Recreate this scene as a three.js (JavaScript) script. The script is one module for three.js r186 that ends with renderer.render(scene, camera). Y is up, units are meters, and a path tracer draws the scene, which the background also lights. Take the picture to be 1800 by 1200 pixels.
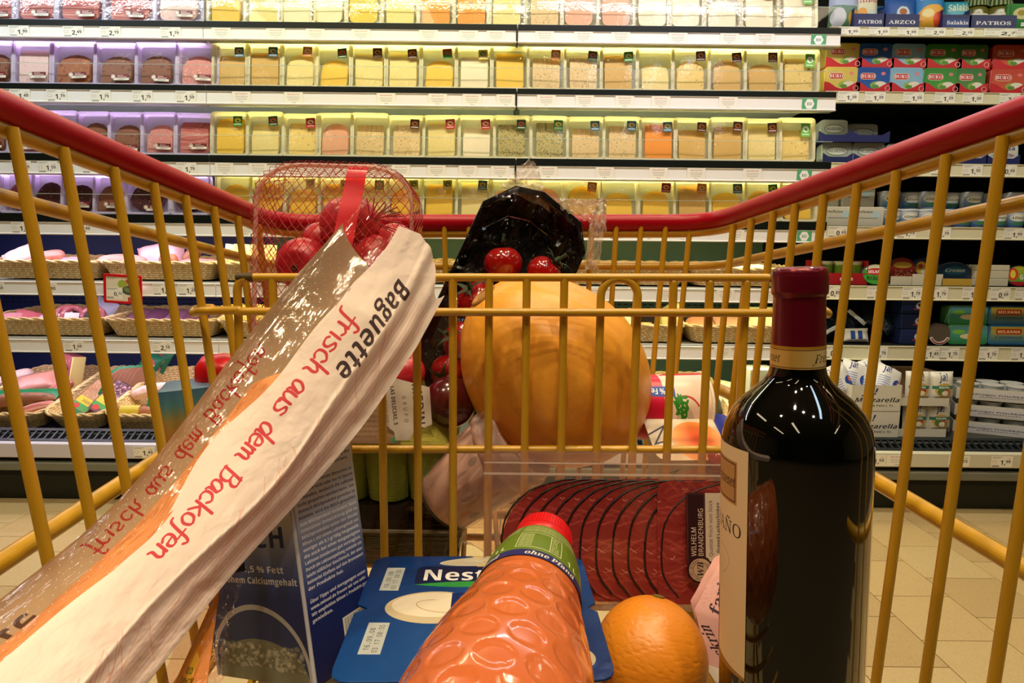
import * as THREE from 'three';
import { RoundedBoxGeometry } from 'three/addons/geometries/RoundedBoxGeometry.js';
import { mergeGeometries, toCreasedNormals } from 'three/addons/utils/BufferGeometryUtils.js';
import { ImprovedNoise } from 'three/addons/math/ImprovedNoise.js';
import { RectAreaLightUniformsLib } from 'three/addons/lights/RectAreaLightUniformsLib.js';
RectAreaLightUniformsLib.init();

// ------------------------------------------------------------------ camera, light, exposure
const scene = new THREE.Scene();
scene.background = new THREE.Color(0.004, 0.004, 0.004);
const FPX = 1130, EYE = new THREE.Vector3(0, 0.9, 0);
const camera = new THREE.PerspectiveCamera(2 * Math.atan(600 / FPX) * 180 / Math.PI, 1.5, 0.02, 30);
camera.rotation.order = 'YXZ';
camera.position.copy(EYE);
camera.rotation.set(-Math.atan(150 / FPX), 0, 0.011);
camera.updateMatrixWorld(true);
const renderer = new THREE.WebGLRenderer();
renderer.toneMapping = THREE.LinearToneMapping;
renderer.toneMappingExposure = 1.0;
renderer.shadowMap.enabled = true;
const L = {
  ceiling: 4.3, ceilingColor: [1, 0.80, 0.52],
  down: 5, downColor: [1, 0.78, 0.5],
  canopy: { meat: 44, cheese: 45, mid: 46, dark: 24 },
  shelf: { meat: 34, cheese: 44, mid: 44, basketMeat: 40, basketCheese: 46 },
  meatColor: [0.93, 0.80, 1.0], cheeseColor: [1, 0.93, 0.5], midColor: [1, 0.92, 0.55], canopyMid: [1, 0.9, 0.95], darkColor: [1, 0.95, 0.72],
};

// ------------------------------------------------------------------ helpers
let seed0 = 20417;
const rnd = () => { seed0 = (seed0 + 0x6d2b79f5) | 0; let t = Math.imul(seed0 ^ (seed0 >>> 15), 1 | seed0); t = (t + Math.imul(t ^ (t >>> 7), 61 | t)) ^ t; return ((t ^ (t >>> 14)) >>> 0) / 4294967296; };
const rr = (a, b) => a + (b - a) * rnd();
const noise3 = new ImprovedNoise();
const V = (x, y, z) => new THREE.Vector3(x, y, z);
const lerp = THREE.MathUtils.lerp, clamp = THREE.MathUtils.clamp, smooth = THREE.MathUtils.smoothstep;
// the point at horizontal distance Z in front of the camera that is seen at (px, py) of the 1800 x 1200 photograph
function at(px, py, Z) {
  const d = V((px - 900) / FPX, (600 - py) / FPX, -1).applyQuaternion(camera.quaternion);
  return EYE.clone().addScaledVector(d, Z / -d.z);
}
// the point seen at (px, py) on the horizontal plane y
function onY(px, py, y) {
  const d = V((px - 900) / FPX, (600 - py) / FPX, -1).applyQuaternion(camera.quaternion);
  return EYE.clone().addScaledVector(d, (y - EYE.y) / d.y);
}
const used = {};
function numbered(n) { used[n] = (used[n] ?? -1) + 1; return used[n] ? n + '_' + String(used[n]).padStart(3, '0') : n; }
const labelsSeen = new Map();
function tag(o, label, category, group) {
  o.userData.label = label; o.userData.category = category;
  if (group) o.userData.group = group;
  const w = label.trim().split(/\s+/).length;
  if (w < 4 || w > 16) console.log('LABEL WORDS', w, label);
  labelsSeen.set(label, (labelsSeen.get(label) || 0) + 1);
  return o;
}
function thing(name, label, category, pos, group) {
  const o = new THREE.Group(); o.name = numbered(name); scene.add(o);
  if (pos) o.position.copy(pos);
  return tag(o, label, category, group);
}
function part(name, geo, material, parent) {
  const m = new THREE.Mesh(geo, material); m.name = name; m.castShadow = m.receiveShadow = true;
  (parent || scene).add(m); return m;
}
function struct(name, geo, material) { const m = part(name, geo, material); m.userData.kind = 'structure'; return m; }
function solo(name, label, category, geo, material, pos, group) {
  const m = part(numbered(name), geo, material); if (pos) m.position.copy(pos); return tag(m, label, category, group);
}
// geometry
const flat = (g) => { g = g.index ? g.toNonIndexed() : g; for (const k of Object.keys(g.attributes)) if (!['position', 'normal', 'uv'].includes(k)) g.deleteAttribute(k); if (!g.attributes.uv) g.setAttribute('uv', new THREE.BufferAttribute(new Float32Array(g.attributes.position.count * 2), 2)); return g; };
const merge = (list) => mergeGeometries(list.map(flat));
const box = (w, h, d, x = 0, y = 0, z = 0) => new THREE.BoxGeometry(w, h, d).translate(x, y, z);
const rbox = (w, h, d, r = 0.004, x = 0, y = 0, z = 0, s = 2) => new RoundedBoxGeometry(w, h, d, s, r).translate(x, y, z);
function sheet(nu, nv, fn) {
  const p = [], uv = [], idx = [];
  for (let j = 0; j <= nv; j++) for (let i = 0; i <= nu; i++) { const u = i / nu, v = j / nv, q = fn(u, v); p.push(q.x, q.y, q.z); uv.push(u, v); }
  for (let j = 0; j < nv; j++) for (let i = 0; i < nu; i++) { const a = j * (nu + 1) + i, b = a + 1, c = a + nu + 1, d = c + 1; idx.push(a, b, d, a, d, c); }
  const g = new THREE.BufferGeometry();
  g.setAttribute('position', new THREE.Float32BufferAttribute(p, 3)); g.setAttribute('uv', new THREE.Float32BufferAttribute(uv, 2)); g.setIndex(idx); g.computeVertexNormals();
  return g;
}
function rod(a, b, r, seg = 10) {
  const d = b.clone().sub(a), g = new THREE.CylinderGeometry(r, r, d.length(), seg, 1);
  g.applyQuaternion(new THREE.Quaternion().setFromUnitVectors(V(0, 1, 0), d.clone().normalize()));
  return g.translate((a.x + b.x) / 2, (a.y + b.y) / 2, (a.z + b.z) / 2);
}
const ball = (p, r, s = 10) => new THREE.SphereGeometry(r, s, s / 2 + 1).translate(p.x, p.y, p.z);
// a rod through the given points with bends of radius b
function bent(pts, r, b, seg = 12, caps = true) {
  const path = new THREE.CurvePath(); let from = pts[0];
  for (let i = 1; i < pts.length - 1; i++) {
    const p = pts[i], d0 = p.clone().sub(pts[i - 1]), d1 = pts[i + 1].clone().sub(p), k = Math.min(b, d0.length() * 0.49, d1.length() * 0.49);
    const p0 = p.clone().addScaledVector(d0.normalize(), -k), p1 = p.clone().addScaledVector(d1.normalize(), k);
    path.add(new THREE.LineCurve3(from, p0)); path.add(new THREE.QuadraticBezierCurve3(p0, p, p1)); from = p1;
  }
  path.add(new THREE.LineCurve3(from, pts[pts.length - 1]));
  const len = path.getLength(), g = [new THREE.TubeGeometry(path, Math.min(240, Math.max(16, Math.round(len / Math.min(0.012, Math.max(0.003, b / 4))))), r, seg, false)];
  if (caps) g.push(ball(pts[0], r, seg), ball(pts[pts.length - 1], r, seg));
  return merge(g);
}
const lathe = (pts, seg = 40) => new THREE.LatheGeometry(pts.map((p) => new THREE.Vector2(p[0], p[1])), seg);
function rrShape(w, h, r, cls = THREE.Shape) {
  const s = new cls(), x = w / 2, y = h / 2; r = Math.min(r, x * 0.99, y * 0.99);
  s.moveTo(-x + r, -y); s.lineTo(x - r, -y); s.quadraticCurveTo(x, -y, x, -y + r); s.lineTo(x, y - r); s.quadraticCurveTo(x, y, x - r, y);
  s.lineTo(-x + r, y); s.quadraticCurveTo(-x, y, -x, y - r); s.lineTo(-x, -y + r); s.quadraticCurveTo(-x, -y, -x + r, -y); return s;
}
const ext = (shape, depth, bevel = 0, seg = 4) => new THREE.ExtrudeGeometry(shape, { depth, bevelEnabled: bevel > 0, bevelSize: bevel, bevelThickness: bevel, bevelSegments: 1, curveSegments: seg });
// a box that tapers: rounded rectangle a x b at the bottom to c x d at height h; closed = lid on
function tub(a, b, c, d, h, r, closed = true, n = 6) {
  const ring = (w, l, rad) => { const q = []; for (let k = 0; k < 4; k++) for (let i = 0; i <= n; i++) { const t = (k + i / n) * Math.PI / 2, sx = [1, -1, -1, 1][k], sz = [1, 1, -1, -1][k]; q.push([sx * (w / 2 - rad) + rad * Math.cos(t), sz * (l / 2 - rad) + rad * Math.sin(t)]); } q.push(q[0]); return q; };
  const lo = ring(a, b, Math.min(r, a / 2.01, b / 2.01)), hi = ring(c, d, Math.min(r, c / 2.01, d / 2.01)), m = lo.length - 1;
  const g = [toCreasedNormals(sheet(m, 1, (u, v) => { const i = Math.round(u * m), p = lo[m - i], q = hi[m - i]; return V(lerp(p[0], q[0], v), v * h, lerp(p[1], q[1], v)); }).toNonIndexed(), 0.6)];
  const cap = (pts, y, up) => { const s = new THREE.Shape(pts.slice(0, -1).map((p) => new THREE.Vector2(p[0], up ? -p[1] : p[1]))); return new THREE.ShapeGeometry(s).rotateX(up ? -Math.PI / 2 : Math.PI / 2).translate(0, y, 0); };
  g.push(cap(lo, 0, false)); if (closed) g.push(cap(hi, h, true));
  return merge(g);
}
// print plane w x h that shows cell (x, y, w, h in 0..1, y from the top) of its texture
function print(w, h, c, nu = 1, nv = 1) {
  const g = new THREE.PlaneGeometry(w, h, nu, nv), uv = g.attributes.uv;
  for (let i = 0; i < uv.count; i++) uv.setXY(i, c[0] + uv.getX(i) * c[2], 1 - c[1] - c[3] + uv.getY(i) * c[3]);
  return g;
}
// materials
const M = {};
function mat(key, color, rough = 0.6, extra = {}) {
  if (M[key]) return M[key];
  const m = new THREE.MeshPhysicalMaterial({ color: new THREE.Color(color), roughness: rough, metalness: 0, side: THREE.DoubleSide, ...extra }); m.name = key;
  return (M[key] = m);
}
const canvas = (w, h, draw) => { const c = document.createElement('canvas'); c.width = w; c.height = h; draw(c.getContext('2d'), w, h); return c; };
function ctex(c, rep) {
  const t = new THREE.CanvasTexture(c); t.colorSpace = THREE.SRGBColorSpace; t.magFilter = THREE.LinearFilter; t.anisotropy = 8;
  if (rep) { t.wrapS = t.wrapT = THREE.RepeatWrapping; t.repeat.set(rep[0], rep[1]); }
  return t;
}
function dtex(n, fn, rep) {   // grey relief texture
  const d = new Uint8Array(n * n * 4);
  for (let y = 0; y < n; y++) for (let x = 0; x < n; x++) { const v = clamp(fn(x / n, y / n), 0, 1) * 255, o = (y * n + x) * 4; d[o] = d[o + 1] = d[o + 2] = v; d[o + 3] = 255; }
  const t = new THREE.DataTexture(d, n, n); t.magFilter = THREE.LinearFilter; t.wrapS = t.wrapT = THREE.RepeatWrapping; if (rep) t.repeat.set(rep[0], rep[1]); t.needsUpdate = true; return t;
}
const fbm = (x, y, z, o = 4) => { let s = 0, a = 0.5, f = 1; for (let i = 0; i < o; i++) { s += a * noise3.noise(x * f, y * f, z + i * 7.3); a *= 0.5; f *= 2; } return s; };
// seamless noise on the unit square
const loopNoise = (u, v, k, z = 0, o = 4) => { const a = fbm(u * k, v * k, z, o), b = fbm((u - 1) * k, v * k, z, o), c = fbm(u * k, (v - 1) * k, z, o), d = fbm((u - 1) * k, (v - 1) * k, z, o); return lerp(lerp(a, b, u), lerp(c, d, u), v); };
const crinkle = dtex(256, (u, v) => { const n = loopNoise(u, v, 5, 3, 4); return 0.5 + 0.9 * Math.abs(n) - 0.3 * Math.abs(loopNoise(u, v, 11, 9, 3)); });
const grain = dtex(256, (u, v) => 0.5 + 0.7 * loopNoise(u, v, 40, 1, 3));

const clearFilm = (key, tint = 0xffffff, bump = 0.0012, rough = 0.06) => mat(key, tint, rough, { transmission: 1, thickness: 0, ior: 1.45, bumpMap: crinkle, bumpScale: bump });

// ------------------------------------------------------------------ the room
const ROOM = { x0: -5.2, x1: 5.2, zb: -3.45, zf: 4.2, h: 3.3 };
{
  const w = ROOM.x1 - ROOM.x0, d = ROOM.zf - ROOM.zb, zc = (ROOM.zf + ROOM.zb) / 2;
  const wallM = mat('wall_paint', '#b9a98a', 0.9, { bumpMap: grain, bumpScale: 0.0006 });
  struct('wall_back', box(w + 0.4, ROOM.h, 0.2, 0, ROOM.h / 2, ROOM.zb - 0.1), wallM);
  struct('wall_front', box(w + 0.4, ROOM.h, 0.2, 0, ROOM.h / 2, ROOM.zf + 0.1), mat('wall_far', '#3a352c', 0.9));
  struct('wall_left', box(0.2, ROOM.h, d, ROOM.x0 - 0.1, ROOM.h / 2, zc), wallM);
  struct('wall_right', box(0.2, ROOM.h, d, ROOM.x1 + 0.1, ROOM.h / 2, zc), wallM);
  struct('ceiling', box(w + 0.4, 0.2, d + 0.4, 0, ROOM.h + 0.1, zc), mat('ceiling_board', '#8f8878', 0.95));
  // floor: a grout bed with tiles laid in half-bond columns
  const tileTex = ctex(canvas(256, 256, (c, W, H) => {
    c.fillStyle = '#c3ad80'; c.fillRect(0, 0, W, H);
    for (let i = 0; i < 9000; i++) { const v = rnd(); c.fillStyle = v < 0.5 ? `rgba(90,70,40,${0.05 + 0.1 * rnd()})` : `rgba(240,225,190,${0.05 + 0.1 * rnd()})`; c.fillRect(rnd() * W, rnd() * H, 1 + 2 * rnd(), 1 + 2 * rnd()); }
  }));
  const floor = struct('floor', box(w, 0.2, d, 0, -0.1, zc), mat('grout', '#5d5038', 0.9));
  const T = 0.2023, gap = 0.0024, tm = [0, 1, 2].map((k) => mat('floor_tile_' + k, ['#fff8ea', '#f2eadc', '#fffdf4'][k], 0.42, { map: tileTex, bumpMap: grain, bumpScale: 0.00015 }));
  const tg = rbox(T - gap, 0.008, T - gap, 0.0012, 0, 0, 0, 1);
  const xk = onY(1574, 902, 0).x;                        // one joint line between two columns of tiles
  for (let i = -19; i < 7; i++) for (let j = 0; j < 12; j++) {
    const x = xk + (i + 0.5) * T, z = -2.33 + (j + (i & 1 ? 0.5 : 0)) * T;
    if (Math.abs(x) > 2.3) continue;
    const t = part('tile', tg, tm[Math.floor(rnd() * 3)], floor); t.position.set(x, 0.004, z);
  }
}
// ceiling luminaires: long tubes across the aisle direction and small round downlights
function areaLight(parent, color, intensity, w, h, pos, rx = -Math.PI / 2) {   // rx -90 degrees: straight down, 0: towards -z
  const l = new THREE.RectAreaLight(new THREE.Color(...color), intensity, w, h); l.name = 'light'; l.position.copy(pos); l.rotation.x = rx; parent.add(l); return l;
}
{
  const house = mat('luminaire_housing', '#c9c7c0', 0.5);
  const spots = [[-2.6, -0.9], [-2.6, 1.6], [-0.9, 1.9], [1.15, 0.35], [2.9, -0.9], [2.9, 1.9]];
  spots.forEach(([x, z], i) => {
    const cool = i === 3, col = cool ? [0.62, 0.82, 1] : L.ceilingColor;
    const g = thing('ceiling_lamp', `long ${cool ? 'bluish' : 'warm'} tube lamp on the ceiling, ${['over the meat end of the aisle', 'behind the trolley at the meat end', 'behind the trolley near its middle', 'beside the wine bottle side', 'over the dark dairy cabinet', 'behind the trolley at the dairy end'][i]}`, 'ceiling lamp', V(x, ROOM.h, z));
    part('housing', rbox(0.22, 0.06, 1.5, 0.012, 0, -0.03, 0), house, g);
    part('diffuser', rbox(0.15, 0.03, 1.44, 0.012, 0, -0.07, 0), mat('lamp_diffuser_' + cool, '#ffffff', 0.5, { emissive: new THREE.Color(...col), emissiveIntensity: cool ? 7 : 3 }), g);
    areaLight(g, col, L.ceiling * (cool ? 0.8 : 1), 0.15, 1.44, V(0, -0.09, 0));
  });
  const dl = [[-0.55, -0.75], [0.35, -0.55], [0.9, -1.1], [0.1, 0.6], [-0.3, 0.25], [0.65, 0.95], [-1.3, 0.3]];
  dl.forEach(([x, z], i) => {
    const g = thing('downlight', `small round recessed downlight in the ceiling, ${['first', 'second', 'third', 'fourth', 'fifth', 'sixth', 'seventh'][i]} of the scattered spots`, 'downlight', V(x, ROOM.h, z), 'ceiling downlights');
    part('ring', new THREE.TorusGeometry(0.06, 0.012, 8, 24).rotateX(Math.PI / 2).translate(0, -0.004, 0), house, g);
    part('lens', new THREE.CylinderGeometry(0.055, 0.055, 0.012, 24).translate(0, -0.006, 0), mat('downlight_lens', '#ffffff', 0.4, { emissive: new THREE.Color(...L.downColor), emissiveIntensity: 14 }), g);
    const s = new THREE.SpotLight(new THREE.Color(...L.downColor), L.down, 0, 1.05, 0.6, 2); s.name = 'light'; s.position.set(0, -0.03, 0); s.target.position.set(0, -2, 0); s.castShadow = true; s.shadow.radius = 2.5; g.add(s); g.add(s.target);
  });
}

// ------------------------------------------------------------------ refrigerated cabinets
const ZS = 2.45, ZR = 2.55, ZB = 3.05, ZD = 2.2;           // distance of the shelf fronts (lit units, dark unit), of the back panels and of the bottom rail
const yAt = (py, Z, px = 600) => at(px, py, Z).y, xAt = (px, py, Z) => at(px, py, Z).x;
const rowsL = [['A', 47, 52, 74], ['B', 158.5, 163, 187], ['C', 282, 288, 312], ['D', 388, 395, 418], ['E', 0, 500, 524], ['F', 0, 601, 624]].map(([n, edge, t, b]) => {
  const yt = yAt(t, ZS), yb = yAt(b, ZS), ye = edge ? yAt(edge, ZS) * 2 - yt : yt + 0.004; return { n, yt, yb, top: ye, lip: edge > 0 };
});
const rowsR = [['A', 50, 67], ['B', 163, 184], ['C', 288, 311], ['D', 399, 421], ['E', 503, 528], ['F', 608, 633]].map(([n, t, b]) => ({ n, yt: yAt(t, ZR, 1630), yb: yAt(b, ZR, 1630), top: yAt(t, ZR, 1630) + 0.002, lip: false }));
const deckY = 0.237, TOPY = 2.15;
const XM = xAt(909, 120, ZS), XE = xAt(1468, 170, ZS), XMEAT = xAt(365, 170, ZS), XL = -2.45, XRR = 2.75;
const steel = mat('rail_aluminium', '#f2f1ec', 0.35, { bumpMap: dtex(64, (u, v) => 0.5 + 0.5 * Math.sin(v * 40) * 0.4), bumpScale: 0.0004 });
const edgeM = mat('black_edge', '#0d130f', 0.35), navy = mat('navy_panel', '#2b3572', 0.5), green = mat('green_panel', '#5f7f66', 0.55), blackM = mat('black_panel', '#050605', 0.7);
const shelfM = mat('shelf_board', '#c8ccc4', 0.5), shelfDark = mat('shelf_board_dark', '#15181a', 0.6), pale = mat('bumper_grey', '#77796a', 0.5), darkKick = mat('kick_green', '#04120b', 0.45);
const guardM = mat('guard_acrylic', '#ffffff', 0.02, { transmission: 1, thickness: 0, ior: 1.45 }), guardEdge = mat('guard_edge', '#eef6f0', 0.15, { transmission: 0.8, thickness: 0 });
const tubeM = (k, c, e) => mat('tube_' + k, '#ffffff', 0.5, { emissive: new THREE.Color(...c), emissiveIntensity: e });

function cabinet(label, x0, x1, Z, rows, opt) {
  const g = thing('refrigerated_cabinet', label, 'refrigerator', V((x0 + x1) / 2, 0, -Z)), w = x1 - x0, cx = (x0 + x1) / 2, P = (n, geo, m, p) => part(n, geo, m, p || g);
  const dz = -(ZB - Z);
  const segs = opt.segs.map((s) => ({ ...s, x0: Math.max(s.x0, x0) - cx, x1: Math.min(s.x1, x1) - cx }));
  for (const s of segs) P('back_panel', box(s.x1 - s.x0, TOPY, 0.03, (s.x0 + s.x1) / 2, TOPY / 2, dz - 0.015), s.back);
  // two bands of small perforations in the back panel of each of the basket rows
  if (opt.holes) {
    const list = [];
    for (const y of [rows[4].yb - 0.035, rows[4].yb - 0.055, rows[4].yb - 0.075, rows[3].yb - 0.085]) for (let x = -w / 2 + 0.05; x < w / 2 - 0.03; x += 0.03) list.push(box(0.019, 0.004, 0.004, x, y, dz + 0.001));
    const h = P('perforation', merge(list), mat('perforation', '#07090f', 0.8)); h.userData.kind = 'stuff';
  }
  for (const s of opt.sides) P('side_panel', box(0.012, TOPY, ZB - Z - 0.02, s * (w / 2 - 0.006), TOPY / 2, dz / 2 - 0.01), opt.dark ? blackM : mat('side_panel', '#41524a', 0.5));
  if (opt.post) { P('upright', box(0.024, TOPY - 0.3, 0.03, w / 2 - 0.013, 0.3 + (TOPY - 0.3) / 2, dz + 0.03), edgeM); for (const r of rows) P('rail_joint', box(0.006, r.yt - r.yb + 0.02, 0.01, w / 2 - 0.002, (r.yt + r.yb) / 2 - 0.004, 0.010), edgeM); };
  rows.forEach((r, i) => {
    const depth = ZB - Z - 0.02, sh = P('shelf', box(w - 0.026, 0.014, depth, 0, r.top - 0.007 - 0.001, dz / 2 - 0.0), opt.dark ? shelfDark : shelfM);
    // price rail: a slightly hollow aluminium channel with a lower lip
    const hr = r.yt - r.yb, pr = new THREE.Shape(); pr.moveTo(0, 0); pr.lineTo(0.012, 0); pr.lineTo(0.013, 0.003); pr.lineTo(0.008, 0.006); pr.lineTo(0.006, hr - 0.006); pr.lineTo(0.010, hr - 0.002); pr.lineTo(0.008, hr); pr.lineTo(0, hr); pr.lineTo(0, 0);
    for (const s of (opt.dark ? [{ x0: -w / 2, x1: w / 2 }] : segs)) {
      const len = s.x1 - s.x0 - 0.003;
      part('price_rail', ext(pr, len).rotateY(-Math.PI / 2).translate(len / 2 + (s.x0 + s.x1) / 2, r.yb, 0.004).rotateY(0), opt.dark ? mat('rail_cream', '#e2ddbb', 0.4) : steel, sh).scale.z = 1;
      if (r.lip) part('edge_strip', rbox(len, r.top - r.yt + 0.004, 0.012, 0.002, (s.x0 + s.x1) / 2, (r.top + r.yt) / 2 - 0.001, 0.008, 1), edgeM, sh);
      if (r.lip) {
        const gh = 0.073;
        part('front_guard', new THREE.PlaneGeometry(len, gh).translate((s.x0 + s.x1) / 2, r.top + gh / 2, 0.006), guardM, sh);
        part('guard_edge', box(len, 0.0026, 0.003, (s.x0 + s.x1) / 2, r.top + gh, 0.006), guardEdge, sh);
      }
    }
    // lamp housing under the front of the shelf; the tube shines out of its back
    if (!opt.dark) for (const s of segs) {
      const len = s.x1 - s.x0 - 0.05, k = i === 4 ? s.basket * 0.45 : i === 5 ? s.basket * 0.75 : i === 3 ? s.basket : s.light, xc = (s.x0 + s.x1) / 2;
      part('lamp_housing', box(len + 0.04, 0.026, 0.034, xc, r.yb + 0.014, -0.014), mat('lamp_housing', '#8f948a', 0.5), sh);
      part('light_tube', rbox(len, 0.012, 0.014, 0.005, xc, r.yb + 0.022, -0.042, 1), tubeM(s.key, s.color, 2.2), sh);
      areaLight(sh, s.color, k, len, 0.016, V(xc, r.yb + 0.013, -0.044), -Math.PI / 2 + 0.12);
    }
  });
  // bottom deck, air grille, rail, bumper and kick plate
  const zf = Z - ZD, yv = yAt(767, ZD + 0.05, 150), y1 = yAt(778, ZD, 150), y2 = yAt(803, ZD, 150);
  P('deck', box(w - 0.026, 0.02, ZB - ZD - 0.09, 0, deckY - 0.012, (dz + zf) / 2 - 0.045), opt.dark ? mat('deck_dark', '#33383a', 0.35, { metalness: 0.4 }) : mat('deck_grey', '#4b5355', 0.4));
  const slats = [], sy = yAt(776, ZD + 0.02, 150), sy2 = yAt(757, ZD + 0.06, 150), sl = Math.hypot(0.06, sy2 - sy), ang = Math.atan2(sy2 - sy, 0.06);
  const bar = (wd, x, along, len, th) => box(wd, th, len).translate(0, 0, -along).rotateX(ang).translate(x, sy, zf - 0.02);
  const n = Math.round(w / 0.026);
  for (let i = 0; i <= n; i++) slats.push(bar(0.007, -w / 2 + 0.012 + i * (w - 0.024) / n, sl / 2, sl * 0.9, 0.006));
  const ag = P('air_grille', merge([bar(w - 0.024, 0, 0.004, 0.012, 0.008), bar(w - 0.024, 0, sl - 0.006, 0.014, 0.008)]), mat('grille_black', '#1c2226', 0.4));
  const sm = part('grille_slats', merge(slats), mat('grille_black', '#1c2226', 0.4), ag); sm.userData.kind = 'stuff';
  P('air_duct', box(w - 0.03, 0.1, 0.07, 0, deckY - 0.085, zf - 0.06), blackM);
  P('deck_rail', rbox(w - 0.004, y1 - y2, 0.03, 0.004, 0, (y1 + y2) / 2, zf), opt.dark ? mat('deck_rail_cream', '#d4d2b8', 0.35) : mat('deck_rail_white', '#d7d4e2', 0.3));
  const b1 = yAt(811, ZD, 150), b2 = yAt(826, ZD, 150);
  P('shadow_gap', box(w - 0.004, y2 - b1, 0.02, 0, (y2 + b1) / 2, zf - 0.02), edgeM);
  P('bumper', rbox(w - 0.004, b1 - b2, 0.03, 0.006, 0, (b1 + b2) / 2, zf), pale);
  P('kick_plate', box(w - 0.002, b2, 0.02, 0, b2 / 2, zf - 0.05), darkKick);
  P('base', box(w - 0.02, deckY - 0.04, ZB - ZD - 0.1, 0, (deckY - 0.04) / 2, (dz + zf) / 2 - 0.07), blackM);
  // canopy with its own lamps over the shelf fronts
  P('canopy', rbox(w, 0.2, ZB - 1.95, 0.01, 0, TOPY + 0.1, dz + (ZB - 1.95) / 2), opt.dark ? blackM : mat('canopy_white', '#dcd9cf', 0.5));
  for (const s of segs) {
    const len = s.x1 - s.x0 - 0.06, z = Z - 2.0;
    P('canopy_light', rbox(len, 0.02, 0.06, 0.004, (s.x0 + s.x1) / 2, TOPY - 0.004, z, 1), tubeM('canopy_' + s.key, s.canopyColor, 2));
    areaLight(g, s.canopyColor, s.canopy, len, 0.06, V((s.x0 + s.x1) / 2, TOPY - 0.018, z), -Math.PI / 2 + 0.25);
  }
  return g;
}
cabinet('lit refrigerated cabinet with sliced meat and cheese packs, ending at the middle post', XL, XM, ZS, rowsL, { sides: [-1], holes: true, post: true, segs: [
  { x0: XL, x1: XMEAT, back: navy, light: L.shelf.meat, basket: L.shelf.basketMeat, color: L.meatColor, key: 'meat', canopy: L.canopy.meat, canopyColor: [0.86, 0.95, 1] },
  { x0: XMEAT, x1: 9, back: green, light: L.shelf.cheese, basket: L.shelf.basketCheese, color: L.cheeseColor, key: 'cheese', canopy: L.canopy.cheese, canopyColor: [1, 0.95, 0.62] }] });
cabinet('lit refrigerated cabinet with cheese packs only, between middle post and dark cabinet', XM, XE, ZS, rowsL, { sides: [], holes: true, segs: [
  { x0: XM, x1: XE, back: green, light: L.shelf.mid, basket: L.shelf.basketCheese, color: L.midColor, key: 'mid', canopy: L.canopy.mid, canopyColor: L.canopyMid }] });
cabinet('unlit black refrigerated cabinet with cream cheese tubs and cartons', XE + 0.004, XRR, ZR, rowsR, { sides: [1], dark: true, segs: [
  { x0: XE, x1: XRR, back: blackM, key: 'dark', color: L.darkColor, canopy: L.canopy.dark, canopyColor: L.darkColor }] });

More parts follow.
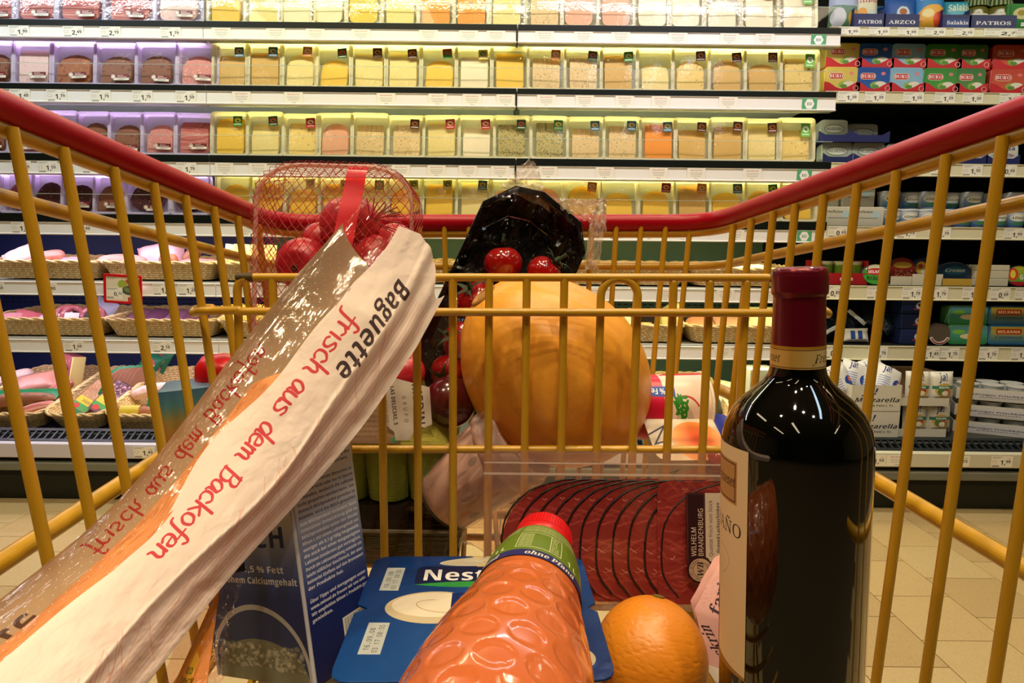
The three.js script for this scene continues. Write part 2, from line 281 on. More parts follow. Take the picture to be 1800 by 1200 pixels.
// ------------------------------------------------------------------ sliced cheese and meat packs
const sliceTex = (k, base, draw) => { const c = canvas(128, 128, (x, W, H) => { x.fillStyle = base; x.fillRect(0, 0, W, H); draw(x, W, H); }); return ctex(c); };
const dots = (x, W, H, n, cols, r0, r1) => { for (let i = 0; i < n; i++) { x.fillStyle = cols[i % cols.length]; x.beginPath(); x.ellipse(rnd() * W, rnd() * H, r0 + rnd() * (r1 - r0), r0 + rnd() * (r1 - r0), rnd() * 3, 0, 7); x.fill(); } };
const FOOD = {
  c: ['pale cream-yellow cheese slices', '#f0dc8e', (x, W, H) => dots(x, W, H, 14, ['rgba(200,165,80,.35)'], 1, 3)],
  y: ['bright yellow cheese slices', '#f4c945', (x, W, H) => dots(x, W, H, 10, ['rgba(220,165,40,.35)'], 1, 3)],
  o: ['deep orange cheese slices', '#f39b34', (x, W, H) => dots(x, W, H, 10, ['rgba(220,120,30,.35)'], 1, 3)],
  w: ['ivory cheese slices', '#f6e8c0', (x, W, H) => dots(x, W, H, 12, ['rgba(215,185,130,.3)'], 1, 3)],
  h: ['holed yellow cheese slices', '#efd27a', (x, W, H) => dots(x, W, H, 16, ['rgba(170,125,50,.6)', 'rgba(190,145,60,.6)'], 2, 6)],
  s: ['herb-speckled cheese slices', '#e3c68a', (x, W, H) => dots(x, W, H, 110, ['rgba(70,70,30,.7)', 'rgba(120,70,40,.6)'], 0.8, 2)],
  S: ['green herb-crusted cheese slices', '#b9ab6a', (x, W, H) => dots(x, W, H, 420, ['rgba(50,60,20,.7)', 'rgba(90,90,40,.6)', 'rgba(200,190,120,.6)'], 1, 2.6)],
  t: ['tan mature cheese slices', '#d8b05e', (x, W, H) => dots(x, W, H, 12, ['rgba(150,110,40,.35)'], 1, 3)],
  p: ['pinkish cheese slices', '#ecb088', (x, W, H) => dots(x, W, H, 40, ['rgba(190,90,60,.4)', 'rgba(250,220,190,.5)'], 1, 3)],
  ham: ['raw ham slices', '#c2675c', (x, W, H) => { for (let i = 0; i < 26; i++) { x.strokeStyle = i % 3 ? 'rgba(240,190,170,.55)' : 'rgba(120,30,30,.4)'; x.lineWidth = 1 + rnd() * 4; x.beginPath(); const y = rnd() * H; x.moveTo(0, y); x.bezierCurveTo(W * 0.3, y + 30 * rnd() - 15, W * 0.6, y + 40 * rnd() - 20, W, y + 30 * rnd() - 15); x.stroke(); } }],
  pale: ['pale poultry slices', '#f0cfc4', (x, W, H) => dots(x, W, H, 30, ['rgba(230,170,160,.4)'], 2, 6)],
  roast: ['roast pork with browned crust', '#a9663c', (x, W, H) => { dots(x, W, H, 60, ['rgba(90,40,20,.5)', 'rgba(200,140,80,.5)'], 2, 7); x.fillStyle = 'rgba(130,45,20,.7)'; x.fillRect(0, 0, W, 20); }],
  brown: ['brown roast slices', '#8e5a3c', (x, W, H) => dots(x, W, H, 40, ['rgba(60,30,20,.4)', 'rgba(180,120,90,.4)'], 2, 6)],
  pink: ['pink cooked sausage slices', '#dc9184', (x, W, H) => dots(x, W, H, 50, ['rgba(190,90,90,.5)', 'rgba(245,205,195,.5)', 'rgba(90,110,60,.35)'], 1, 4)],
  sal: ['light salami slices', '#a85058', (x, W, H) => dots(x, W, H, 240, ['rgba(240,215,210,.75)', 'rgba(110,30,35,.5)'], 1, 3)],
  dark: ['dark blood sausage slices', '#4a1c1a', (x, W, H) => dots(x, W, H, 120, ['rgba(150,90,80,.6)', 'rgba(20,5,5,.5)', 'rgba(220,190,180,.5)'], 1, 4)],
};
const foodMat = {}; for (const k in FOOD) foodMat[k] = mat('food_' + k, '#ffffff', 0.5, { map: sliceTex(k, FOOD[k][1], FOOD[k][2]) });
// stickers
const STK = { g: ['green', '#3f8a2a', '#f4e04a'], r: ['red', '#b3271e', '#f3d7a0'], b: ['blue-grey', '#3d6f86', '#e8c24a'], n: ['brown', '#5a3216', '#e08a2a'], o: ['orange', '#e0862a', '#fff0c0'], k: ['dark green', '#2c5a22', '#e5523a'], y: ['yellow', '#d8c24a', '#4a8a5a'], B: ['green organic', '#6fc04a', '#ffffff'], f: ['red and green', '#c8322a', '#4a9a3a'] };
const stkKeys = Object.keys(STK);
const stkTex = ctex(canvas(64 * stkKeys.length, 64, (x) => stkKeys.forEach((k, i) => {
  x.save(); x.translate(i * 64, 0); x.fillStyle = STK[k][1]; x.fillRect(0, 0, 64, 64); x.fillStyle = STK[k][2]; x.beginPath(); x.ellipse(32, 28, 21, 15, 0, 0, 7); x.fill();
  x.fillStyle = STK[k][1]; x.beginPath(); x.ellipse(34, 30, 12, 7, 0.4, 0, 7); x.fill(); x.fillStyle = 'rgba(255,255,255,.8)'; x.fillRect(8, 50, 48, 5); if (k === 'f') { x.fillStyle = '#2f8a2f'; x.fillRect(0, 40, 64, 24); } x.restore();
})));
const stkMat = mat('sticker_print', '#ffffff', 0.4, { map: stkTex });
const trayM = mat('pack_tray', '#fbf8dd', 0.8, { transmission: 0.5, thickness: 0 }), trayV = mat('pack_tray_meat', '#efe6f6', 0.75, { transmission: 0.5, thickness: 0 }), trayP = mat('pack_tray_pink', '#d98d86', 0.5, { transmission: 0.3, thickness: 0 });
const filmM = clearFilm('pack_film', 0xffffff, 0.0016, 0.05);
const PW = 0.134, PH = 0.158;
const trayGeo = (() => { const s = rrShape(PW, PH, 0.014); s.holes.push(rrShape(PW - 0.012, PH - 0.012, 0.010, THREE.Path)); const f = rrShape(PW + 0.006, PH + 0.006, 0.016); f.holes.push(rrShape(PW - 0.002, PH - 0.002, 0.012, THREE.Path)); return merge([ext(s, 0.026, 0, 3).translate(0, PH / 2, -0.026), ext(f, 0.0016, 0, 3).translate(0, PH / 2, 0), new THREE.ShapeGeometry(rrShape(PW, PH, 0.014), 3).translate(0, PH / 2, -0.0255)]); })();
const filmGeo = sheet(6, 6, (u, v) => V((u - 0.5) * PW, v * PH, 0.0012 + 0.004 * Math.sin(u * Math.PI) * Math.sin(v * Math.PI)));
function foodShape(kind, w, h) {
  if (kind === 'd') { const s = new THREE.Shape(); s.absellipse(0, 0, w / 2, h / 2, 0, Math.PI * 2, false, 0); return s; }
  if (kind === 'a') { const s = new THREE.Shape(), x = w / 2, y = h / 2; s.moveTo(-x + 0.006, -y); s.lineTo(x - 0.006, -y); s.quadraticCurveTo(x, -y, x, -y + 0.008); s.lineTo(x * 0.98, y * 0.25); s.bezierCurveTo(x * 0.95, y * 1.1, -x * 0.7, y * 1.15, -x * 0.96, y * 0.35); s.lineTo(-x, -y + 0.008); s.quadraticCurveTo(-x, -y, -x + 0.006, -y); return s; }
  return rrShape(w, h, kind === 'i' ? 0.02 : 0.006);
}
const normUV = (g, w, h) => { const p = g.attributes.position, uv = g.attributes.uv; for (let i = 0; i < p.count; i++) uv.setXY(i, p.getX(i) / w * 0.9 + 0.5, p.getY(i) / h * 0.9 + 0.5); return g; };
const sliceCache = {};
function slices(kind, w, h, step, n = 5) {
  const k = [kind, w.toFixed(3), h.toFixed(3), step.toFixed(3)].join();
  if (sliceCache[k]) return sliceCache[k];
  const list = []; for (let i = 0; i < n; i++) { const g = normUV(ext(foodShape(kind, w, h - step * (n - 1)), 0.0026, 0, 6), w, h); g.translate((i % 2 - 0.5) * 0.0016, h / 2 - step * (n - 1) / 2 + step * i, -0.006 - i * 0.0036); list.push(g); }
  return (sliceCache[k] = merge(list));
}
const labelTex = ctex(canvas(256, 96, (x) => { x.fillStyle = '#7a1f24'; x.fillRect(40, 8, 216, 50); x.fillStyle = '#f3ead8'; x.fillRect(40, 58, 216, 34); x.beginPath(); x.arc(36, 40, 32, 0, 7); x.fill(); x.strokeStyle = '#7a1f24'; x.lineWidth = 4; x.beginPath(); x.arc(36, 40, 24, 0, 7); x.stroke(); x.fillStyle = '#f3e6d0'; x.font = 'bold 18px sans-serif'; x.fillText('WILHELM', 92, 30); x.fillText('BRANDENBURG', 92, 50); x.fillStyle = '#555'; x.fillRect(96, 68, 120, 4); x.fillRect(96, 78, 90, 4); }));
const meatLabelM = mat('meat_label', '#ffffff', 0.4, { map: labelTex, alphaTest: 0.5 });
let packN = 0;
function pack(px, row, spec, pitch, label, group, meat) {
  const r = rowsL[row], [shape, food, stk] = spec, x = xAt(px, [20, 120, 242, 350][row], ZS + 0.02), w = pitch / FPX * 2.5 * 1.0, h = (row === 3 ? 0.148 : 0.156) * (1 + rr(-0.025, 0.025));
  const g = thing(meat ? 'sliced_meat_pack' : 'sliced_cheese_pack', label, meat ? 'meat pack' : 'cheese pack', V(x, r.top + 0.005, -ZS - 0.014), group);
  g.rotation.set(-0.14 + rr(-0.025, 0.02), rr(-0.05, 0.05), rr(-0.008, 0.008), 'YXZ');
  const sx = w / PW, sy = h / PH;
  const t = part('tray', trayGeo, meat ? trayV : trayM, g); t.scale.set(sx, sy, 1);
  const fw = shape === 'd' ? 0.80 : 0.72, fh = { d: 0.74, a: 0.72, i: 0.8 }[shape] ?? 0.78, st = meat ? 0.005 : [0.004, 0.007, 0.0095][packN++ % 3];
  const sl = part('slices', slices(shape, PW * fw, PH * (fh + (meat ? 0 : 0.06 * ((packN * 7) % 3 - 1))), st), foodMat[food], g); sl.scale.set(sx, sy, 1); sl.position.set(rr(-0.003, 0.003), 0.008, -0.001);
  if (stk && stk !== '-' && !meat) { const i = stkKeys.indexOf(stk), c = part('sticker', print(0.034, stk === 'B' ? 0.05 : 0.036, [i / stkKeys.length + 0.001, 0, 1 / stkKeys.length - 0.002, 1]), stkMat, g); c.position.set(w * 0.24, h * (stk === 'B' ? 0.72 : 0.79), 0.0068); c.rotation.z = rr(-0.1, 0.1); }
  if (meat) { const c = part('label', print(0.066, 0.025, [0, 0, 1, 1]), meatLabelM, g); c.position.set(w * 0.12, 0.02 + rr(0, 0.012), 0.0068); c.rotation.z = rr(-0.06, 0.06); }
  const f = part('film', filmGeo, filmM, g); f.scale.set(sx, sy, 1);
  return g;
}
const ORD = ['', 'first', 'second', 'third', 'fourth', 'fifth', 'sixth', 'seventh', 'eighth', 'ninth', 'tenth', 'eleventh', 'twelfth', 'thirteenth'];
const ROWN = ['top', 'second', 'third', 'fourth'];
const cheese = [
  [[398, 'r', 'y', 'b'], [463, 'r', 'c', '-'], [521, 'r', 'w', 'r'], [578, 'i', 'w', '-'], [640, 'i', 'y', 'b'], [703, 'r', 'c', 'b'], [767, 'r', 'o', '-'], [830, 'r', 'o', '-'], [890, 'r', 'c', '-'], [957, 'r', 's', '-'], [1019, 'i', 'p', '-'], [1083, 'i', 'p', '-'], [1147, 'i', 'w', '-'], [1207, 'i', 'w', '-'], [1269, 'a', 'w', '-'], [1337, 'r', 'w', 'o'], [1403, 'r', 'w', 'B']],
  [[405, 'r', 't', 'b'], [465, 'r', 't', 'b'], [525, 'a', 'c', 'o'], [586, 'a', 'y', 'k'], [648, 'r', 'c', 'n'], [709, 'r', 'c', 'n'], [771, 'a', 'y', 'f'], [833, 'r', 'w', 'y'], [896, 'r', 'y', '-'], [961, 'r', 's', 'o'], [1026, 'r', 's', 'k'], [1089, 'r', 't', 'g'], [1152, 'a', 'c', '-'], [1215, 'a', 'h', 'n'], [1279, 'a', 't', 'n'], [1343, 'a', 't', 'n'], [1407, 'r', 'h', 'B']],
  [[403, 'r', 'y', 'g'], [465, 'r', 'c', 'k'], [530, 'r', 'h', 'r'], [588, 'a', 'p', '-'], [650, 'r', 's', '-'], [713, 'r', 's', 'n'], [776, 'r', 'c', 'r'], [838, 'r', 'w', 'r'], [901, 'r', 'S', 'k'], [966, 'r', 'S', 'g'], [1030, 'r', 's', 'b'], [1094, 'r', 's', 'b'], [1157, 'r', 'o', 'b'], [1218, 'r', 't', 'n'], [1280, 'r', 't', 'n'], [1341, 'r', 'c', 'n'], [1400, 'r', 'h', 'B']],
  [[410, 'd', 'y', '-'], [470, 'd', 'y', '-'], [530, 'a', 'y', 'y'], [592, 'r', 'y', 'y'], [652, 'd', 'c', 'g'], [712, 'd', 'y', 'y'], [771, 'r', 'y', 'y'], [833, 'r', 'c', 'b'], [893, 'd', 'o', '-'], [958, 'd', 'p', '-'], [1025, 'd', 'y', 'o'], [1090, 'a', 'y', '-'], [1155, 'a', 'y', 'r'], [1218, 'r', 't', 'o'], [1281, 'd', 'y', 'b'], [1343, 'd', 'y', 'g'], [1405, 'a', 'y', 'o']]];
cheese.forEach((row, ri) => {
  const nl = row.filter((c) => c[0] < 907).length;
  row.forEach(([px, sh, f, st], i) => {
    const left = px < 907, k = left ? nl - i : i - nl + 1, side = left ? 'left' : 'right';
    const lab = `${FOOD[f][0].replace(' slices', '')} pack${st !== '-' ? ' with ' + STK[st][0] + ' sticker' : ''}, ${ORD[k]} ${side} of middle post, ${ROWN[ri]} shelf`;
    pack(px, ri, [sh, f, st], 62, lab, 'cheese packs on the ' + ROWN[ri] + ' shelf', false);
  });
});
const meats = [
  [[-8, 'i', 'ham', 75], [63, 'i', 'ham', 76], [141, 'i', 'ham', 80], [228, 'i', 'ham', 88], [314, 'i', 'pale', 80]],
  [[-12, 'a', 'brown', 62], [58, 'r', 'pale', 66], [128, 'a', 'roast', 76], [203, 'a', 'brown', 70], [274, 'a', 'brown', 68], [347, 'a', 'pink', 68]],
  [[-18, 'a', 'brown', 60], [46, 'a', 'pink', 60], [105, 'a', 'brown', 58], [163, 'd', 'brown', 56], [220, 'a', 'brown', 58], [279, 'a', 'pink', 60], [340, 'r', 'ham', 64]],
  [[-28, 'd', 'sal', 56], [30, 'd', 'sal', 56], [83, 'd', 'dark', 52], [136, 'a', 'dark', 54], [192, 'a', 'brown', 56], [260, 'd', 'dark', 74], [334, 'd', 'dark', 66]]];
meats.forEach((row, ri) => row.forEach(([px, sh, f, w], i) => pack(px, ri, [sh, f], w, `${FOOD[f][0]} pack, ${ORD[row.length - i]} meat pack left of the cheese, ${ROWN[ri]} shelf`, 'meat packs on the ' + ROWN[ri] + ' shelf', true)));

// ------------------------------------------------------------------ price tags
const PRICES = ['0,69', '0,73', '0,79', '0,89', '0,99', '1,15', '1,25', '1,28', '1,35', '1,39', '1,49', '1,59', '1,69', '1,79', '1,89', '1,99', '2,19', '2,49', '2,79', '3,49', '8,90', 'text', 'bio', 'BIG'];
const tagTex = ctex(canvas(2048, 450, (x) => PRICES.forEach((p, i) => {
  const ox = (i % 8) * 256, oy = Math.floor(i / 8) * 150, W = 256, H = 150; x.save(); x.translate(ox, oy); x.fillStyle = '#fbf8ea'; x.fillRect(0, 0, W, H); x.textAlign = 'left';
  if (p === 'text') { x.fillStyle = '#a33'; x.font = '24px sans-serif'; x.textAlign = 'center'; x.fillText('Käse Aufschnitt', 128, 34, 200); x.fillStyle = '#aaa'; for (let k = 0; k < 3; k++) x.fillRect(40 + k * 10, 56 + k * 20, 176 - k * 20, 5); x.fillStyle = '#888'; x.fillText('100 g', 128, 136); }
  else if (p === 'bio') { x.fillStyle = '#5fae7a'; x.fillRect(0, 0, W, H); x.fillStyle = '#fff'; x.beginPath(); for (let k = 0; k < 6; k++) x.lineTo(128 + 84 * Math.cos(k * Math.PI / 3), 75 + 68 * Math.sin(k * Math.PI / 3)); x.fill(); x.fillStyle = '#3f8a5a'; x.font = 'bold 48px sans-serif'; x.textAlign = 'center'; x.fillText('BIO', 128, 92); }
  else { x.fillStyle = '#999'; x.fillRect(12, 12, 120, 6); x.fillRect(12, 26, 90, 5); x.fillRect(190, 34, 40, 5); x.strokeStyle = '#aaa'; x.lineWidth = 3; x.strokeRect(18, 60, 44, 28);
    const [a, b] = (p === 'BIG' ? '2,79' : p).split(','); x.fillStyle = '#222'; x.font = 'bold 84px sans-serif'; x.textAlign = 'right'; x.fillText(a + ',', 178, 116); x.font = 'bold 54px sans-serif'; x.textAlign = 'left'; x.fillText(b, 172, 94, 70); x.fillStyle = '#333'; for (let k = 0; k < 26; k++) x.fillRect(12 + k * 3.4, 122, 1.2 + (k * 7) % 3 * 0.5, 22); }
  x.restore();
})));
const tagM = mat('price_tag_print', '#ffffff', 0.45, { map: tagTex }), paperM = mat('tag_paper', '#f8f5e6', 0.6);
const tagGeo = {};
function priceTag(px, r, Z, price, w, label, group) {
  const i = PRICES.indexOf(price), h = (r.yt - r.yb) * 0.86, key = price + w + h.toFixed(4);
  if (!tagGeo[key]) { const g = new THREE.BoxGeometry(w, h, 0.0008), uv = g.attributes.uv, c = [(i % 8) / 8 + 0.0004, Math.floor(i / 8) / 3 + 0.002, 1 / 8 - 0.0008, 1 / 3 - 0.004]; for (let k = 16; k < 20; k++) uv.setXY(k, c[0] + uv.getX(k) * c[2], 1 - c[1] - c[3] + uv.getY(k) * c[3]); tagGeo[key] = g; }
  const y = (r.yt + r.yb) / 2, p = at(px, 600, Z); p.x = at(px, 600 + 1, Z).x; const m = solo('price_tag', label, 'price tag', tagGeo[key], tagM, V(0, y, -Z + 0.0125), group);
  let lo = -4, hi = 4; const v = V(); for (let k = 0; k < 40; k++) { const mid = (lo + hi) / 2; v.set(mid, y, -Z).project(camera); if ((v.x + 1) * 900 > px) hi = mid; else lo = mid; }
  m.position.x = lo; m.rotation.x = 0.03; return m;
}
const tagRows = [
  ['A', [[38, '1,99'], [133, '2,49'], [198, '2,19'], [303, '1,79']]], ['B', [[40, '1,49'], [104, '1,79'], [181, '1,79'], [254, '1,79'], [330, '1,59']]],
  ['C', [[42, '1,59'], [88, '1,59'], [165, '0,79'], [331, '1,79']]], ['D', [[42, '1,49'], [148, '0,99']]], ['E', [[-4, '1,69'], [88, '8,90'], [289, '1,28'], [333, '1,28']]], ['F', [[5, '1,89'], [134, '1,69'], [288, '2,19']]]];
const RN = { A: 'top', B: 'second', C: 'third', D: 'fourth', E: 'upper basket', F: 'lower basket' };
for (const [n, list] of tagRows) list.forEach(([px, p], i) => priceTag(px, rowsL.find((r) => r.n === n), ZS, p, 0.074, `white price tag reading ${p.replace(',', '.')} on the ${RN[n]} meat rail, ${ORD[i + 1]} from its end`, 'price tags on the meat rails'));
const textRows = [
  ['A', [392, 487, 556, 636, 754, 824, 872, 957, 1025, 1090, 1190, 1280, 1342]], ['B', [427, 518, 680, 770, 830, 889, 960, 1027, 1097, 1160, 1278]],
  ['C', [397, 456, 518, 648, 706, 768, 823, 879, 963, 1062, 1156, 1222, 1320]], ['D', [434, 448 + 350, 1087, 1140, 1198, 1290]], ['E', [432, 1046, 1168, 1273, 1355]], ['F', [800, 1268]]];
for (const [n, list] of textRows) {
  const nl = list.filter((x) => x < 907).length;
  list.forEach((px, i) => { const left = px < 907, k = left ? nl - i : i - nl + 1; priceTag(px, rowsL.find((r) => r.n === n), ZS, px === 1087 ? '8,90' : 'text', 0.068, `${px === 1087 ? 'price tag reading 8.90' : 'small white tag'} on ${RN[n]} cheese rail, ${ORD[k]} ${left ? 'left' : 'right'} of middle post`, 'paper tags on the cheese rails'); });
}
[['A', 1436], ['B', 1420], ['C', 1411], ['D', 1411]].forEach(([n, px]) => priceTag(px, rowsL.find((r) => r.n === n), ZS + 0.0002, 'bio', 0.055, `green BIO hexagon tag at the dark-cabinet end of the ${RN[n]} cheese rail`, 'BIO tags'));
const tagR = [
  ['A', [[1490, '1,99'], [1542, '1,59'], [1592, '1,99'], [1640, '2,19'], [1690, '2,19'], [1760, 'BIG'], [1800, '2,19']]], ['B', [[1488, '1,39'], [1535, '1,39'], [1602, '1,39'], [1657, '1,39'], [1706, '1,39'], [1770, '2,19']]],
  ['C', [[1590, '1,35'], [1650, '1,35'], [1705, '1,35'], [1765, '0,99']]], ['D', [[1470, '0,69'], [1590, '1,79'], [1650, '1,79'], [1778, '1,99']]], ['E', [[1460, '0,89'], [1538, '1,99'], [1600, '1,79'], [1645, '1,79'], [1705, '1,99'], [1754, '0,69'], [1797, '1,99']]],
  ['F', [[1460, '0,99'], [1540, '1,79'], [1632, '1,49'], [1665, '1,79'], [1733, '1,79'], [1790, '1,79']]]];
const RD = { A: 'top', B: 'second', C: 'third', D: 'fourth', E: 'fifth', F: 'sixth' };
for (const [n, list] of tagR) list.forEach(([px, p], i) => priceTag(px, rowsR.find((r) => r.n === n), ZR, p, p === 'BIG' ? 0.15 : 0.078, `${p === 'BIG' ? 'large white' : 'white'} tag reading ${(p === 'BIG' ? '2,79' : p).replace(',', '.')}, ${ORD[i + 1]} on ${RD[n]} rail of the dark cabinet`, 'price tags on the dark cabinet'));
{ const r = { yt: yAt(779, ZD, 150), yb: yAt(802, ZD, 150) };
  [[258, '1,49'], [1534, '1,59'], [1572, 'text'], [1680, '1,15'], [1755, '1,99']].forEach(([px, p], i) => { const m = priceTag(px, r, ZD - 0.003, p, 0.075, `${p === 'text' ? 'blank-looking white tag' : 'price tag reading ' + p.replace(',', '.')} on the lowest rail, ${['beside the bread bag', 'nearest the wine bottle', 'second from the wine bottle', 'in front of the stacked cheese trays', 'beyond the stacked cheese trays'][i]}`); m.position.z += 0.004; }); }

// ------------------------------------------------------------------ wicker baskets and what lies in them
const wickTex = ctex(canvas(256, 64, (x, W, H) => {
  x.fillStyle = '#a5824a'; x.fillRect(0, 0, W, H);
  for (let j = 0; j < 8; j++) for (let i = 0; i < 16; i++) { const o = (j & 1) * 8; x.fillStyle = ['#edd29a', '#e6c688', '#f3dcae', '#dcb878'][(i * 3 + j * 5) % 4]; x.beginPath(); x.roundRect(i * 16 + o - 7, j * 8 + 1, 15, 6.4, 3); x.fill(); }
}), [8, 1]);
const wickM = mat('wicker', '#ffffff', 0.7, { map: wickTex }), wickRim = mat('wicker_rim', '#e8cb92', 0.65, { bumpMap: dtex(64, (u, v) => 0.5 + 0.5 * Math.sin((u * 30 + v) * 6.283), [6, 1]), bumpScale: 0.002 });
function ringPts(w, d, r, y, n = 6) { const q = []; for (let k = 0; k < 4; k++) for (let i = 0; i <= n; i++) { const t = (k + i / n) * Math.PI / 2; q.push(V([1, -1, -1, 1][k] * (w / 2 - r) + r * Math.cos(t), y, [1, 1, -1, -1][k] * (d / 2 - r) + r * Math.sin(t))); } return q; }
const basketCache = {};
function basketGeo(w, d, h) {
  const k = w.toFixed(2) + d + h; if (basketCache[k]) return basketCache[k];
  const shell = (o) => { const lo = new THREE.CatmullRomCurve3(ringPts(w - 0.05 - o, d - 0.05 - o, 0.04, 0), true), hi = new THREE.CatmullRomCurve3(ringPts(w - o, d - o, 0.045, 0), true), N = 168; const A = lo.getSpacedPoints(N), B = hi.getSpacedPoints(N);
    return sheet(N, 8, (u, v) => { const i = Math.round(u * N), p = A[i].clone().lerp(B[i], v); p.y = v * h; const n = V(p.x, 0, p.z).normalize(), j = Math.round(v * 8); return p.addScaledVector(n, ((i >> 1) + j) & 1 ? 0.0016 : -0.0012); }); };
  const uvs = shell(0); const base = ext(rrShape(w - 0.056, d - 0.056, 0.04), 0.004).rotateX(-Math.PI / 2);
  const rim = [0, 1].map((t) => { const c = new THREE.CatmullRomCurve3(new THREE.CatmullRomCurve3(ringPts(w, d, 0.045, h), true).getSpacedPoints(120).map((p, i) => { const n = V(p.x, 0, p.z).normalize(), a = i * 0.9 + t * Math.PI; return p.addScaledVector(n, 0.0035 * Math.cos(a)).add(V(0, 0.0035 * Math.sin(a), 0)); }), true); return new THREE.TubeGeometry(c, 240, 0.0048, 6, true); });
  return (basketCache[k] = [merge([uvs, shell(0.008)]), base, merge(rim)]);
}
function basket(x0, x1, y, Zf, d, h, tilt, label, group) {   // x0..x1 in metres, front rim at distance Zf
  const g = thing('wicker_basket', label, 'basket', V((x0 + x1) / 2, y, -Zf - d / 2), group), w = x1 - x0 - 0.006;
  g.position.y += Math.sin(tilt) * (d - 0.05) / 2 + 0.004; g.rotation.x = tilt;
  const [a, b, c] = basketGeo(Math.round(w * 50) / 50, d, h), s = w / (Math.round(w * 50) / 50);
  for (const [n, q, m] of [['body', a, wickM], ['bottom', b, wickM], ['rim', c, wickRim]]) part(n, q, m, g).scale.x = s;
  return g;
}
// packets: a pillow of film with crimped ends; blocks; sausages
const pillow = (w, h, t, n = 10) => merge([1, -1].map((s) => sheet(n, n, (u, v) => { const a = Math.pow(Math.max(0, 1 - Math.pow(Math.abs(u * 2 - 1), 3.2)), 0.6) * Math.pow(Math.max(0, 1 - Math.pow(Math.abs(v * 2 - 1), 5)), 0.6); return V((u - 0.5) * w * (1 - 0.05 * Math.sin(v * Math.PI)), (v - 0.5) * h, s * (t / 2 * a + 0.0006) + 0.0016 * Math.sin(u * 23 + v * 9)); })));
function sausageGeo(len, r, bend = 0.1) { const c = new THREE.QuadraticBezierCurve3(V(-len / 2, 0, 0), V(0, len * bend, 0), V(len / 2, 0, 0)), n = 20, g = new THREE.TubeGeometry(c, n, r, 12, false), p = g.attributes.position, q = V(), cc = V(); for (let i = 0; i <= n; i++) { c.getPointAt(i / n, cc); const k = Math.pow(Math.max(0.0008, 1 - Math.pow(Math.abs(i / n * 2 - 1), 5)), 0.5); for (let j = 0; j <= 12; j++) { q.fromBufferAttribute(p, i * 13 + j).sub(cc).multiplyScalar(k).add(cc); p.setXYZ(i * 13 + j, q.x, q.y, q.z); } } g.computeVertexNormals(); return g; }
// printed atlas for packaging: every cell 256 x 192
const AT = { cols: 8, rows: 8, n: 0, draws: [], id: {} };
function cell(key, draw) { if (!(key in AT.id)) { AT.id[key] = AT.n++; AT.draws.push(draw); } const i = AT.id[key]; return [(i % AT.cols) / AT.cols + 0.001, Math.floor(i / AT.cols) / AT.rows + 0.001, 1 / AT.cols - 0.002, 1 / AT.rows - 0.002]; }
const atlasC = document.createElement('canvas'); atlasC.width = 2048; atlasC.height = 1536;
const printM = new THREE.MeshPhysicalMaterial({ roughness: 0.4, side: THREE.DoubleSide }); printM.name = 'packaging_print';
function finishAtlas() { const x = atlasC.getContext('2d'); AT.draws.forEach((d, i) => { x.save(); x.beginPath(); x.rect((i % 8) * 256, Math.floor(i / 8) * 192, 256, 192); x.clip(); x.translate((i % 8) * 256, Math.floor(i / 8) * 192); x.textAlign = 'center'; d(x, 256, 192); x.restore(); }); printM.map = ctex(atlasC); }
const bg = (x, a, b) => { const g = x.createLinearGradient(0, 0, 0, 192); g.addColorStop(0, a); g.addColorStop(1, b || a); x.fillStyle = g; x.fillRect(0, 0, 256, 192); };
const oval = (x, cx, cy, rx, ry, f) => { x.fillStyle = f; x.beginPath(); x.ellipse(cx, cy, rx, ry, 0, 0, 7); x.fill(); };
const txt = (x, s, cx, cy, size, f, style = 'bold', fam = 'sans-serif', mw) => { x.fillStyle = f; x.font = `${style} ${size}px ${fam}`; x.fillText(s, cx, cy, mw); };
// uv of a pillow or a block's front and back from one cell
function cellUV(g, c) { const uv = g.attributes.uv; for (let i = 0; i < uv.count; i++) uv.setXY(i, c[0] + clamp(uv.getX(i), 0, 1) * c[2], 1 - c[1] - c[3] + clamp(uv.getY(i), 0, 1) * c[3]); return g; }

const gloss = (k, c, r = 0.3) => mat('gloss_' + k, c, r, { bumpMap: crinkle, bumpScale: 0.0015 });
const ztop = (r) => r.top + 0.0015;
// --- the two basket shelves of the lit cabinets
const RE = rowsL[4], RF = rowsL[5], EY = ztop(RE), FY = ztop(RF);
const bx = (a, b, Z, row) => [xAt(a, row, Z) , xAt(b, row, Z)];
const basketSpec = [
  ['E', -42, 171, 'before the blue panel, beside the red offer sign'], ['E', 172, 373, 'directly above the red offer sign'], ['E', 375, 586, 'holding upright yellow packets beside the plum punnet'], ['E', 588, 790, 'behind the bread bag'], ['E', 792, 884, 'behind the tomato tray, narrow'], ['E', 914, 1214, 'wide, between melon and hooped wire'], ['E', 1216, 1410, 'holding white flat packs beside the bottle neck'],
  ['F', -40, 177, 'holding salami rounds with loop strings'], ['F', 179, 377, 'holding flat violet packs'], ['F', 378, 590, 'holding yellow cheese beside the bread bag'], ['F', 592, 884, 'hidden mostly behind the bread bag'], ['F', 914, 1208, 'holding black-wrapped cheese wedges'], ['F', 1209, 1410, 'holding orange and green cheese packs']];
for (const [row, a, b, d] of basketSpec) { const y = row === 'E' ? EY : FY, py = row === 'E' ? 485 : 590; const [x0, x1] = bx(a, b, ZS + 0.02, py); basket(x0, x1, y, ZS + 0.02, 0.4, 0.066, 0.05, `light wicker basket on the ${row === 'E' ? 'upper' : 'lower'} basket shelf, ${d}`.replace(' on the upper basket shelf', ', upper basket shelf').replace(' on the lower basket shelf', ', lower basket shelf'), 'wicker baskets'); }
const deckTilt = 0.24, DB = 2.32;
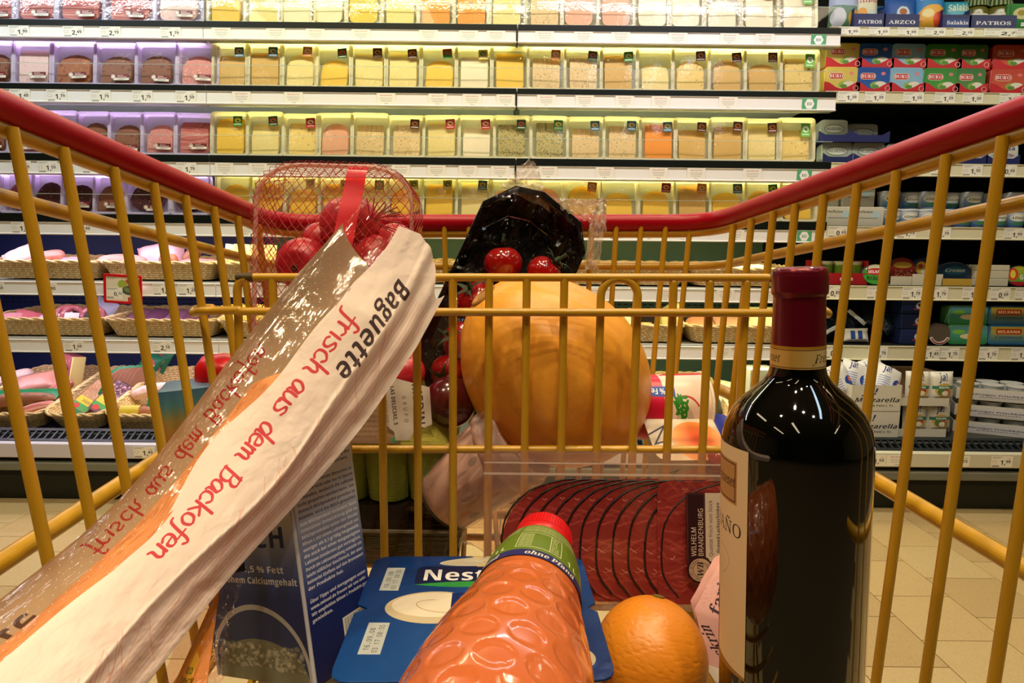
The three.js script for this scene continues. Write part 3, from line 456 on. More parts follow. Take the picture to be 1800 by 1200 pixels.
const deckSpec = [[-70, 74, 'holding pink sausage and green-wrapped packs'], [76, 181, 'holding two pâté packs'], [182, 292, 'with green-wrapped slices standing in it'], [294, 420, 'behind the blue carton'], [430, 560, 'behind the bread bag'], [1000, 1150, 'behind the melon and pink tub'], [1152, 1300, 'holding foil cheeses beside the wine bottle']];
for (const [a, b, d] of deckSpec) { const [x0, x1] = bx(a, b, DB, 745); basket(x0, x1, deckY, DB, 0.44, 0.07, deckTilt, `light wicker basket on the bottom deck, ${d}`, 'wicker baskets'); }
// contents: place by picture column, row height and distance
function item(name, label, cat, geo, m, px, y, Z, rot = [0, 0, 0], group, py = 500) { const o = solo(name, label, cat, geo, m, V(xAt(px, py, Z), y, -Z), group); o.rotation.set(...rot); return o; }
const pinkFilm = gloss('pinkpack', '#d98c86'), clearBag = clearFilm('clear_bag', 0xffffff, 0.004, 0.08);
const fMat = (k) => foodMat[k];
{
  const y0 = EY + 0.012;
  item('sausage_pack', 'pale film pack of sausages leaning in the first upper basket', 'sausage pack', pillow(0.15, 0.085, 0.04), gloss('sauspack', '#e3b7b0'), 45, y0 + 0.075, ZS + 0.12, [-0.5, 0, 0.5]);
  item('sausage', 'pinkish sausage end beside the leaning film pack, upper basket', 'sausage', sausageGeo(0.11, 0.024), fMat('pink'), 92, y0 + 0.07, ZS + 0.14, [0, 0.3, 0.2]);
  item('meat_pack', 'small clear-wrapped meat pack near the middle of the first upper basket', 'meat pack', pillow(0.13, 0.07, 0.03), gloss('pinkpale', '#c9a3a8'), 128, y0 + 0.045, ZS + 0.14, [-0.6, 0, 0.1]);
  item('sausage', 'thick pink sausage above the red offer sign, nearer the trolley rim', 'sausage', sausageGeo(0.12, 0.026), fMat('pink'), 205, y0 + 0.055, ZS + 0.11, [0, 0.5, 0.1]);
  item('sausage', 'second pink sausage above the red offer sign, further inwards', 'sausage', sausageGeo(0.11, 0.025), fMat('pink'), 240, y0 + 0.055, ZS + 0.12, [0, -0.3, -0.1]);
  item('sausage_bag', 'big clear bag of pink sausages heaped in the second upper basket', 'sausage bag', pillow(0.19, 0.12, 0.09, 14), gloss('bagpink', '#dfb0b6'), 288, y0 + 0.072, ZS + 0.17, [-0.3, 0, 0.2]);
  item('sausage', 'cut brown sausage end lying before the big clear bag', 'sausage', sausageGeo(0.07, 0.028, 0), fMat('roast'), 299, y0 + 0.062, ZS + 0.08, [0, 0.4, 0.1]);
  item('sausage', 'brown sausage ring end standing behind the flat pack', 'sausage', sausageGeo(0.08, 0.026, 0), fMat('brown'), 340, y0 + 0.085, ZS + 0.14, [0, 0.5, 0.9]);
  item('meat_pack', 'flat pinkish pack at the corner of the second upper basket', 'meat pack', pillow(0.17, 0.08, 0.03), gloss('flatpink', '#c88e86'), 345, y0 + 0.05, ZS + 0.09, [-1.2, 0, 0.05]);
  const yp = (k) => cell('snack' + k, (x) => { bg(x, '#fff3c0', '#f4dc86'); x.save(); x.translate(128, 150); x.rotate(-Math.PI / 2); txt(x, 'Käse', 20, -14, 44, '#5a4a1c'); txt(x, 'Snack', 30, 34, 40, '#5a4a1c'); x.restore(); });
  const pg = cellUV(pillow(0.044, 0.118, 0.026), yp(0));
  [405, 420, 435, 450, 464, 478].forEach((px, i) => { const o = item('snack_packet', `pale yellow upright packet, ${ORD[i + 1]} in the row beside the plum punnet`, 'snack packet', pg, printM, px, EY + 0.085, ZS + 0.1 + 0.012 * i, [-0.1, -0.25, -0.12], 'yellow snack packets'); });
  item('cheese_pack', 'bright white flat pack in the basket beside the bottle neck', 'cheese pack', pillow(0.21, 0.07, 0.03), gloss('white', '#f7f3e2'), 1245, EY + 0.058, ZS + 0.12, [-0.9, 0, 0]);
  item('cheese_pack', 'second white flat pack nearest the bottle neck', 'cheese pack', pillow(0.2, 0.07, 0.03), gloss('white', '#f7f3e2'), 1308, EY + 0.06, ZS + 0.14, [-0.9, 0, 0.03]);
  item('cheese_pack', 'small clear box lid showing over the wide basket rim', 'cheese pack', rbox(0.08, 0.03, 0.06, 0.006), mat('clear_lid', '#ffffff', 0.15, { transmission: 0.7, thickness: 0 }), 1090, EY + 0.075, ZS + 0.2);
}
{
  const y0 = FY + 0.01;
  item('meat_pack', 'pink ham pack at the outer end of the first lower basket', 'meat pack', pillow(0.12, 0.07, 0.035), gloss('ham1', '#cf8a92'), 12, y0 + 0.045, ZS + 0.1, [-0.9, 0, 0.1]);
  item('meat_pack', 'reddish meat pack beside the pink ham pack, first lower basket', 'meat pack', pillow(0.12, 0.075, 0.035), gloss('ham2', '#c2636c'), 44, y0 + 0.05, ZS + 0.12, [-0.9, 0.2, -0.1]);
  item('meat_pack', 'pale crumpled pack between ham and ring sausages', 'meat pack', pillow(0.12, 0.06, 0.03), gloss('pale2', '#dcc3cf'), 85, y0 + 0.045, ZS + 0.11, [-1, 0, 0]);
  [[118, 'nearer the pale pack'], [132, 'in the middle'], [170, 'with black label nearest the violet packs']].forEach(([px, d], i) => {
    const g = thing('ring_sausage', `red ring sausage with paper sleeve, ${d}`, 'sausage', V(xAt(px, 560, ZS + 0.12), y0 + 0.063, -ZS - 0.12 + i * 0.01), 'ring sausages'); g.rotation.set(-0.5, 0.3, 0.4 - i * 0.3);
    part('ring', new THREE.TorusGeometry(0.034, 0.013, 10, 24), fMat('sal'), g); part('sleeve', box(0.05, 0.035, 0.003, 0, -0.01, 0.0145), i === 2 ? mat('sleeve_black', '#2a1c1c', 0.5) : mat('sleeve_white', '#efe7e2', 0.5), g);
  });
  item('film_tail', 'clear film corner standing up behind the ring sausages', 'film wrapper', pillow(0.1, 0.07, 0.008), mat('film_tail', '#cfcfe6', 0.3, { transmission: 0.5, thickness: 0 }), 182, y0 + 0.09, ZS + 0.2, [-0.3, 0, -0.4]);
  [240, 272, 306, 338].forEach((px, i) => item('meat_pack', `flat violet-looking meat pack, ${ORD[i + 1]} in the second lower basket`, 'meat pack', pillow(0.09, 0.17, 0.03), gloss('violet' + i, ['#8d5a74', '#7a4a6a', '#946682', '#8a4f66'][i]), px, y0 + 0.05, ZS + 0.16, [-1.2, 0.15, 0], 'flat violet meat packs'));
  [[405, '#ecd25a'], [432, '#e6cf6a'], [462, '#f0dc7c'], [500, '#e2c458']].forEach(([px, c], i) => item('cheese_piece', `yellow wrapped cheese piece, ${ORD[i + 1]} in the basket beside the bread bag`, 'cheese', pillow(0.09, 0.1, 0.05), gloss('cheese' + i, c), px, y0 + 0.07, ZS + 0.12, [-0.5, 0.2 * i, 0.1], 'yellow cheese pieces'));
  const wedge = (w, h, d) => ext(new THREE.Shape([V(-w / 2, 0, 0), V(w / 2, 0, 0), V(w / 2 - 0.01, h, 0), V(-w / 2 + 0.004, h * 0.75, 0)].map((p) => new THREE.Vector2(p.x, p.y))), d, 0.004);
  item('cheese_wedge', 'pale cheese lump in clear film beside the melon', 'cheese', pillow(0.1, 0.1, 0.06), gloss('greenish', '#d5ddb8'), 1095, y0 + 0.06, ZS + 0.15, [-0.3, 0, 0.2]);
  item('cheese_wedge', 'cheese block in black printed wrap with beige window', 'cheese', wedge(0.1, 0.1, 0.06), gloss('blackwrap', '#1b1c22'), 1130, y0 + 0.012, ZS + 0.19, [0, 0, 0]);
  item('cheese_wedge', 'beige rind block before the black wrap', 'cheese', rbox(0.06, 0.055, 0.03, 0.006), fMat('t'), 1135, y0 + 0.035, ZS + 0.11, [0, 0, 0]);
  item('cheese_wedge', 'light hard-cheese wedge with yellow label leaning on the basket corner', 'cheese', wedge(0.09, 0.12, 0.05), fMat('c'), 1176, y0 + 0.012, ZS + 0.18, [0, 0.3, 0.15]);
  item('cheese_wedge', 'dark-wrapped wedge end at the basket corner', 'cheese', wedge(0.06, 0.1, 0.05), gloss('blackwrap2', '#24262a'), 1198, y0 + 0.012, ZS + 0.22, [0, 0.2, -0.2]);
  [[1236, '#f0a676', 'nearer the wedges'], [1288, '#f2b78c', 'nearer the bottle neck']].forEach(([px, c, d]) => item('cheese_pack', `flat salmon-orange pack in the lower basket, ${d}`, 'cheese pack', pillow(0.12, 0.14, 0.03), gloss('salmon' + px, c), px, y0 + 0.05, ZS + 0.14, [-1.1, 0, 0]));
  item('cheese_pack', 'pale green cheese pack behind the bottle neck', 'cheese pack', pillow(0.15, 0.12, 0.05), gloss('palegreen', '#dbe09a'), 1345, y0 + 0.075, ZS + 0.14, [-0.6, 0, 0]);
}
// bottom deck
{
  const Y = (k) => deckY + 0.03 + k * 0.105;      // height inside a tilted basket, k from front to back
  const Z = (k) => DB + 0.05 + k * 0.34;
  const grn = gloss('greenwrap', '#14804c', 0.25), lw = cell('liver', (x) => { bg(x, '#b9865a', '#b9865a'); for (let i = 0; i < 300; i++) { x.fillStyle = ['#d9a88a', '#8a4a3a', '#e3c2a0'][i % 3]; x.fillRect(rnd() * 256, rnd() * 110, 5, 4); } x.fillStyle = '#f0c82e'; x.fillRect(0, 104, 256, 36); x.fillStyle = '#4aa04a'; x.fillRect(0, 140, 256, 30); oval(x, 70, 160, 46, 14, '#d23a2a'); x.fillStyle = '#1c7a4a'; x.fillRect(0, 172, 256, 20); txt(x, 'Delikatess', 140, 132, 26, '#7a5a10'); });
  const lw2 = cell('liver2', (x) => { bg(x, '#6a3c4a', '#6a3c4a'); for (let i = 0; i < 160; i++) { x.fillStyle = ['#c9a0a0', '#3a1c2a', '#a0707a'][i % 3]; x.fillRect(rnd() * 256, rnd() * 110, 16, 11); } x.fillStyle = '#f0c82e'; x.fillRect(0, 104, 256, 36); x.fillStyle = '#4aa04a'; x.fillRect(0, 140, 256, 26); oval(x, 80, 168, 50, 14, '#d23a2a'); txt(x, 'Sülze', 140, 132, 28, '#7a5a10'); });
  [[lw, 128, 'with coarse pink filling', 0], [lw2, 164, 'with dark mottled filling', 1]].forEach(([c, px, d, i]) => {
    const g = thing('pate_pack', `oval pâté pack ${d} leaning in the deck basket`, 'pâté pack', V(xAt(px, 715, Z(0.1)), Y(0.1) + 0.01, -Z(0.1))); g.rotation.set(-0.75, 0.25, -0.42);
    part('body', ext(rrShape(0.072, 0.155, 0.03), 0.028, 0.004).translate(0, 0.08, -0.034), i ? fMat('dark') : fMat('roast'), g);
    part('foil', ext(rrShape(0.092, 0.175, 0.012), 0.0015).translate(0, 0.08, -0.04), grn, g);
    part('front_print', print(0.068, 0.15, c).translate(0, 0.08, -0.0012 + 0.0005), printM, g);
  });
  item('sausage', 'long brown sausage in green wrap lying across the first deck basket', 'sausage', sausageGeo(0.26, 0.026, 0.06), fMat('brown'), 38, Y(0.22) + 0.03, Z(0.22), [0, 0.1, 0.05], undefined, 715);
  item('green_wrap', 'dark green foil sheet under the long brown sausage', 'wrapper', pillow(0.28, 0.1, 0.02), grn, 42, Y(0.3) + 0.032, Z(0.3), [-1.1, 0, 0.06], undefined, 705);
  item('sausage', 'short red sausage before the long brown one', 'sausage', sausageGeo(0.12, 0.022), fMat('ham'), 70, Y(0.05) + 0.03, Z(0.05), [0, 0.4, 0.2], undefined, 735);
  item('sausage', 'pale veal sausage pack higher up in the first deck basket', 'sausage', sausageGeo(0.16, 0.026), fMat('pale'), 25, Y(0.7) + 0.03, Z(0.7), [0, 0.4, 0.35], undefined, 690);
  item('sausage_pack', 'pack of small pink sausages behind the long brown sausage', 'sausage pack', pillow(0.18, 0.1, 0.05), gloss('pinkmix', '#c98a78'), 66, Y(0.55) + 0.04, Z(0.55), [-0.8, 0, 0.3], undefined, 700);
  { const g = thing('salami_block', 'tall pink salami block with dark oval seal, standing at the back of the deck basket', 'salami', V(xAt(122, 690, Z(0.75)), Y(0.75) + 0.05, -Z(0.75))); g.rotation.set(-0.15, -0.35, -0.2);
    part('block', rbox(0.1, 0.17, 0.06, 0.008), fMat('sal'), g); part('seal', new THREE.TorusGeometry(0.026, 0.005, 6, 20).scale(1.3, 0.7, 0.6).translate(0, 0.03, 0.031), mat('seal_purple', '#4a1c3a', 0.4), g); part('rind', rbox(0.006, 0.165, 0.056, 0.002, 0.0505, 0, 0), fMat('c'), g); }
  item('sausage', 'red sausage between the salami block and the pâté packs', 'sausage', sausageGeo(0.11, 0.022), fMat('ham'), 108, Y(0.5) + 0.03, Z(0.5), [0, 0.2, 0.5], undefined, 700);
  for (let i = 0; i < 6; i++) { const px = 212 + i * 8, g = thing('wrapped_slice', `dark loaf slice in green wrap, ${ORD[i + 1]} of the standing row`, 'sausage slice', V(xAt(px, 710, Z(0.5 + i * 0.03)), Y(0.5) + 0.055, -Z(0.5 + i * 0.03)), 'green wrapped slices'); g.rotation.set(-0.35, 0.9, -0.3); part('slice', ext(foodShape('a', 0.085, 0.13), 0.012, 0.002), fMat('brown'), g); part('wrap', ext(foodShape('a', 0.1, 0.15), 0.006, 0.001).translate(0, 0.004, -0.008), grn, g); }
  const gw = cell('greenpack', (x) => { bg(x, '#0f7a5a', '#0c5a3c'); oval(x, 120, 60, 80, 30, '#c23a4a'); oval(x, 150, 105, 60, 24, '#e0707a'); txt(x, 'Landleber', 120, 70, 34, '#ffe9c0'); });
  [[257, 0.9, -0.5, 'nearer the aisle'], [276, 1.0, -0.42, 'reaching highest']].forEach(([px, k, r, d]) => item('green_packet', `tall green sausage packet with red badge, ${d}`, 'sausage pack', cellUV(pillow(0.08, 0.17, 0.03), gw), printM, px, Y(k) + 0.04, Z(k), [-0.2, 0.2, r], undefined, 670));
  item('sausage', 'brown sausage with yellow band at the front of the third deck basket', 'sausage', sausageGeo(0.19, 0.024, 0.05), fMat('roast'), 235, Y(0.02) + 0.025, Z(0.02), [0, 0.1, -0.02], undefined, 732);
  item('sausage_band', 'yellow and green paper band around the front brown sausage', 'paper band', new THREE.CylinderGeometry(0.0262, 0.0262, 0.07, 20, 1, true).rotateZ(Math.PI / 2), mat('band_yellow', '#d9c43a', 0.4), 232, Y(0.02) + 0.030, Z(0.02), [0, 0.1, -0.02], undefined, 732);
  item('green_wrap', 'green foil corner beside the blue carton', 'wrapper', pillow(0.09, 0.09, 0.02), grn, 280, Y(0.1) + 0.03, Z(0.1), [-0.6, 0.2, 0.1], undefined, 730);
  item('sausage', 'pale sausage behind the front brown one, third deck basket', 'sausage', sausageGeo(0.15, 0.025), fMat('pale'), 268, Y(0.4) + 0.04, Z(0.4), [0, 0.3, 0.2], undefined, 700);
  [[1198, 690, '#e9e4c8'], [1215, 715, '#2f3a44'], [1236, 700, '#dfe3d6'], [1262, 720, '#c9cfc6'], [1283, 705, '#f0e6b4'], [1250, 735, '#3a4a3c'], [1222, 742, '#e7d9a0']].forEach(([px, py, c], i) => item('foil_cheese', `small foil-wrapped cheese, ${ORD[i + 1]} of the heap behind the trolley corner`, 'cheese', pillow(0.09, 0.07, 0.035), gloss('foil' + i, c, 0.25), px, Y(0.15 + (745 - py) / 80) + 0.03, Z(0.15 + (745 - py) / 80), [-0.5, 0.3 * (i % 3) - 0.3, 0.4 * (i % 2) - 0.2], 'foil cheeses', py));
}
// red-framed offer sign hanging on the upper basket rail
{
  const g = thing('offer_sign', 'red-framed offer sign reading 0.73, hanging on the upper basket rail', 'sign', V(xAt(216, 507, ZS - 0.03), yAt(508, ZS - 0.03, 216), -ZS + 0.028)); g.rotation.z = -0.05;
  const W = 0.142, H = 0.108, s = rrShape(W, H, 0.006); s.holes.push(rrShape(W - 0.016, H - 0.016, 0.003, THREE.Path));
  part('frame', ext(s, 0.004, 0.0008), mat('sign_red', '#c9141c', 0.35), g);
  const t = ctex(canvas(512, 384, (x, W, H) => { x.fillStyle = '#e9e0c4'; x.fillRect(0, 0, W, H); x.fillStyle = '#c8453a'; x.fillRect(300, 40, 212, 110); x.fillStyle = '#a5b64a'; x.beginPath(); x.ellipse(250, 120, 70, 70, 0, 0, 7); x.fill(); x.fillStyle = '#4a5a50'; x.beginPath(); x.ellipse(360, 210, 120, 70, 0, 0, 7); x.fill(); x.fillStyle = '#7a8f5a'; x.beginPath(); x.ellipse(320, 200, 50, 34, 0.4, 0, 7); x.fill(); x.fillStyle = '#c8453a'; x.fillRect(330, 310, 182, 74); x.fillStyle = '#fff'; x.font = 'bold 30px sans-serif'; x.fillText('ANGEBOT', 330, 90); x.fillText('DER WOCHE', 320, 130); x.fillStyle = '#f7f3e2'; x.fillRect(0, 170, 250, 180); x.fillStyle = '#777'; x.fillRect(16, 186, 160, 8); x.fillRect(16, 204, 120, 6); x.fillStyle = '#222'; x.font = 'bold 78px sans-serif'; x.fillText('0,', 120, 300); x.font = 'bold 50px sans-serif'; x.fillText('73', 186, 280); for (let k = 0; k < 26; k++) x.fillRect(14 + k * 4, 318, 1 + (k * 5) % 3, 26); x.fillStyle = '#888'; x.fillRect(14, 24, 150, 8); x.fillRect(14, 44, 110, 6); }));
  part('sheet', new THREE.PlaneGeometry(W - 0.014, H - 0.014).translate(0, 0, 0.0025), mat('sign_print', '#ffffff', 0.5, { map: t }), g);
  part('backing', box(W - 0.014, H - 0.014, 0.002, 0, 0, 0), paperM, g);
}

// ------------------------------------------------------------------ the dark cabinet's goods
const RY = Object.fromEntries(rowsR.map((r) => [r.n, r.top + 0.0003]));
const px2m = (n, Z) => n / FPX * Z * 1.02;
function buko(px, y, col, w, layer, Z, label) {
  const g = thing('cream_cheese_tub', label, 'cream cheese tub', V(xAt(px, 130, Z), y, -Z), 'cream cheese tubs in red trays'), W = px2m(w, Z), H = 0.088;
  const c = cell('buko' + col, (x) => { const k = { yellow: ['#d8bf5a', '#e8d27a'], blue: ['#1d4a9a', '#2f6ab8'], light: ['#7fb2d0', '#a4cbe0'], green: ['#3a8a3a', '#56a84a'], dark: ['#3f7a44', '#6a9a52'], red: ['#c8483a', '#d9694a'] }[col]; bg(x, ...k); oval(x, 175, 140, 70, 34, 'rgba(150,190,80,.9)'); oval(x, 190, 132, 46, 24, '#f3efdc'); oval(x, 150, 150, 26, 16, 'rgba(90,150,60,.9)'); x.fillStyle = '#c8242a'; x.beginPath(); x.roundRect(26, 42, 120, 50, 22); x.fill(); x.strokeStyle = '#f3e6c0'; x.lineWidth = 4; x.stroke(); txt(x, 'BUKO', 86, 80, 38, '#fff', 'bold', 'serif'); oval(x, 206, 44, 18, 14, 'rgba(235,130,140,.9)'); });
  const tint = { yellow: '#d8bf5a', blue: '#24509c', light: '#86b6d2', green: '#3f8f3d', dark: '#3f7a44', red: '#c8483a' }[col];
  part('body', ext(rrShape(W, H, 0.014), 0.045, 0.003).translate(0, H / 2 + 0.004, -0.05), mat('tub_' + col, tint, 0.35), g);
  part('label', print(W - 0.004, H - 0.004, c).translate(0, H / 2 + 0.004, -0.0015), printM, g);
  return g;
}
function redTray(px0, px1, y, Z, label) {
  const W = px2m(px1 - px0, Z), g = thing('display_tray', label, 'carton tray', V(xAt((px0 + px1) / 2, 130, Z), y, -Z + 0.004), 'red carton trays'), H = 0.034, m = mat('tray_red', '#c9202a', 0.5);
  const s = new THREE.Shape(); s.moveTo(-W / 2, 0); s.lineTo(W / 2, 0); s.lineTo(W / 2, H * 1.15); s.bezierCurveTo(W * 0.25, H * 1.1, W * 0.2, H * 0.35, -W * 0.05, H * 0.4); s.bezierCurveTo(-W * 0.25, H * 0.5, -W * 0.3, H * 1.2, -W / 2, H * 1.15); s.lineTo(-W / 2, 0);
  part('front', ext(s, 0.002), m, g); part('bottom', box(W, 0.002, 0.1, 0, 0.001, -0.05), m, g);
  part('emblem', new THREE.TorusGeometry(0.009, 0.0016, 5, 14).translate(W * 0.38, H * 0.45, 0.003), mat('emblem_pink', '#f0a9a4', 0.5), g);
}
const bukoX = [[1480, 'yellow', 54], [1536, 'blue', 54], [1595, 'light', 54], [1655, 'green', 54], [1708, 'dark', 48], [1775, 'red', 58]];
const colN = { yellow: 'yellow', blue: 'deep blue', light: 'light blue', green: 'bright green', dark: 'dull green', red: 'red and yellow' };
for (const layer of [0, 1]) {
  const y = RY.B + layer * 0.098;
  bukoX.forEach(([px, c, w]) => { buko(px, y + 0.003, c, w, layer, ZR + 0.03 + layer * 0.03, `${colN[c]} cream cheese tub with red oval logo, ${layer ? 'upper' : 'lower'} layer`); redTray(px - w / 2 - 2, px + w / 2 + 3, y, ZR + 0.022 + layer * 0.03, `red wavy-edged carton tray before the ${layer ? 'upper' : 'lower'} ${colN[c]} cream cheese tub`); });
}
{ // top shelf: feta bags, jars and their trays
  const Z = ZR + 0.03, y = RY.A;
  const patros = cell('patros', (x) => { bg(x, '#8a9cc8', '#5a8a50'); x.fillStyle = '#b8c8e8'; x.fillRect(0, 0, 256, 100); oval(x, 70, 150, 60, 40, '#dfe3ea'); oval(x, 200, 150, 50, 36, '#d9b23a'); txt(x, 'PATROS', 128, 62, 56, '#b01c2c', 'bold', 'serif', 230); });
  const patros2 = cell('patros2', (x) => { bg(x, '#f3ecd8', '#dfe2b0'); oval(x, 70, 130, 50, 36, '#eda53a'); oval(x, 170, 140, 56, 36, '#d8e0d8'); txt(x, 'PATROS', 128, 70, 56, '#b01c2c', 'bold', 'serif', 230); });
  const blue = cell('bluebox', (x) => { bg(x, '#1560b8', '#0d4a9a'); oval(x, 120, 110, 50, 34, '#cfe2ec'); oval(x, 120, 104, 30, 16, '#b8622a'); x.fillStyle = '#7fc4e8'; x.fillRect(0, 0, 256, 26); });
  const sal = cell('salakis', (x) => { bg(x, '#2f8ad0', '#2f8ad0'); oval(x, 128, 140, 130, 60, '#f0b23a'); oval(x, 180, 150, 60, 36, '#e8542a'); oval(x, 80, 120, 50, 20, '#f6e3a0'); txt(x, 'Salakis', 128, 56, 60, '#ffffff', 'italic bold', 'serif', 220); });
  const sal2 = cell('salakis2', (x) => { bg(x, '#39a8c8', '#7fc8d0'); oval(x, 128, 180, 120, 30, '#e8702a'); txt(x, 'Salakis', 128, 76, 58, '#f7f3c0', 'italic bold', 'serif', 220); });
  const pk = (px, w, h, c, lab, dz = 0, r = 0) => { const W = px2m(w, Z), o = item('feta_bag', lab, 'cheese bag', cellUV(pillow(W, h, 0.05), c), printM, px, y + h / 2 + 0.004, Z + 0.025 + dz, [-0.12, 0, r], undefined, 20); return o; };
  pk(1482, 50, 0.17, patros, 'blue-green feta bag with red lettering at the cabinet edge', 0.0, -0.04); pk(1520, 42, 0.15, patros2, 'cream feta bag with red lettering in the first navy tray', 0.005, 0.03);
  pk(1552, 26, 0.12, blue, 'narrow blue packet behind the second navy tray', 0.07, 0); pk(1583, 54, 0.14, blue, 'blue cheese packet with brown cow picture', 0.01, 0.02); pk(1634, 48, 0.15, sal, 'blue and yellow salad cheese bag with white lettering', -0.004, 0.05); pk(1680, 44, 0.115, sal2, 'turquoise feta packet with yellowish lettering', 0.008, 0.02);
  const tr = (px0, px1, s, fill, lab) => { const W = px2m(px1 - px0, Z), c = cell('tr' + s, (x) => { bg(x, fill, fill); txt(x, s, 128, 128, 110, '#f3f3f3', 'bold', s === 'Salakis' ? 'serif' : 'serif', 240); }); const g = thing('display_tray', lab, 'carton tray', V(xAt((px0 + px1) / 2, 40, Z - 0.02), y, -Z + 0.022)); part('front', ext(rrShape(W, 0.05, 0.003), 0.002).translate(0, 0.025, 0), mat('tray_navy', '#232a66', 0.5), g); part('side', box(0.002, 0.07, 0.1, -W / 2, 0.035, -0.05), M.tray_navy, g); part('bottom', box(W, 0.002, 0.1, 0, 0.001, -0.05), M.tray_navy, g); part('lettering', print(W * 0.8, 0.03, c).translate(0.002, 0.02, 0.0026), printM, g); };
  tr(1502, 1553, 'PATROS', '#232a66', 'navy carton tray under the cream feta bag'); tr(1555, 1612, 'ARZCO', '#232a66', 'navy carton tray under the blue cow packet'); tr(1658, 1704, 'Salakis', '#1c3f8a', 'blue carton tray under the turquoise feta packet'); tr(1706, 1782, 'PATROS', '#232a66', 'navy carton tray under the two jars');
  [[1718, 0.06, 'nearer the turquoise packet'], [1756, 0.068, 'nearer the green tub']].forEach(([px, r, d]) => { const g = thing('cheese_jar', `olive jar of feta cubes with striped cloth lid, ${d}`, 'jar', V(xAt(px, 20, Z + 0.05), y + 0.003, -Z - 0.07)); r *= 0.8;
    part('glass', lathe([[0, 0], [r * 0.9, 0], [r, 0.01], [r, 0.085], [r * 0.85, 0.1], [r * 0.85, 0.106]], 24), mat('jar_olive', '#6f6a2a', 0.15), g); part('lid', lathe([[r * 1.02, 0.1], [r * 0.98, 0.115], [r * 0.8, 0.135], [0, 0.138]], 24), mat('cloth_green', '#b9c4a0', 0.8, { map: ctex(canvas(64, 64, (x) => { x.fillStyle = '#dfe0c8'; x.fillRect(0, 0, 64, 64); x.fillStyle = '#4a6a3a'; for (let i = 0; i < 4; i++) x.fillRect(i * 16, 0, 8, 64); }), [6, 1]) }), g);
    part('label', cellUV(sheet(8, 1, (u, v) => V(Math.sin((u - 0.5) * 1.9) * (r + 0.001), 0.02 + v * 0.05, Math.cos((u - 0.5) * 1.9) * (r + 0.001))), patros2), printM, g); });
  const gt = cell('greentub', (x) => { bg(x, '#2f8a3a', '#1f7a2f'); oval(x, 120, 60, 90, 46, '#e3d9a0'); oval(x, 110, 56, 40, 22, '#b0a03a'); x.fillStyle = '#fff'; x.fillRect(120, 130, 90, 30); });
  { const g = thing('dip_tub', 'green dip tub with pale round picture at the shelf end', 'tub', V(xAt(1800, 20, Z), y, -Z - 0.05)); part('body', tub(0.1, 0.08, 0.12, 0.1, 0.1, 0.01), mat('tub_green', '#2a7a34', 0.4), g); part('label', print(0.1, 0.085, gt).rotateX(0.1).translate(0, 0.05, 0.0475), printM, g); }
}
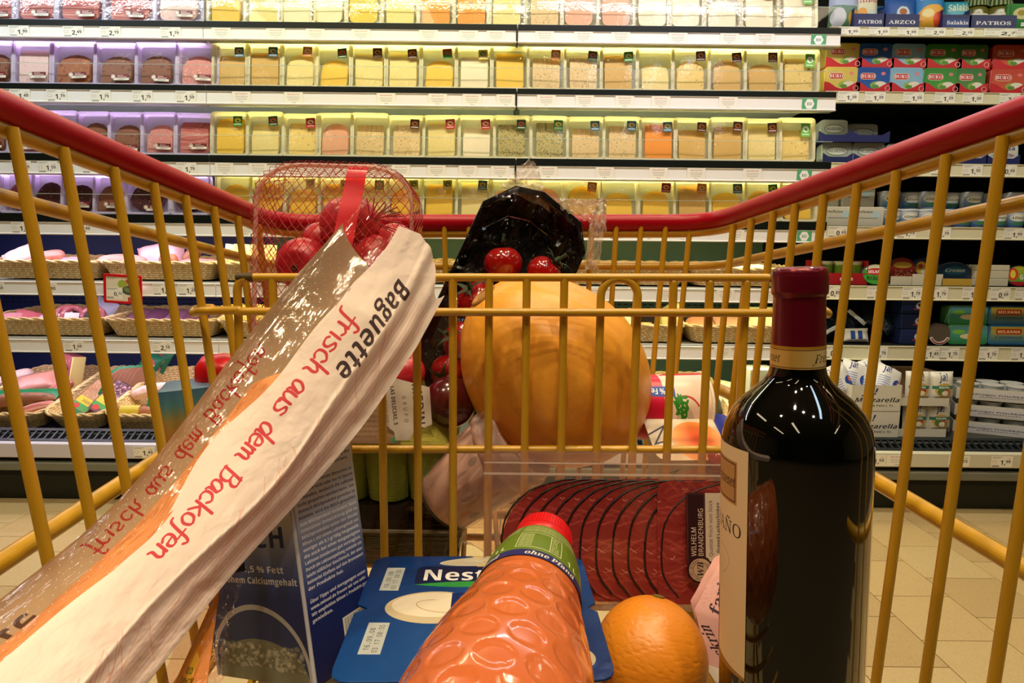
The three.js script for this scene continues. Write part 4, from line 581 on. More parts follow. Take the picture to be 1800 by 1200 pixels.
{ // third shelf: grey tubs in navy trays
  const Z = ZR + 0.04, ph = cell('phila', (x) => { bg(x, '#b9bfb4', '#9aa59a'); oval(x, 128, 86, 96, 46, '#2f3a4a'); oval(x, 128, 86, 90, 40, '#d9ddd2'); txt(x, 'PHILADELPHIA', 128, 100, 38, '#26304a', 'bold', 'serif', 165); oval(x, 60, 160, 50, 20, 'rgba(90,150,80,.8)'); });
  const ex = cell('exquisa', (x) => { bg(x, '#e6e2d2', '#c9c9c2'); txt(x, 'Exquisa', 128, 70, 58, '#22386a', 'bold', 'sans-serif', 220); oval(x, 140, 125, 90, 26, 'rgba(150,180,190,.9)'); txt(x, '0,2%', 170, 138, 44, '#c04a5a'); });
  const ms = cell('miscu', (x) => { bg(x, '#d8d2c4', '#b9b9b0'); oval(x, 128, 90, 100, 50, '#f0ecdc'); txt(x, 'MISCUGLIA', 128, 104, 40, '#3a3a44', 'bold', 'serif', 180); x.strokeStyle = '#8a7a5a'; x.lineWidth = 5; x.beginPath(); x.ellipse(128, 90, 104, 52, 0, 0, 7); x.stroke(); });
  const one = (px, w, y, c, dz, lab) => { const W = px2m(w, Z), H = 0.075, g = thing('cream_cheese_tub', lab, 'cream cheese tub', V(xAt(px, 260, Z + dz), y, -Z - dz)); g.rotation.x = -0.1; part('body', ext(rrShape(W, H, 0.018), 0.04, 0.003).translate(0, H / 2 + 0.004, -0.044), mat('tub_grey', '#aab2aa', 0.35), g); part('label', print(W - 0.004, H - 0.004, c).translate(0, H / 2 + 0.004, -0.0005), printM, g); };
  one(1473, 50, RY.C + 0.008, ph, 0.02, 'grey soft-cheese tub with black oval logo, lower row at the cabinet edge'); one(1529, 52, RY.C + 0.008, ph, 0.02, 'grey soft-cheese tub with leaf picture, lower row second from cabinet edge'); one(1582, 40, RY.C + 0.008, ph, 0.05, 'grey soft-cheese tub peeping over the red trolley rim');
  one(1465, 46, RY.C + 0.094, ph, 0.03, 'grey soft-cheese tub with black oval logo, upper row at the cabinet edge'); one(1516, 50, RY.C + 0.088, ph, 0.07, 'grey soft-cheese tub half sunk in the upper navy tray');
  one(1708, 54, RY.C + 0.008, ms, 0.02, 'oval-logo cheese tub between two trolley wires'); one(1763, 56, RY.C + 0.01, ex, 0.01, 'white fresh-cheese tub with blue lettering and red percentage');
  [[1448, 1498, 0, 'under the lower edge tub', 0.02], [1502, 1560, 0, 'under the leaf-picture tub', 0.02], [1440, 1494, 0.085, 'under the upper edge tub', 0.03], [1498, 1562, 0.085, 'with one flap standing up', 0.03], [1640, 1676, 0, 'between wires above the red rim', 0.02], [1680, 1735, 0, 'under the oval-logo tub', 0.02], [1736, 1792, 0, 'under the white fresh-cheese tub', 0.02]].forEach(([a, b, dy, d, dz]) => { const W = px2m(b - a, Z), g = thing('display_tray', `navy carton tray ${d}`, 'carton tray', V(xAt((a + b) / 2, 250, Z), RY.C + dy, -Z + 0.006 - dz + 0.02)); const s = new THREE.Shape([[-W / 2, 0], [W / 2, 0], [W / 2, 0.042], [W * 0.3, 0.026], [-W * 0.3, 0.026], [-W / 2, 0.04]].map((p) => new THREE.Vector2(...p))); part('front', ext(s, 0.002), M.tray_navy, g); part('bottom', box(W, 0.002, 0.09, 0, 0.001, -0.045), M.tray_navy, g); });
}
{ // fourth shelf: white boxes and blue-white cups
  const Z = ZR + 0.03, al = cell('almette', (x) => { bg(x, '#dfe6ea', '#2f5a9a'); oval(x, 128, 70, 100, 50, '#f3f1e2'); txt(x, 'Almette', 128, 88, 52, '#2a4a2a', 'italic bold', 'serif', 180); oval(x, 128, 150, 90, 24, '#4a8a5a'); });
  const wt = cell('whitebox', (x) => { bg(x, '#d8d4c2', '#c2beae'); oval(x, 190, 70, 40, 34, '#b9d4da'); x.fillStyle = '#3a6a7a'; x.fillRect(40, 110, 170, 6); txt(x, 'Hofkäse', 100, 60, 34, '#44464a'); });
  const bxo = (px, w, y, h, dz, c, lab) => { const W = px2m(w, Z), g = thing('cheese_box', lab, 'box', V(xAt(px, 370, Z + dz), y, -Z - dz)); part('body', rbox(W, h, 0.1, 0.003, 0, h / 2, -0.05), mat('box_offwhite', '#cfcab8', 0.6), g); part('front_print', print(W - 0.002, h - 0.004, c).translate(0, h / 2, 0.0006), printM, g); };
  bxo(1474, 50, RY.D, 0.075, 0.0, wt, 'off-white cheese box at the cabinet edge, fourth shelf'); bxo(1526, 54, RY.D, 0.075, 0.0, wt, 'off-white cheese box, second from the cabinet edge, fourth shelf'); bxo(1458, 30, RY.D + 0.078, 0.08, 0.05, wt, 'off-white box stacked on the edge box'); bxo(1508, 54, RY.D + 0.078, 0.09, 0.04, wt, 'larger off-white box stacked behind a trolley wire');
  const cup = (px, y, dz, lab) => { const g = thing('cheese_cup', lab, 'cup', V(xAt(px, 360, Z + dz), y, -Z - dz - 0.04), 'blue and white cheese cups'), r = 0.04; part('cup', lathe([[0, 0], [r * 0.85, 0], [r, 0.06], [r * 1.06, 0.062], [r * 1.06, 0.068], [0, 0.07]], 24), mat('cup_white', '#c9d2d8', 0.4), g); part('label', cellUV(sheet(8, 1, (u, v) => { const q = lerp(r * 0.87, r * 0.99, v) + 0.0014; return V(Math.sin((u - 0.5) * 2.2) * q, 0.005 + v * 0.052, Math.cos((u - 0.5) * 2.2) * q); }), al), printM, g); };
  [1574, 1605, 1638, 1668, 1700, 1732, 1764, 1796].forEach((px, i) => cup(px, RY.D + 0.001, 0, `blue and white cheese cup with leafy logo, ${ORD[i + 1]} of the lower row`));
  [1570, 1606, 1640, 1676, 1716, 1750, 1792].forEach((px, i) => cup(px, RY.D + 0.0725, 0.02 + 0.03 * (i % 2), `blue and white cheese cup, ${ORD[i + 1]} of the upper row in shade`));
}
{ // fifth shelf
  const Z = ZR + 0.03, y = RY.E;
  { const g = thing('jar_tray', 'red carton tray reading REWE with green jars standing in it', 'carton tray', V(xAt(1484, 480, Z), y, -Z)), W = px2m(80, Z), m = mat('tray_crimson', '#a5141c', 0.5), c = cell('rewe', (x) => { bg(x, '#a5141c', '#a5141c'); txt(x, 'REWE', 128, 130, 92, '#f3efe6', 'bold', 'sans-serif', 230); });
    part('front', box(W, 0.045, 0.002, 0, 0.0225, 0), m, g); part('bottom', box(W, 0.002, 0.14, 0, 0.001, -0.07), m, g); for (const s of [-1, 1]) part('side', box(0.002, 0.095, 0.14, s * W / 2, 0.0475, -0.07), m, g); part('lettering', print(0.06, 0.03, c).translate(0.01, 0.022, 0.0014), printM, g);
    [-0.056, 0.006, 0.062].forEach((dx, i) => { const j = thing('pickle_jar', `green glass jar with pale lid, ${ORD[i + 1]} in the red tray`, 'jar', V(g.position.x + dx, y + 0.0035, -Z - 0.05), 'green jars in the red tray'); part('glass', lathe([[0, 0], [0.03, 0], [0.031, 0.004], [0.031, 0.07], [0.026, 0.078]], 20), mat('jar_green', '#5f7a24', 0.15), j); part('lid', lathe([[0.0285, 0.074], [0.0295, 0.078], [0.0295, 0.088], [0, 0.089]], 20), mat('jar_lid', '#b9b48a', 0.4), j); }); }
  const kr = cell('kraeuter', (x) => { bg(x, '#3f9a3a', '#4aa83a'); x.fillStyle = '#e6e6c8'; x.fillRect(0, 0, 256, 50); oval(x, 128, 70, 90, 34, '#c8323a'); txt(x, 'MILRAM', 128, 84, 38, '#fff'); txt(x, 'Kräuter', 140, 150, 56, '#18301a', 'bold', 'sans-serif', 210); });
  const rd = cell('redlid', (x) => { bg(x, '#7a1c20', '#b03a2a'); oval(x, 128, 60, 90, 24, '#c8a23a'); for (let i = 0; i < 120; i++) { x.fillStyle = ['#d9694a', '#e8c29a', '#8a2c24'][i % 3]; x.fillRect(50 + rnd() * 160, 96 + rnd() * 80, 10, 7); } });
  const bl = cell('bluelid', (x) => { bg(x, '#1c3a6a', '#2a4a80'); oval(x, 100, 90, 50, 60, '#e0b23a'); oval(x, 150, 120, 60, 30, '#e9dfc4'); oval(x, 90, 70, 20, 20, '#c04a3a'); });
  const bl2 = cell('bluelid2', (x) => { bg(x, '#13304a', '#1c4060'); oval(x, 128, 80, 80, 40, '#1f5a7a'); txt(x, 'Creme', 128, 90, 44, '#c9d8c8', 'italic bold', 'serif'); });
  const gz = cell('gouda', (x) => { bg(x, '#c8c23a', '#3a9a3a'); oval(x, 60, 80, 60, 60, '#d8452a'); oval(x, 60, 80, 30, 40, '#e9d84a'); txt(x, 'Gou', 190, 130, 60, '#f4f4e0'); x.fillStyle = '#a81c2a'; x.fillRect(0, 150, 256, 42); });
  const disc = (px, rx, ry, c, yy, dz, lab) => { const a = px2m(rx, Z), b = px2m(ry, Z), g = thing('round_cheese', lab, 'cheese pack', V(xAt(px, 480, Z + dz), y + yy + b, -Z - dz)); g.rotation.x = -0.12; const s = new THREE.Shape(); s.absellipse(0, 0, a, b, 0, Math.PI * 2, false, 0); part('body', ext(s, 0.03, 0.003, 14).translate(0, 0, -0.034), mat('disc_dark', '#3a3f3c', 0.4), g); const p = new THREE.ShapeGeometry(s, 16); const uv = p.attributes.uv, q = p.attributes.position; for (let i = 0; i < q.count; i++) uv.setXY(i, q.getX(i) / a / 2 + 0.5, q.getY(i) / b / 2 + 0.5); part('lid_print', cellUV(p.translate(0, 0, 0.0008), c), printM, g); };
  disc(1539, 21, 17, kr, 0.002, 0.0, 'oval green herb-cheese pack with red badge'); disc(1586, 23, 21, rd, 0.012, 0.05, 'round dark-red lidded tub behind the white tray'); disc(1625, 26, 19, bl, 0.02, 0.06, 'round blue lid with fruit picture'); disc(1678, 30, 17, bl2, 0.012, 0.03, 'dark blue oval lid in the yellow tray'); disc(1792, 20, 17, gz, 0.002, 0.0, 'red and green round cheese tub at the shelf end');
  [[1566, 1602, 0.035, '#cfc9b2', 'pale carton tray under the dark-red lid'], [1604, 1656, 0.045, '#d4ceb8', 'pale carton tray under the fruit-picture lid'], [1656, 1708, 0.028, '#c9a23a', 'yellow carton tray under the dark blue lid'], [1718, 1772, 0.03, '#cfcab4', 'lowest of three stacked pale cartons'], [1718, 1772, 0.03, '#cfcab4', 'middle one of three stacked pale cartons', 0.031], [1718, 1772, 0.022, '#cfcab4', 'topmost of three stacked pale cartons', 0.062]].forEach(([a, b, h, c, lab, dy = 0]) => { const g = thing('carton', lab, 'carton', V(xAt((a + b) / 2, 480, Z), y + dy, -Z + 0.004)), W = px2m(b - a, Z); if (dy || lab[0] === 'l') part('body', rbox(W, h, 0.12, 0.002, 0, h / 2, -0.06), mat('carton_' + c, c, 0.7), g); else { part('front', box(W, h, 0.002, 0, h / 2, 0), mat('carton_' + c, c, 0.7), g); part('bottom', box(W, 0.002, 0.1, 0, 0.001, -0.05), M['carton_' + c], g); } });
}
{ // sixth shelf
  const Z = ZR + 0.03, y = RY.F, dk = gloss('darkbag', '#1a2530', 0.2);
  [[1452, 0.05, 0.3], [1470, 0.07, -0.5], [1492, 0.09, 0.6], [1530, 0.09, -0.2], [1560, 0.07, 0.4]].forEach(([px, h, r], i) => item('cheese_bag', `dark crumpled cheese bag, ${ORD[i + 1]} of the heap on the sixth shelf`, 'cheese bag', pillow(0.13, 0.12, 0.05), dk, px, y + h + 0.02, Z + 0.09 + 0.02 * (i % 2), [-0.6, 0.3, r], 'dark cheese bags', 580));
  [[1466, 588, 0.5], [1505, 570, -0.7]].forEach(([px, py, r], i) => item('white_strip', `white torn label strip on the dark bags, ${i ? 'steeper one' : 'flatter one'}`, 'label', pillow(0.09, 0.016, 0.004), gloss('whitestrip', '#cfd6da'), px, y + 0.06 + i * 0.045, Z + 0.03, [-0.2, 0, r], undefined, py));
  item('cheese_packet', 'white packet with blue squares before the dark bags', 'cheese pack', cellUV(pillow(0.11, 0.055, 0.03), cell('whiteblue', (x) => { bg(x, '#dfe0d6', '#dfe0d6'); x.fillStyle = '#2a4a9a'; x.fillRect(70, 40, 44, 120); x.fillRect(140, 40, 44, 120); })), printM, 1502, y + 0.033, Z + 0.02, [-0.25, 0, 0.02], undefined, 595);
  const nv = cell('navytub', (x) => { bg(x, '#1a2a5a', '#16244c'); oval(x, 190, 90, 50, 50, '#c9ced8'); oval(x, 190, 80, 26, 26, '#3a2a2a'); x.fillStyle = '#a83a3a'; x.fillRect(120, 130, 110, 14); });
  for (let i = 0; i < 3; i++) { const g = thing('cheese_box', `navy cheese box with pale portrait, ${['bottom', 'middle', 'top'][i]} of the stack of three`, 'box', V(xAt(1607, 570, Z), y + i * 0.062, -Z - 0.004 * i)); part('body', rbox(0.1, 0.06, 0.08, 0.004, 0, 0.03, -0.04), mat('box_navy', '#1a2a5a', 0.45), g); part('front_print', print(0.096, 0.056, nv).translate(0, 0.03, 0.0006), printM, g); }
  { const g = thing('round_cheese', 'round boxed cheese with red, white and blue band', 'cheese pack', V(xAt(1650, 590, Z), y + 0.044, -Z - 0.01)); part('body', new THREE.CylinderGeometry(0.042, 0.042, 0.03, 28).rotateX(Math.PI / 2), mat('camembert', '#5a5044', 0.5), g); const s = new THREE.Shape(); s.absarc(0, 0, 0.044, Math.PI * 1.12, Math.PI * 1.88, false); s.absarc(0, 0, 0.032, Math.PI * 1.88, Math.PI * 1.12, true); part('band', ext(s, 0.002).translate(0, 0, 0.016), mat('band_white', '#d9d4c8', 0.5), g); const s2 = new THREE.Shape(); s2.absarc(0, 0, 0.04, Math.PI * 1.15, Math.PI * 1.85, false); s2.absarc(0, 0, 0.036, Math.PI * 1.85, Math.PI * 1.15, true); part('stripe', ext(s2, 0.001).translate(0, 0, 0.0182), mat('stripe_red', '#a02a2a', 0.5), g); }
  const gb = cell('greenblue', (x) => { bg(x, '#6aa8c8', '#2f8a4a'); oval(x, 140, 110, 70, 30, '#e6d9a8'); oval(x, 60, 60, 44, 26, '#7ac04a'); }), mk = cell('milkana', (x) => { bg(x, '#e3c23a', '#2a6a9a'); x.fillStyle = '#b8321c'; x.beginPath(); x.roundRect(40, 24, 180, 60, 14); x.fill(); txt(x, 'MILKANA', 130, 70, 44, '#f6e3a0', 'bold', 'sans-serif', 160); txt(x, 'Cremosa', 130, 130, 44, '#1a4a8a', 'italic bold', 'serif'); });
  [[1704, gb, 'turquoise and green spread tub'], [1774, mk, 'yellow and blue spread tub with red logo']].forEach(([px, c, d], k) => { for (let i = 0; i < 2; i++) { const g = thing('spread_tub', `${d}, ${i ? 'upper' : 'lower'} of two stacked`, 'tub', V(xAt(px, 575, Z), y + i * 0.078, -Z - 0.01 * i)); part('body', ext(rrShape(px2m(k ? 64 : 66, Z), 0.074, 0.012), 0.05, 0.003).translate(0, 0.04, -0.054), mat('spread_' + k, k ? '#3a78a8' : '#5aa06a', 0.4), g); part('label', print(px2m(k ? 62 : 64, Z), 0.07, c).translate(0, 0.04, -0.0005), printM, g); } });
}
{ // bottom deck of the dark cabinet
  const Z = 2.36, y = deckY - 0.001, card = mat('white_carton', '#d9d6c6', 0.6), brown = mat('brown_card', '#8a6f4a', 0.8);
  const mz = cell('mozz', (x) => { bg(x, '#dcd9c8', '#dcd9c8'); txt(x, 'ja!', 90, 66, 64, '#1c2a6a', 'italic bold'); txt(x, 'Mozzarella', 130, 124, 46, '#22242c', 'italic bold'); txt(x, '45 % Fett i. Tr.', 150, 158, 22, '#22242c'); });
  const W = 0.19; [0, 1].forEach((i) => { const h = 0.1, g = thing('cheese_carton', `white carton reading Mozzarella, ${i ? 'upper with open top' : 'lower'} of two behind the wine bottle`, 'carton', V(xAt(1537, 740, Z), y + i * (h + 0.001), -Z)); part('body', i ? tub(W, 0.3, W, 0.3, h, 0.003, false).translate(0, 0, -0.15) : rbox(W, h, 0.3, 0.002, 0, h / 2, -0.15), card, g); part('lettering', print(W * 0.94, 0.095, mz).translate(0, h / 2, 0.0012), printM, g); });
  const mb = cell('mozbag', (x) => { bg(x, '#eeeee6', '#dfe2e6'); txt(x, 'ja!', 70, 60, 60, '#1c2a7a', 'italic bold'); oval(x, 190, 120, 46, 34, '#2a4aa8'); oval(x, 200, 110, 20, 16, '#e0642a'); x.fillStyle = '#7a86b8'; for (let i = 0; i < 6; i++) x.fillRect(20, 90 + i * 14, 90, 5); });
  [[1470, 0.235, 0.4], [1498, 0.245, -0.3], [1530, 0.25, 0.3], [1556, 0.235, -0.4], [1512, 0.225, 0.1]].forEach(([px, h, r], i) => item('mozzarella_bag', `white mozzarella bag with blue print, ${ORD[i + 1]} heaped over the open carton`, 'cheese bag', cellUV(pillow(0.11, 0.12, 0.065), mb), printM, px, y + h - 0.03, Z + 0.07 + 0.035 * (i % 3), [-0.35, 0.2, r], 'mozzarella bags', 680));
  const bk = cell('balkan', (x) => { bg(x, '#e6e4d4', '#d6d4c4'); txt(x, 'ja!', 120, 60, 66, '#1c2a6a', 'italic bold'); oval(x, 128, 120, 90, 44, '#c9a85a'); oval(x, 100, 130, 40, 22, '#5a7a3a'); oval(x, 160, 120, 30, 18, '#b04a2a'); oval(x, 140, 140, 36, 16, '#eae2cc'); x.fillStyle = '#2a7a6a'; x.fillRect(20, 92, 216, 20); txt(x, 'Balkan-Käse', 128, 108, 18, '#fff'); });
  [0, 1].forEach((i) => { const h = 0.118, yy = y + i * (h + 0.002), g = thing('display_carton', `tall shelf carton of white cheese bags, ${i ? 'upper, with torn brown flap' : 'lower'} one`, 'carton', V(xAt(1626, 720, Z), yy, -Z - 0.02)); const w = 0.2;
    part('bottom', box(w, 0.003, 0.2, 0, 0.0015, -0.1), brown, g); part('front_lip', box(w, 0.03, 0.002, 0, 0.015, 0), card, g); for (const s of [-1, 1]) part('side', ext(new THREE.Shape([[0, 0], [0.2, 0], [0.2, h], [0.08, h], [0, h * 0.5]].map((p) => new THREE.Vector2(...p))), 0.002).rotateY(Math.PI / 2).translate(s * w / 2, 0, 0), s > 0 ? brown : card, g); part('back', box(w, h, 0.002, 0, h / 2, -0.2), brown, g);
    for (let k = 0; k < 2; k++) item('cheese_bag', `white cheese bag with bowl picture, ${k ? 'outer' : 'inner'} one in the ${i ? 'upper' : 'lower'} shelf carton`, 'cheese bag', cellUV(pillow(0.095, 0.112, 0.045), bk), printM, 1608 + k * 41, yy + 0.07, Z + 0.055, [-0.1, 0, 0.03 * (k - 0.5)], 'white cheese bags with bowl picture', 720); });
  const kf = cell('koerniger', (x) => { bg(x, '#d8d8d6', '#c9c9cc'); txt(x, 'ja! Körniger Frischkäse', 128, 110, 44, '#1c2050', 'italic bold', 'sans-serif', 240); txt(x, 'Halbfettstufe', 150, 150, 24, '#333'); });
  for (let i = 0; i < 3; i++) { const g = thing('cheese_tray', `low white tray of white cups, ${['bottom', 'middle', 'top'][i]} of the stack of three`, 'carton tray', V(xAt(1766, 740, Z), y + i * 0.066, -Z - 0.06)); g.rotation.y = -0.42; const w = 0.25; part('front', box(w, 0.045, 0.002, 0, 0.0225, 0), card, g); part('bottom', box(w, 0.002, 0.26, 0, 0.001, -0.13), card, g); for (const s of [-1, 1]) part('side', box(0.002, 0.045, 0.26, s * w / 2, 0.0225, -0.13), card, g); part('lettering', print(w * 0.9, 0.036, kf).translate(0, 0.022, 0.0014), printM, g); g.updateMatrixWorld();
    for (let a = 0; a < 3; a++) for (let b = 0; b < 2; b++) { const c = thing('cheese_cup', `white foil-lidded cup, ${['outer', 'central', 'inner'][a]} in ${b ? 'back' : 'front'} of the ${['bottom', 'middle', 'top'][i]} white tray`, 'cup', g.localToWorld(V(-0.08 + a * 0.08, 0.0025, -0.05 - b * 0.085)), 'white cups in the stacked trays'); part('cup', lathe([[0, 0], [0.03, 0], [0.036, 0.052]], 18), M.cup_white, c); part('lid', new THREE.CylinderGeometry(0.039, 0.039, 0.003, 18).translate(0, 0.0535, 0), mat('foil_lid', '#dcdcd8', 0.3), c); } }
  { const c = cell('jacarton', (x) => { bg(x, '#d9dcca', '#d3d6c4'); txt(x, 'ja!', 200, 100, 80, '#1c2a7a', 'italic bold'); x.fillStyle = '#8a8f80'; for (let i = 0; i < 7; i++) x.fillRect(20, 30 + i * 18, 70, 4); }); const g = thing('cheese_carton', 'pale carton with blue ja! print beside the bottle shoulder', 'carton', V(xAt(1342, 680, 2.5), deckY + 0.06, -2.5)); part('body', rbox(0.11, 0.17, 0.12, 0.003, 0, 0.085, -0.06), card, g); part('front_print', print(0.108, 0.16, c).translate(0, 0.085, 0.0006), printM, g); }
}

// ------------------------------------------------------------------ the shopping trolley
const yel = mat('yellow_coating', '#c8991e', 0.32, { clearcoat: 0.4, clearcoatRoughness: 0.25, bumpMap: grain, bumpScale: 0.0002 }), wornM = mat('worn_coating', '#4a3a1c', 0.6), redM = mat('red_sleeve', '#a8001a', 0.36, { specularIntensity: 0.6 });
const cart = thing('shopping_trolley', 'yellow wire shopping trolley with red plastic rim, filled with groceries', 'shopping trolley', V(0, 0, -0.5));
const cl = (p) => p.clone().sub(cart.position);
const far = 0.72;
const toFloor = (a, b, y) => a.clone().lerp(b, (y - a.y) / (b.y - a.y));
const RIM = { l0: at(0, 187, 0.36), l1: at(470, 386, 0.70), r0: at(1800, 198, 0.36), r1: at(1268, 386, 0.70) };
const MID = { l0: at(0, 345, 0.36), l1: at(470, 464, 0.70), r0: at(1800, 356, 0.36), r1: at(1276, 465, 0.70) };
const LOW = { l0: at(0, 990, 0.36), l1: at(478, 676, 0.70), r0: at(1800, 1000, 0.36), r1: at(1256, 676, 0.70) };
const FLO = { l0: toFloor(RIM.l0, at(200, 1194, 0.36), 0.592), l1: toFloor(RIM.l1, at(528, 905, 0.70), 0.6), r0: toFloor(RIM.r0, at(1655, 1194, 0.36), 0.592), r1: toFloor(RIM.r1, at(1215, 905, 0.70), 0.6) };
const onLine = (a, b, Z) => a.clone().lerp(b, (-Z - a.z) / (b.z - a.z));
const rail = (R, Zn, zfar, inset) => { const a = onLine(R.l0, R.l1, Zn), b = onLine(R.l0, R.l1, zfar), c = onLine(R.r0, R.r1, zfar), d = onLine(R.r0, R.r1, Zn); return [a, b, c, d].map(cl); };
part('rim', bent(rail(RIM, 0.2, far), 0.0092, 0.05, 14), redM, cart);
{ const d = V(0, -0.0118, 0), p = rail(RIM, 0.2, far).map((q) => q.add(d)); part('rim_wire', bent(p, 0.0046, 0.05, 10), yel, cart); }
part('side_rail', bent(rail(MID, 0.2, far), 0.0046, 0.045, 10), yel, cart);
part('side_rail', bent(rail(LOW, 0.2, far - 0.002), 0.0062, 0.06, 12), yel, cart);
part('floor_frame', bent(rail(FLO, 0.2, far - 0.002), 0.005, 0.05, 10), yel, cart);
// side wires: where they meet the rim in the photograph
const dist = (R, a, b, px) => { let lo = 0.2, hi = 0.72; const v = V(); for (let k = 0; k < 40; k++) { const z = (lo + hi) / 2; v.copy(onLine(a, b, z)).project(camera); const x = (v.x + 1) * 900; if ((R ? x > px : x < px)) lo = z; else hi = z; } return (lo + hi) / 2; };
const inw = (s) => V(s * 0.0055, 0, 0);
for (const px of [-260, -112, 0, 92, 183, 255, 312, 363, 406, 443]) { const z = dist(false, RIM.l0, RIM.l1, px), a = onLine(RIM.l0, RIM.l1, z).add(V(0, -0.011, 0)), b = onLine(FLO.l0, FLO.l1, z); part('wire', rod(cl(a.add(inw(1))), cl(b.add(inw(1))), 0.0033), yel, cart); }
for (const px of [2060, 1930, 1785, 1683, 1594, 1523, 1463, 1412, 1372, 1333, 1300]) { const z = dist(true, RIM.r0, RIM.r1, px), a = onLine(RIM.r0, RIM.r1, z).add(V(0, -0.011, 0)), b = onLine(FLO.r0, FLO.r1, z); part('wire', rod(cl(a.add(inw(-1))), cl(b.add(inw(-1))), 0.0033), yel, cart); }
// front wall wires and floor wires
for (let i = 0; i < 17; i++) { const px = 522 + i * 43.2, a = at(px, 395, far - 0.005), t = (px - 480) / (1262 - 480), b = onLine(FLO.l0, FLO.l1, far - 0.005).lerp(onLine(FLO.r0, FLO.r1, far - 0.005), t); part('wire', rod(cl(a), cl(b), 0.003), yel, cart); }
for (let i = 0; i < 13; i++) { const t = 0.04 + i * 0.92 / 12, a = FLO.l0.clone().lerp(FLO.r0, t), b = onLine(FLO.l0, FLO.l1, far).lerp(onLine(FLO.r0, FLO.r1, far), t); a.z = -0.2; a.y = onLine(FLO.l0, FLO.l1, 0.2).y + 0.007; b.y += 0.007; part('floor_wire', rod(cl(a), cl(b), 0.0027, 8), yel, cart); }
for (const z of [0.27, 0.34, 0.41, 0.455, 0.48, 0.53, 0.6, 0.66]) { const a = onLine(FLO.l0, FLO.l1, z), b = onLine(FLO.r0, FLO.r1, z); part('floor_wire', rod(cl(a), cl(b), 0.004, 8), yel, cart); }
// the hinged divider: frame, three cross bars, upright wires and one hoop
const ZP = 0.52, FY0 = onLine(FLO.l0, FLO.l1, ZP).y + 0.012;
const dv = new THREE.Group(); dv.name = 'divider'; cart.add(dv);
const down = (px, z = ZP) => { const p = at(px, 560, z); p.x = at(px, 560, z).x; p.y = FY0; return p; };
const DR = 0.0034;
part('divider_frame', bent([down(418), at(416, 487, ZP), at(1376, 488, ZP), down(1372)].map(cl), DR, 0.012, 10), yel, dv);
part('cross_bar', bent([at(420, 545, ZP - 0.006), at(355, 546, ZP - 0.008), at(337, 552, ZP + 0.004), at(345, 541, ZP + 0.014), at(372, 541, ZP + 0.014)].map(cl), DR, 0.006, 10), yel, dv);
part('cross_bar', rod(cl(at(416, 547, ZP - 0.006)), cl(at(1400, 550, ZP - 0.006)), DR), yel, dv);
part('cross_bar', bent([at(1400, 550, ZP - 0.006), at(1440, 548, ZP - 0.007), at(1458, 553, ZP + 0.004), at(1448, 543, ZP + 0.012), at(1425, 543, ZP + 0.012)].map(cl), DR, 0.006, 10), yel, dv);
part('cross_bar', rod(cl(at(418, 789, ZP + 0.006)), cl(at(1360, 790, ZP + 0.006)), DR), yel, dv);
for (const px of [479, 543, 606, 669, 732, 796, 860, 926, 992]) part('divider_wire', rod(cl(at(px, 490, ZP)), cl(down(px)), DR), yel, dv);
for (const px of [1184, 1248, 1312]) { const a = at(px, 497, ZP); part('divider_wire', merge([rod(cl(a), cl(down(px)), DR), ball(cl(a), DR * 1.02)]), yel, dv); }
{ const a = at(1056, 520, ZP), b = at(1121, 520, ZP), c = a.clone().lerp(b, 0.5), r = a.distanceTo(b) / 2, arc = []; for (let i = 0; i <= 12; i++) { const t = Math.PI * (1 - i / 12); arc.push(V(c.x + r * Math.cos(t), c.y + r * Math.sin(t) * 0.95, c.z)); }
  part('divider_wire', bent([down(1056), ...arc, down(1121)].map(cl), DR, 0.004, 10), yel, dv); }
for (const [px, py, z, r] of [[1368, 488, ZP, 0.0036], [432, 487, ZP, 0.0036]]) part('worn_patch', rod(cl(at(px - 16, py, z)), cl(at(px + 14, py, z)), r), wornM, dv);
part('child_seat_flap', rbox(0.36, 0.003, 0.075, 0.001, 0, 0, 0, 1).translate(0.0, FY0 - 0.5 * 0 - 0.014, 0), mat('white_flap', '#e9e4d6', 0.5), cart).position.set(0.0, 0, -0.462 + 0.5);
// chassis below the basket: legs and castors out of the picture's way
for (const [sx, z] of [[-1, 0.25], [1, 0.25], [-1, 0.68], [1, 0.68]]) { const p = onLine(sx < 0 ? FLO.l0 : FLO.r0, sx < 0 ? FLO.l1 : FLO.r1, z); part('chassis_leg', rod(cl(p), cl(V(p.x * 0.9, 0.12, p.z)), 0.011), yel, cart); const w = part('castor', new THREE.CylinderGeometry(0.055, 0.055, 0.03, 24).rotateZ(Math.PI / 2), mat('castor_rubber', '#1a1a1a', 0.7), cart); w.position.copy(cl(V(p.x * 0.9, 0.064, p.z))); part('fork', box(0.004, 0.08, 0.03).translate(0.017, 0.03, 0), mat('fork_steel', '#8a8a88', 0.4, { metalness: 0.8 }), w); }

// ------------------------------------------------------------------ groceries
const GF = (z) => onLine(FLO.l0, FLO.l1, z).y + 0.01;       // top of the basket floor
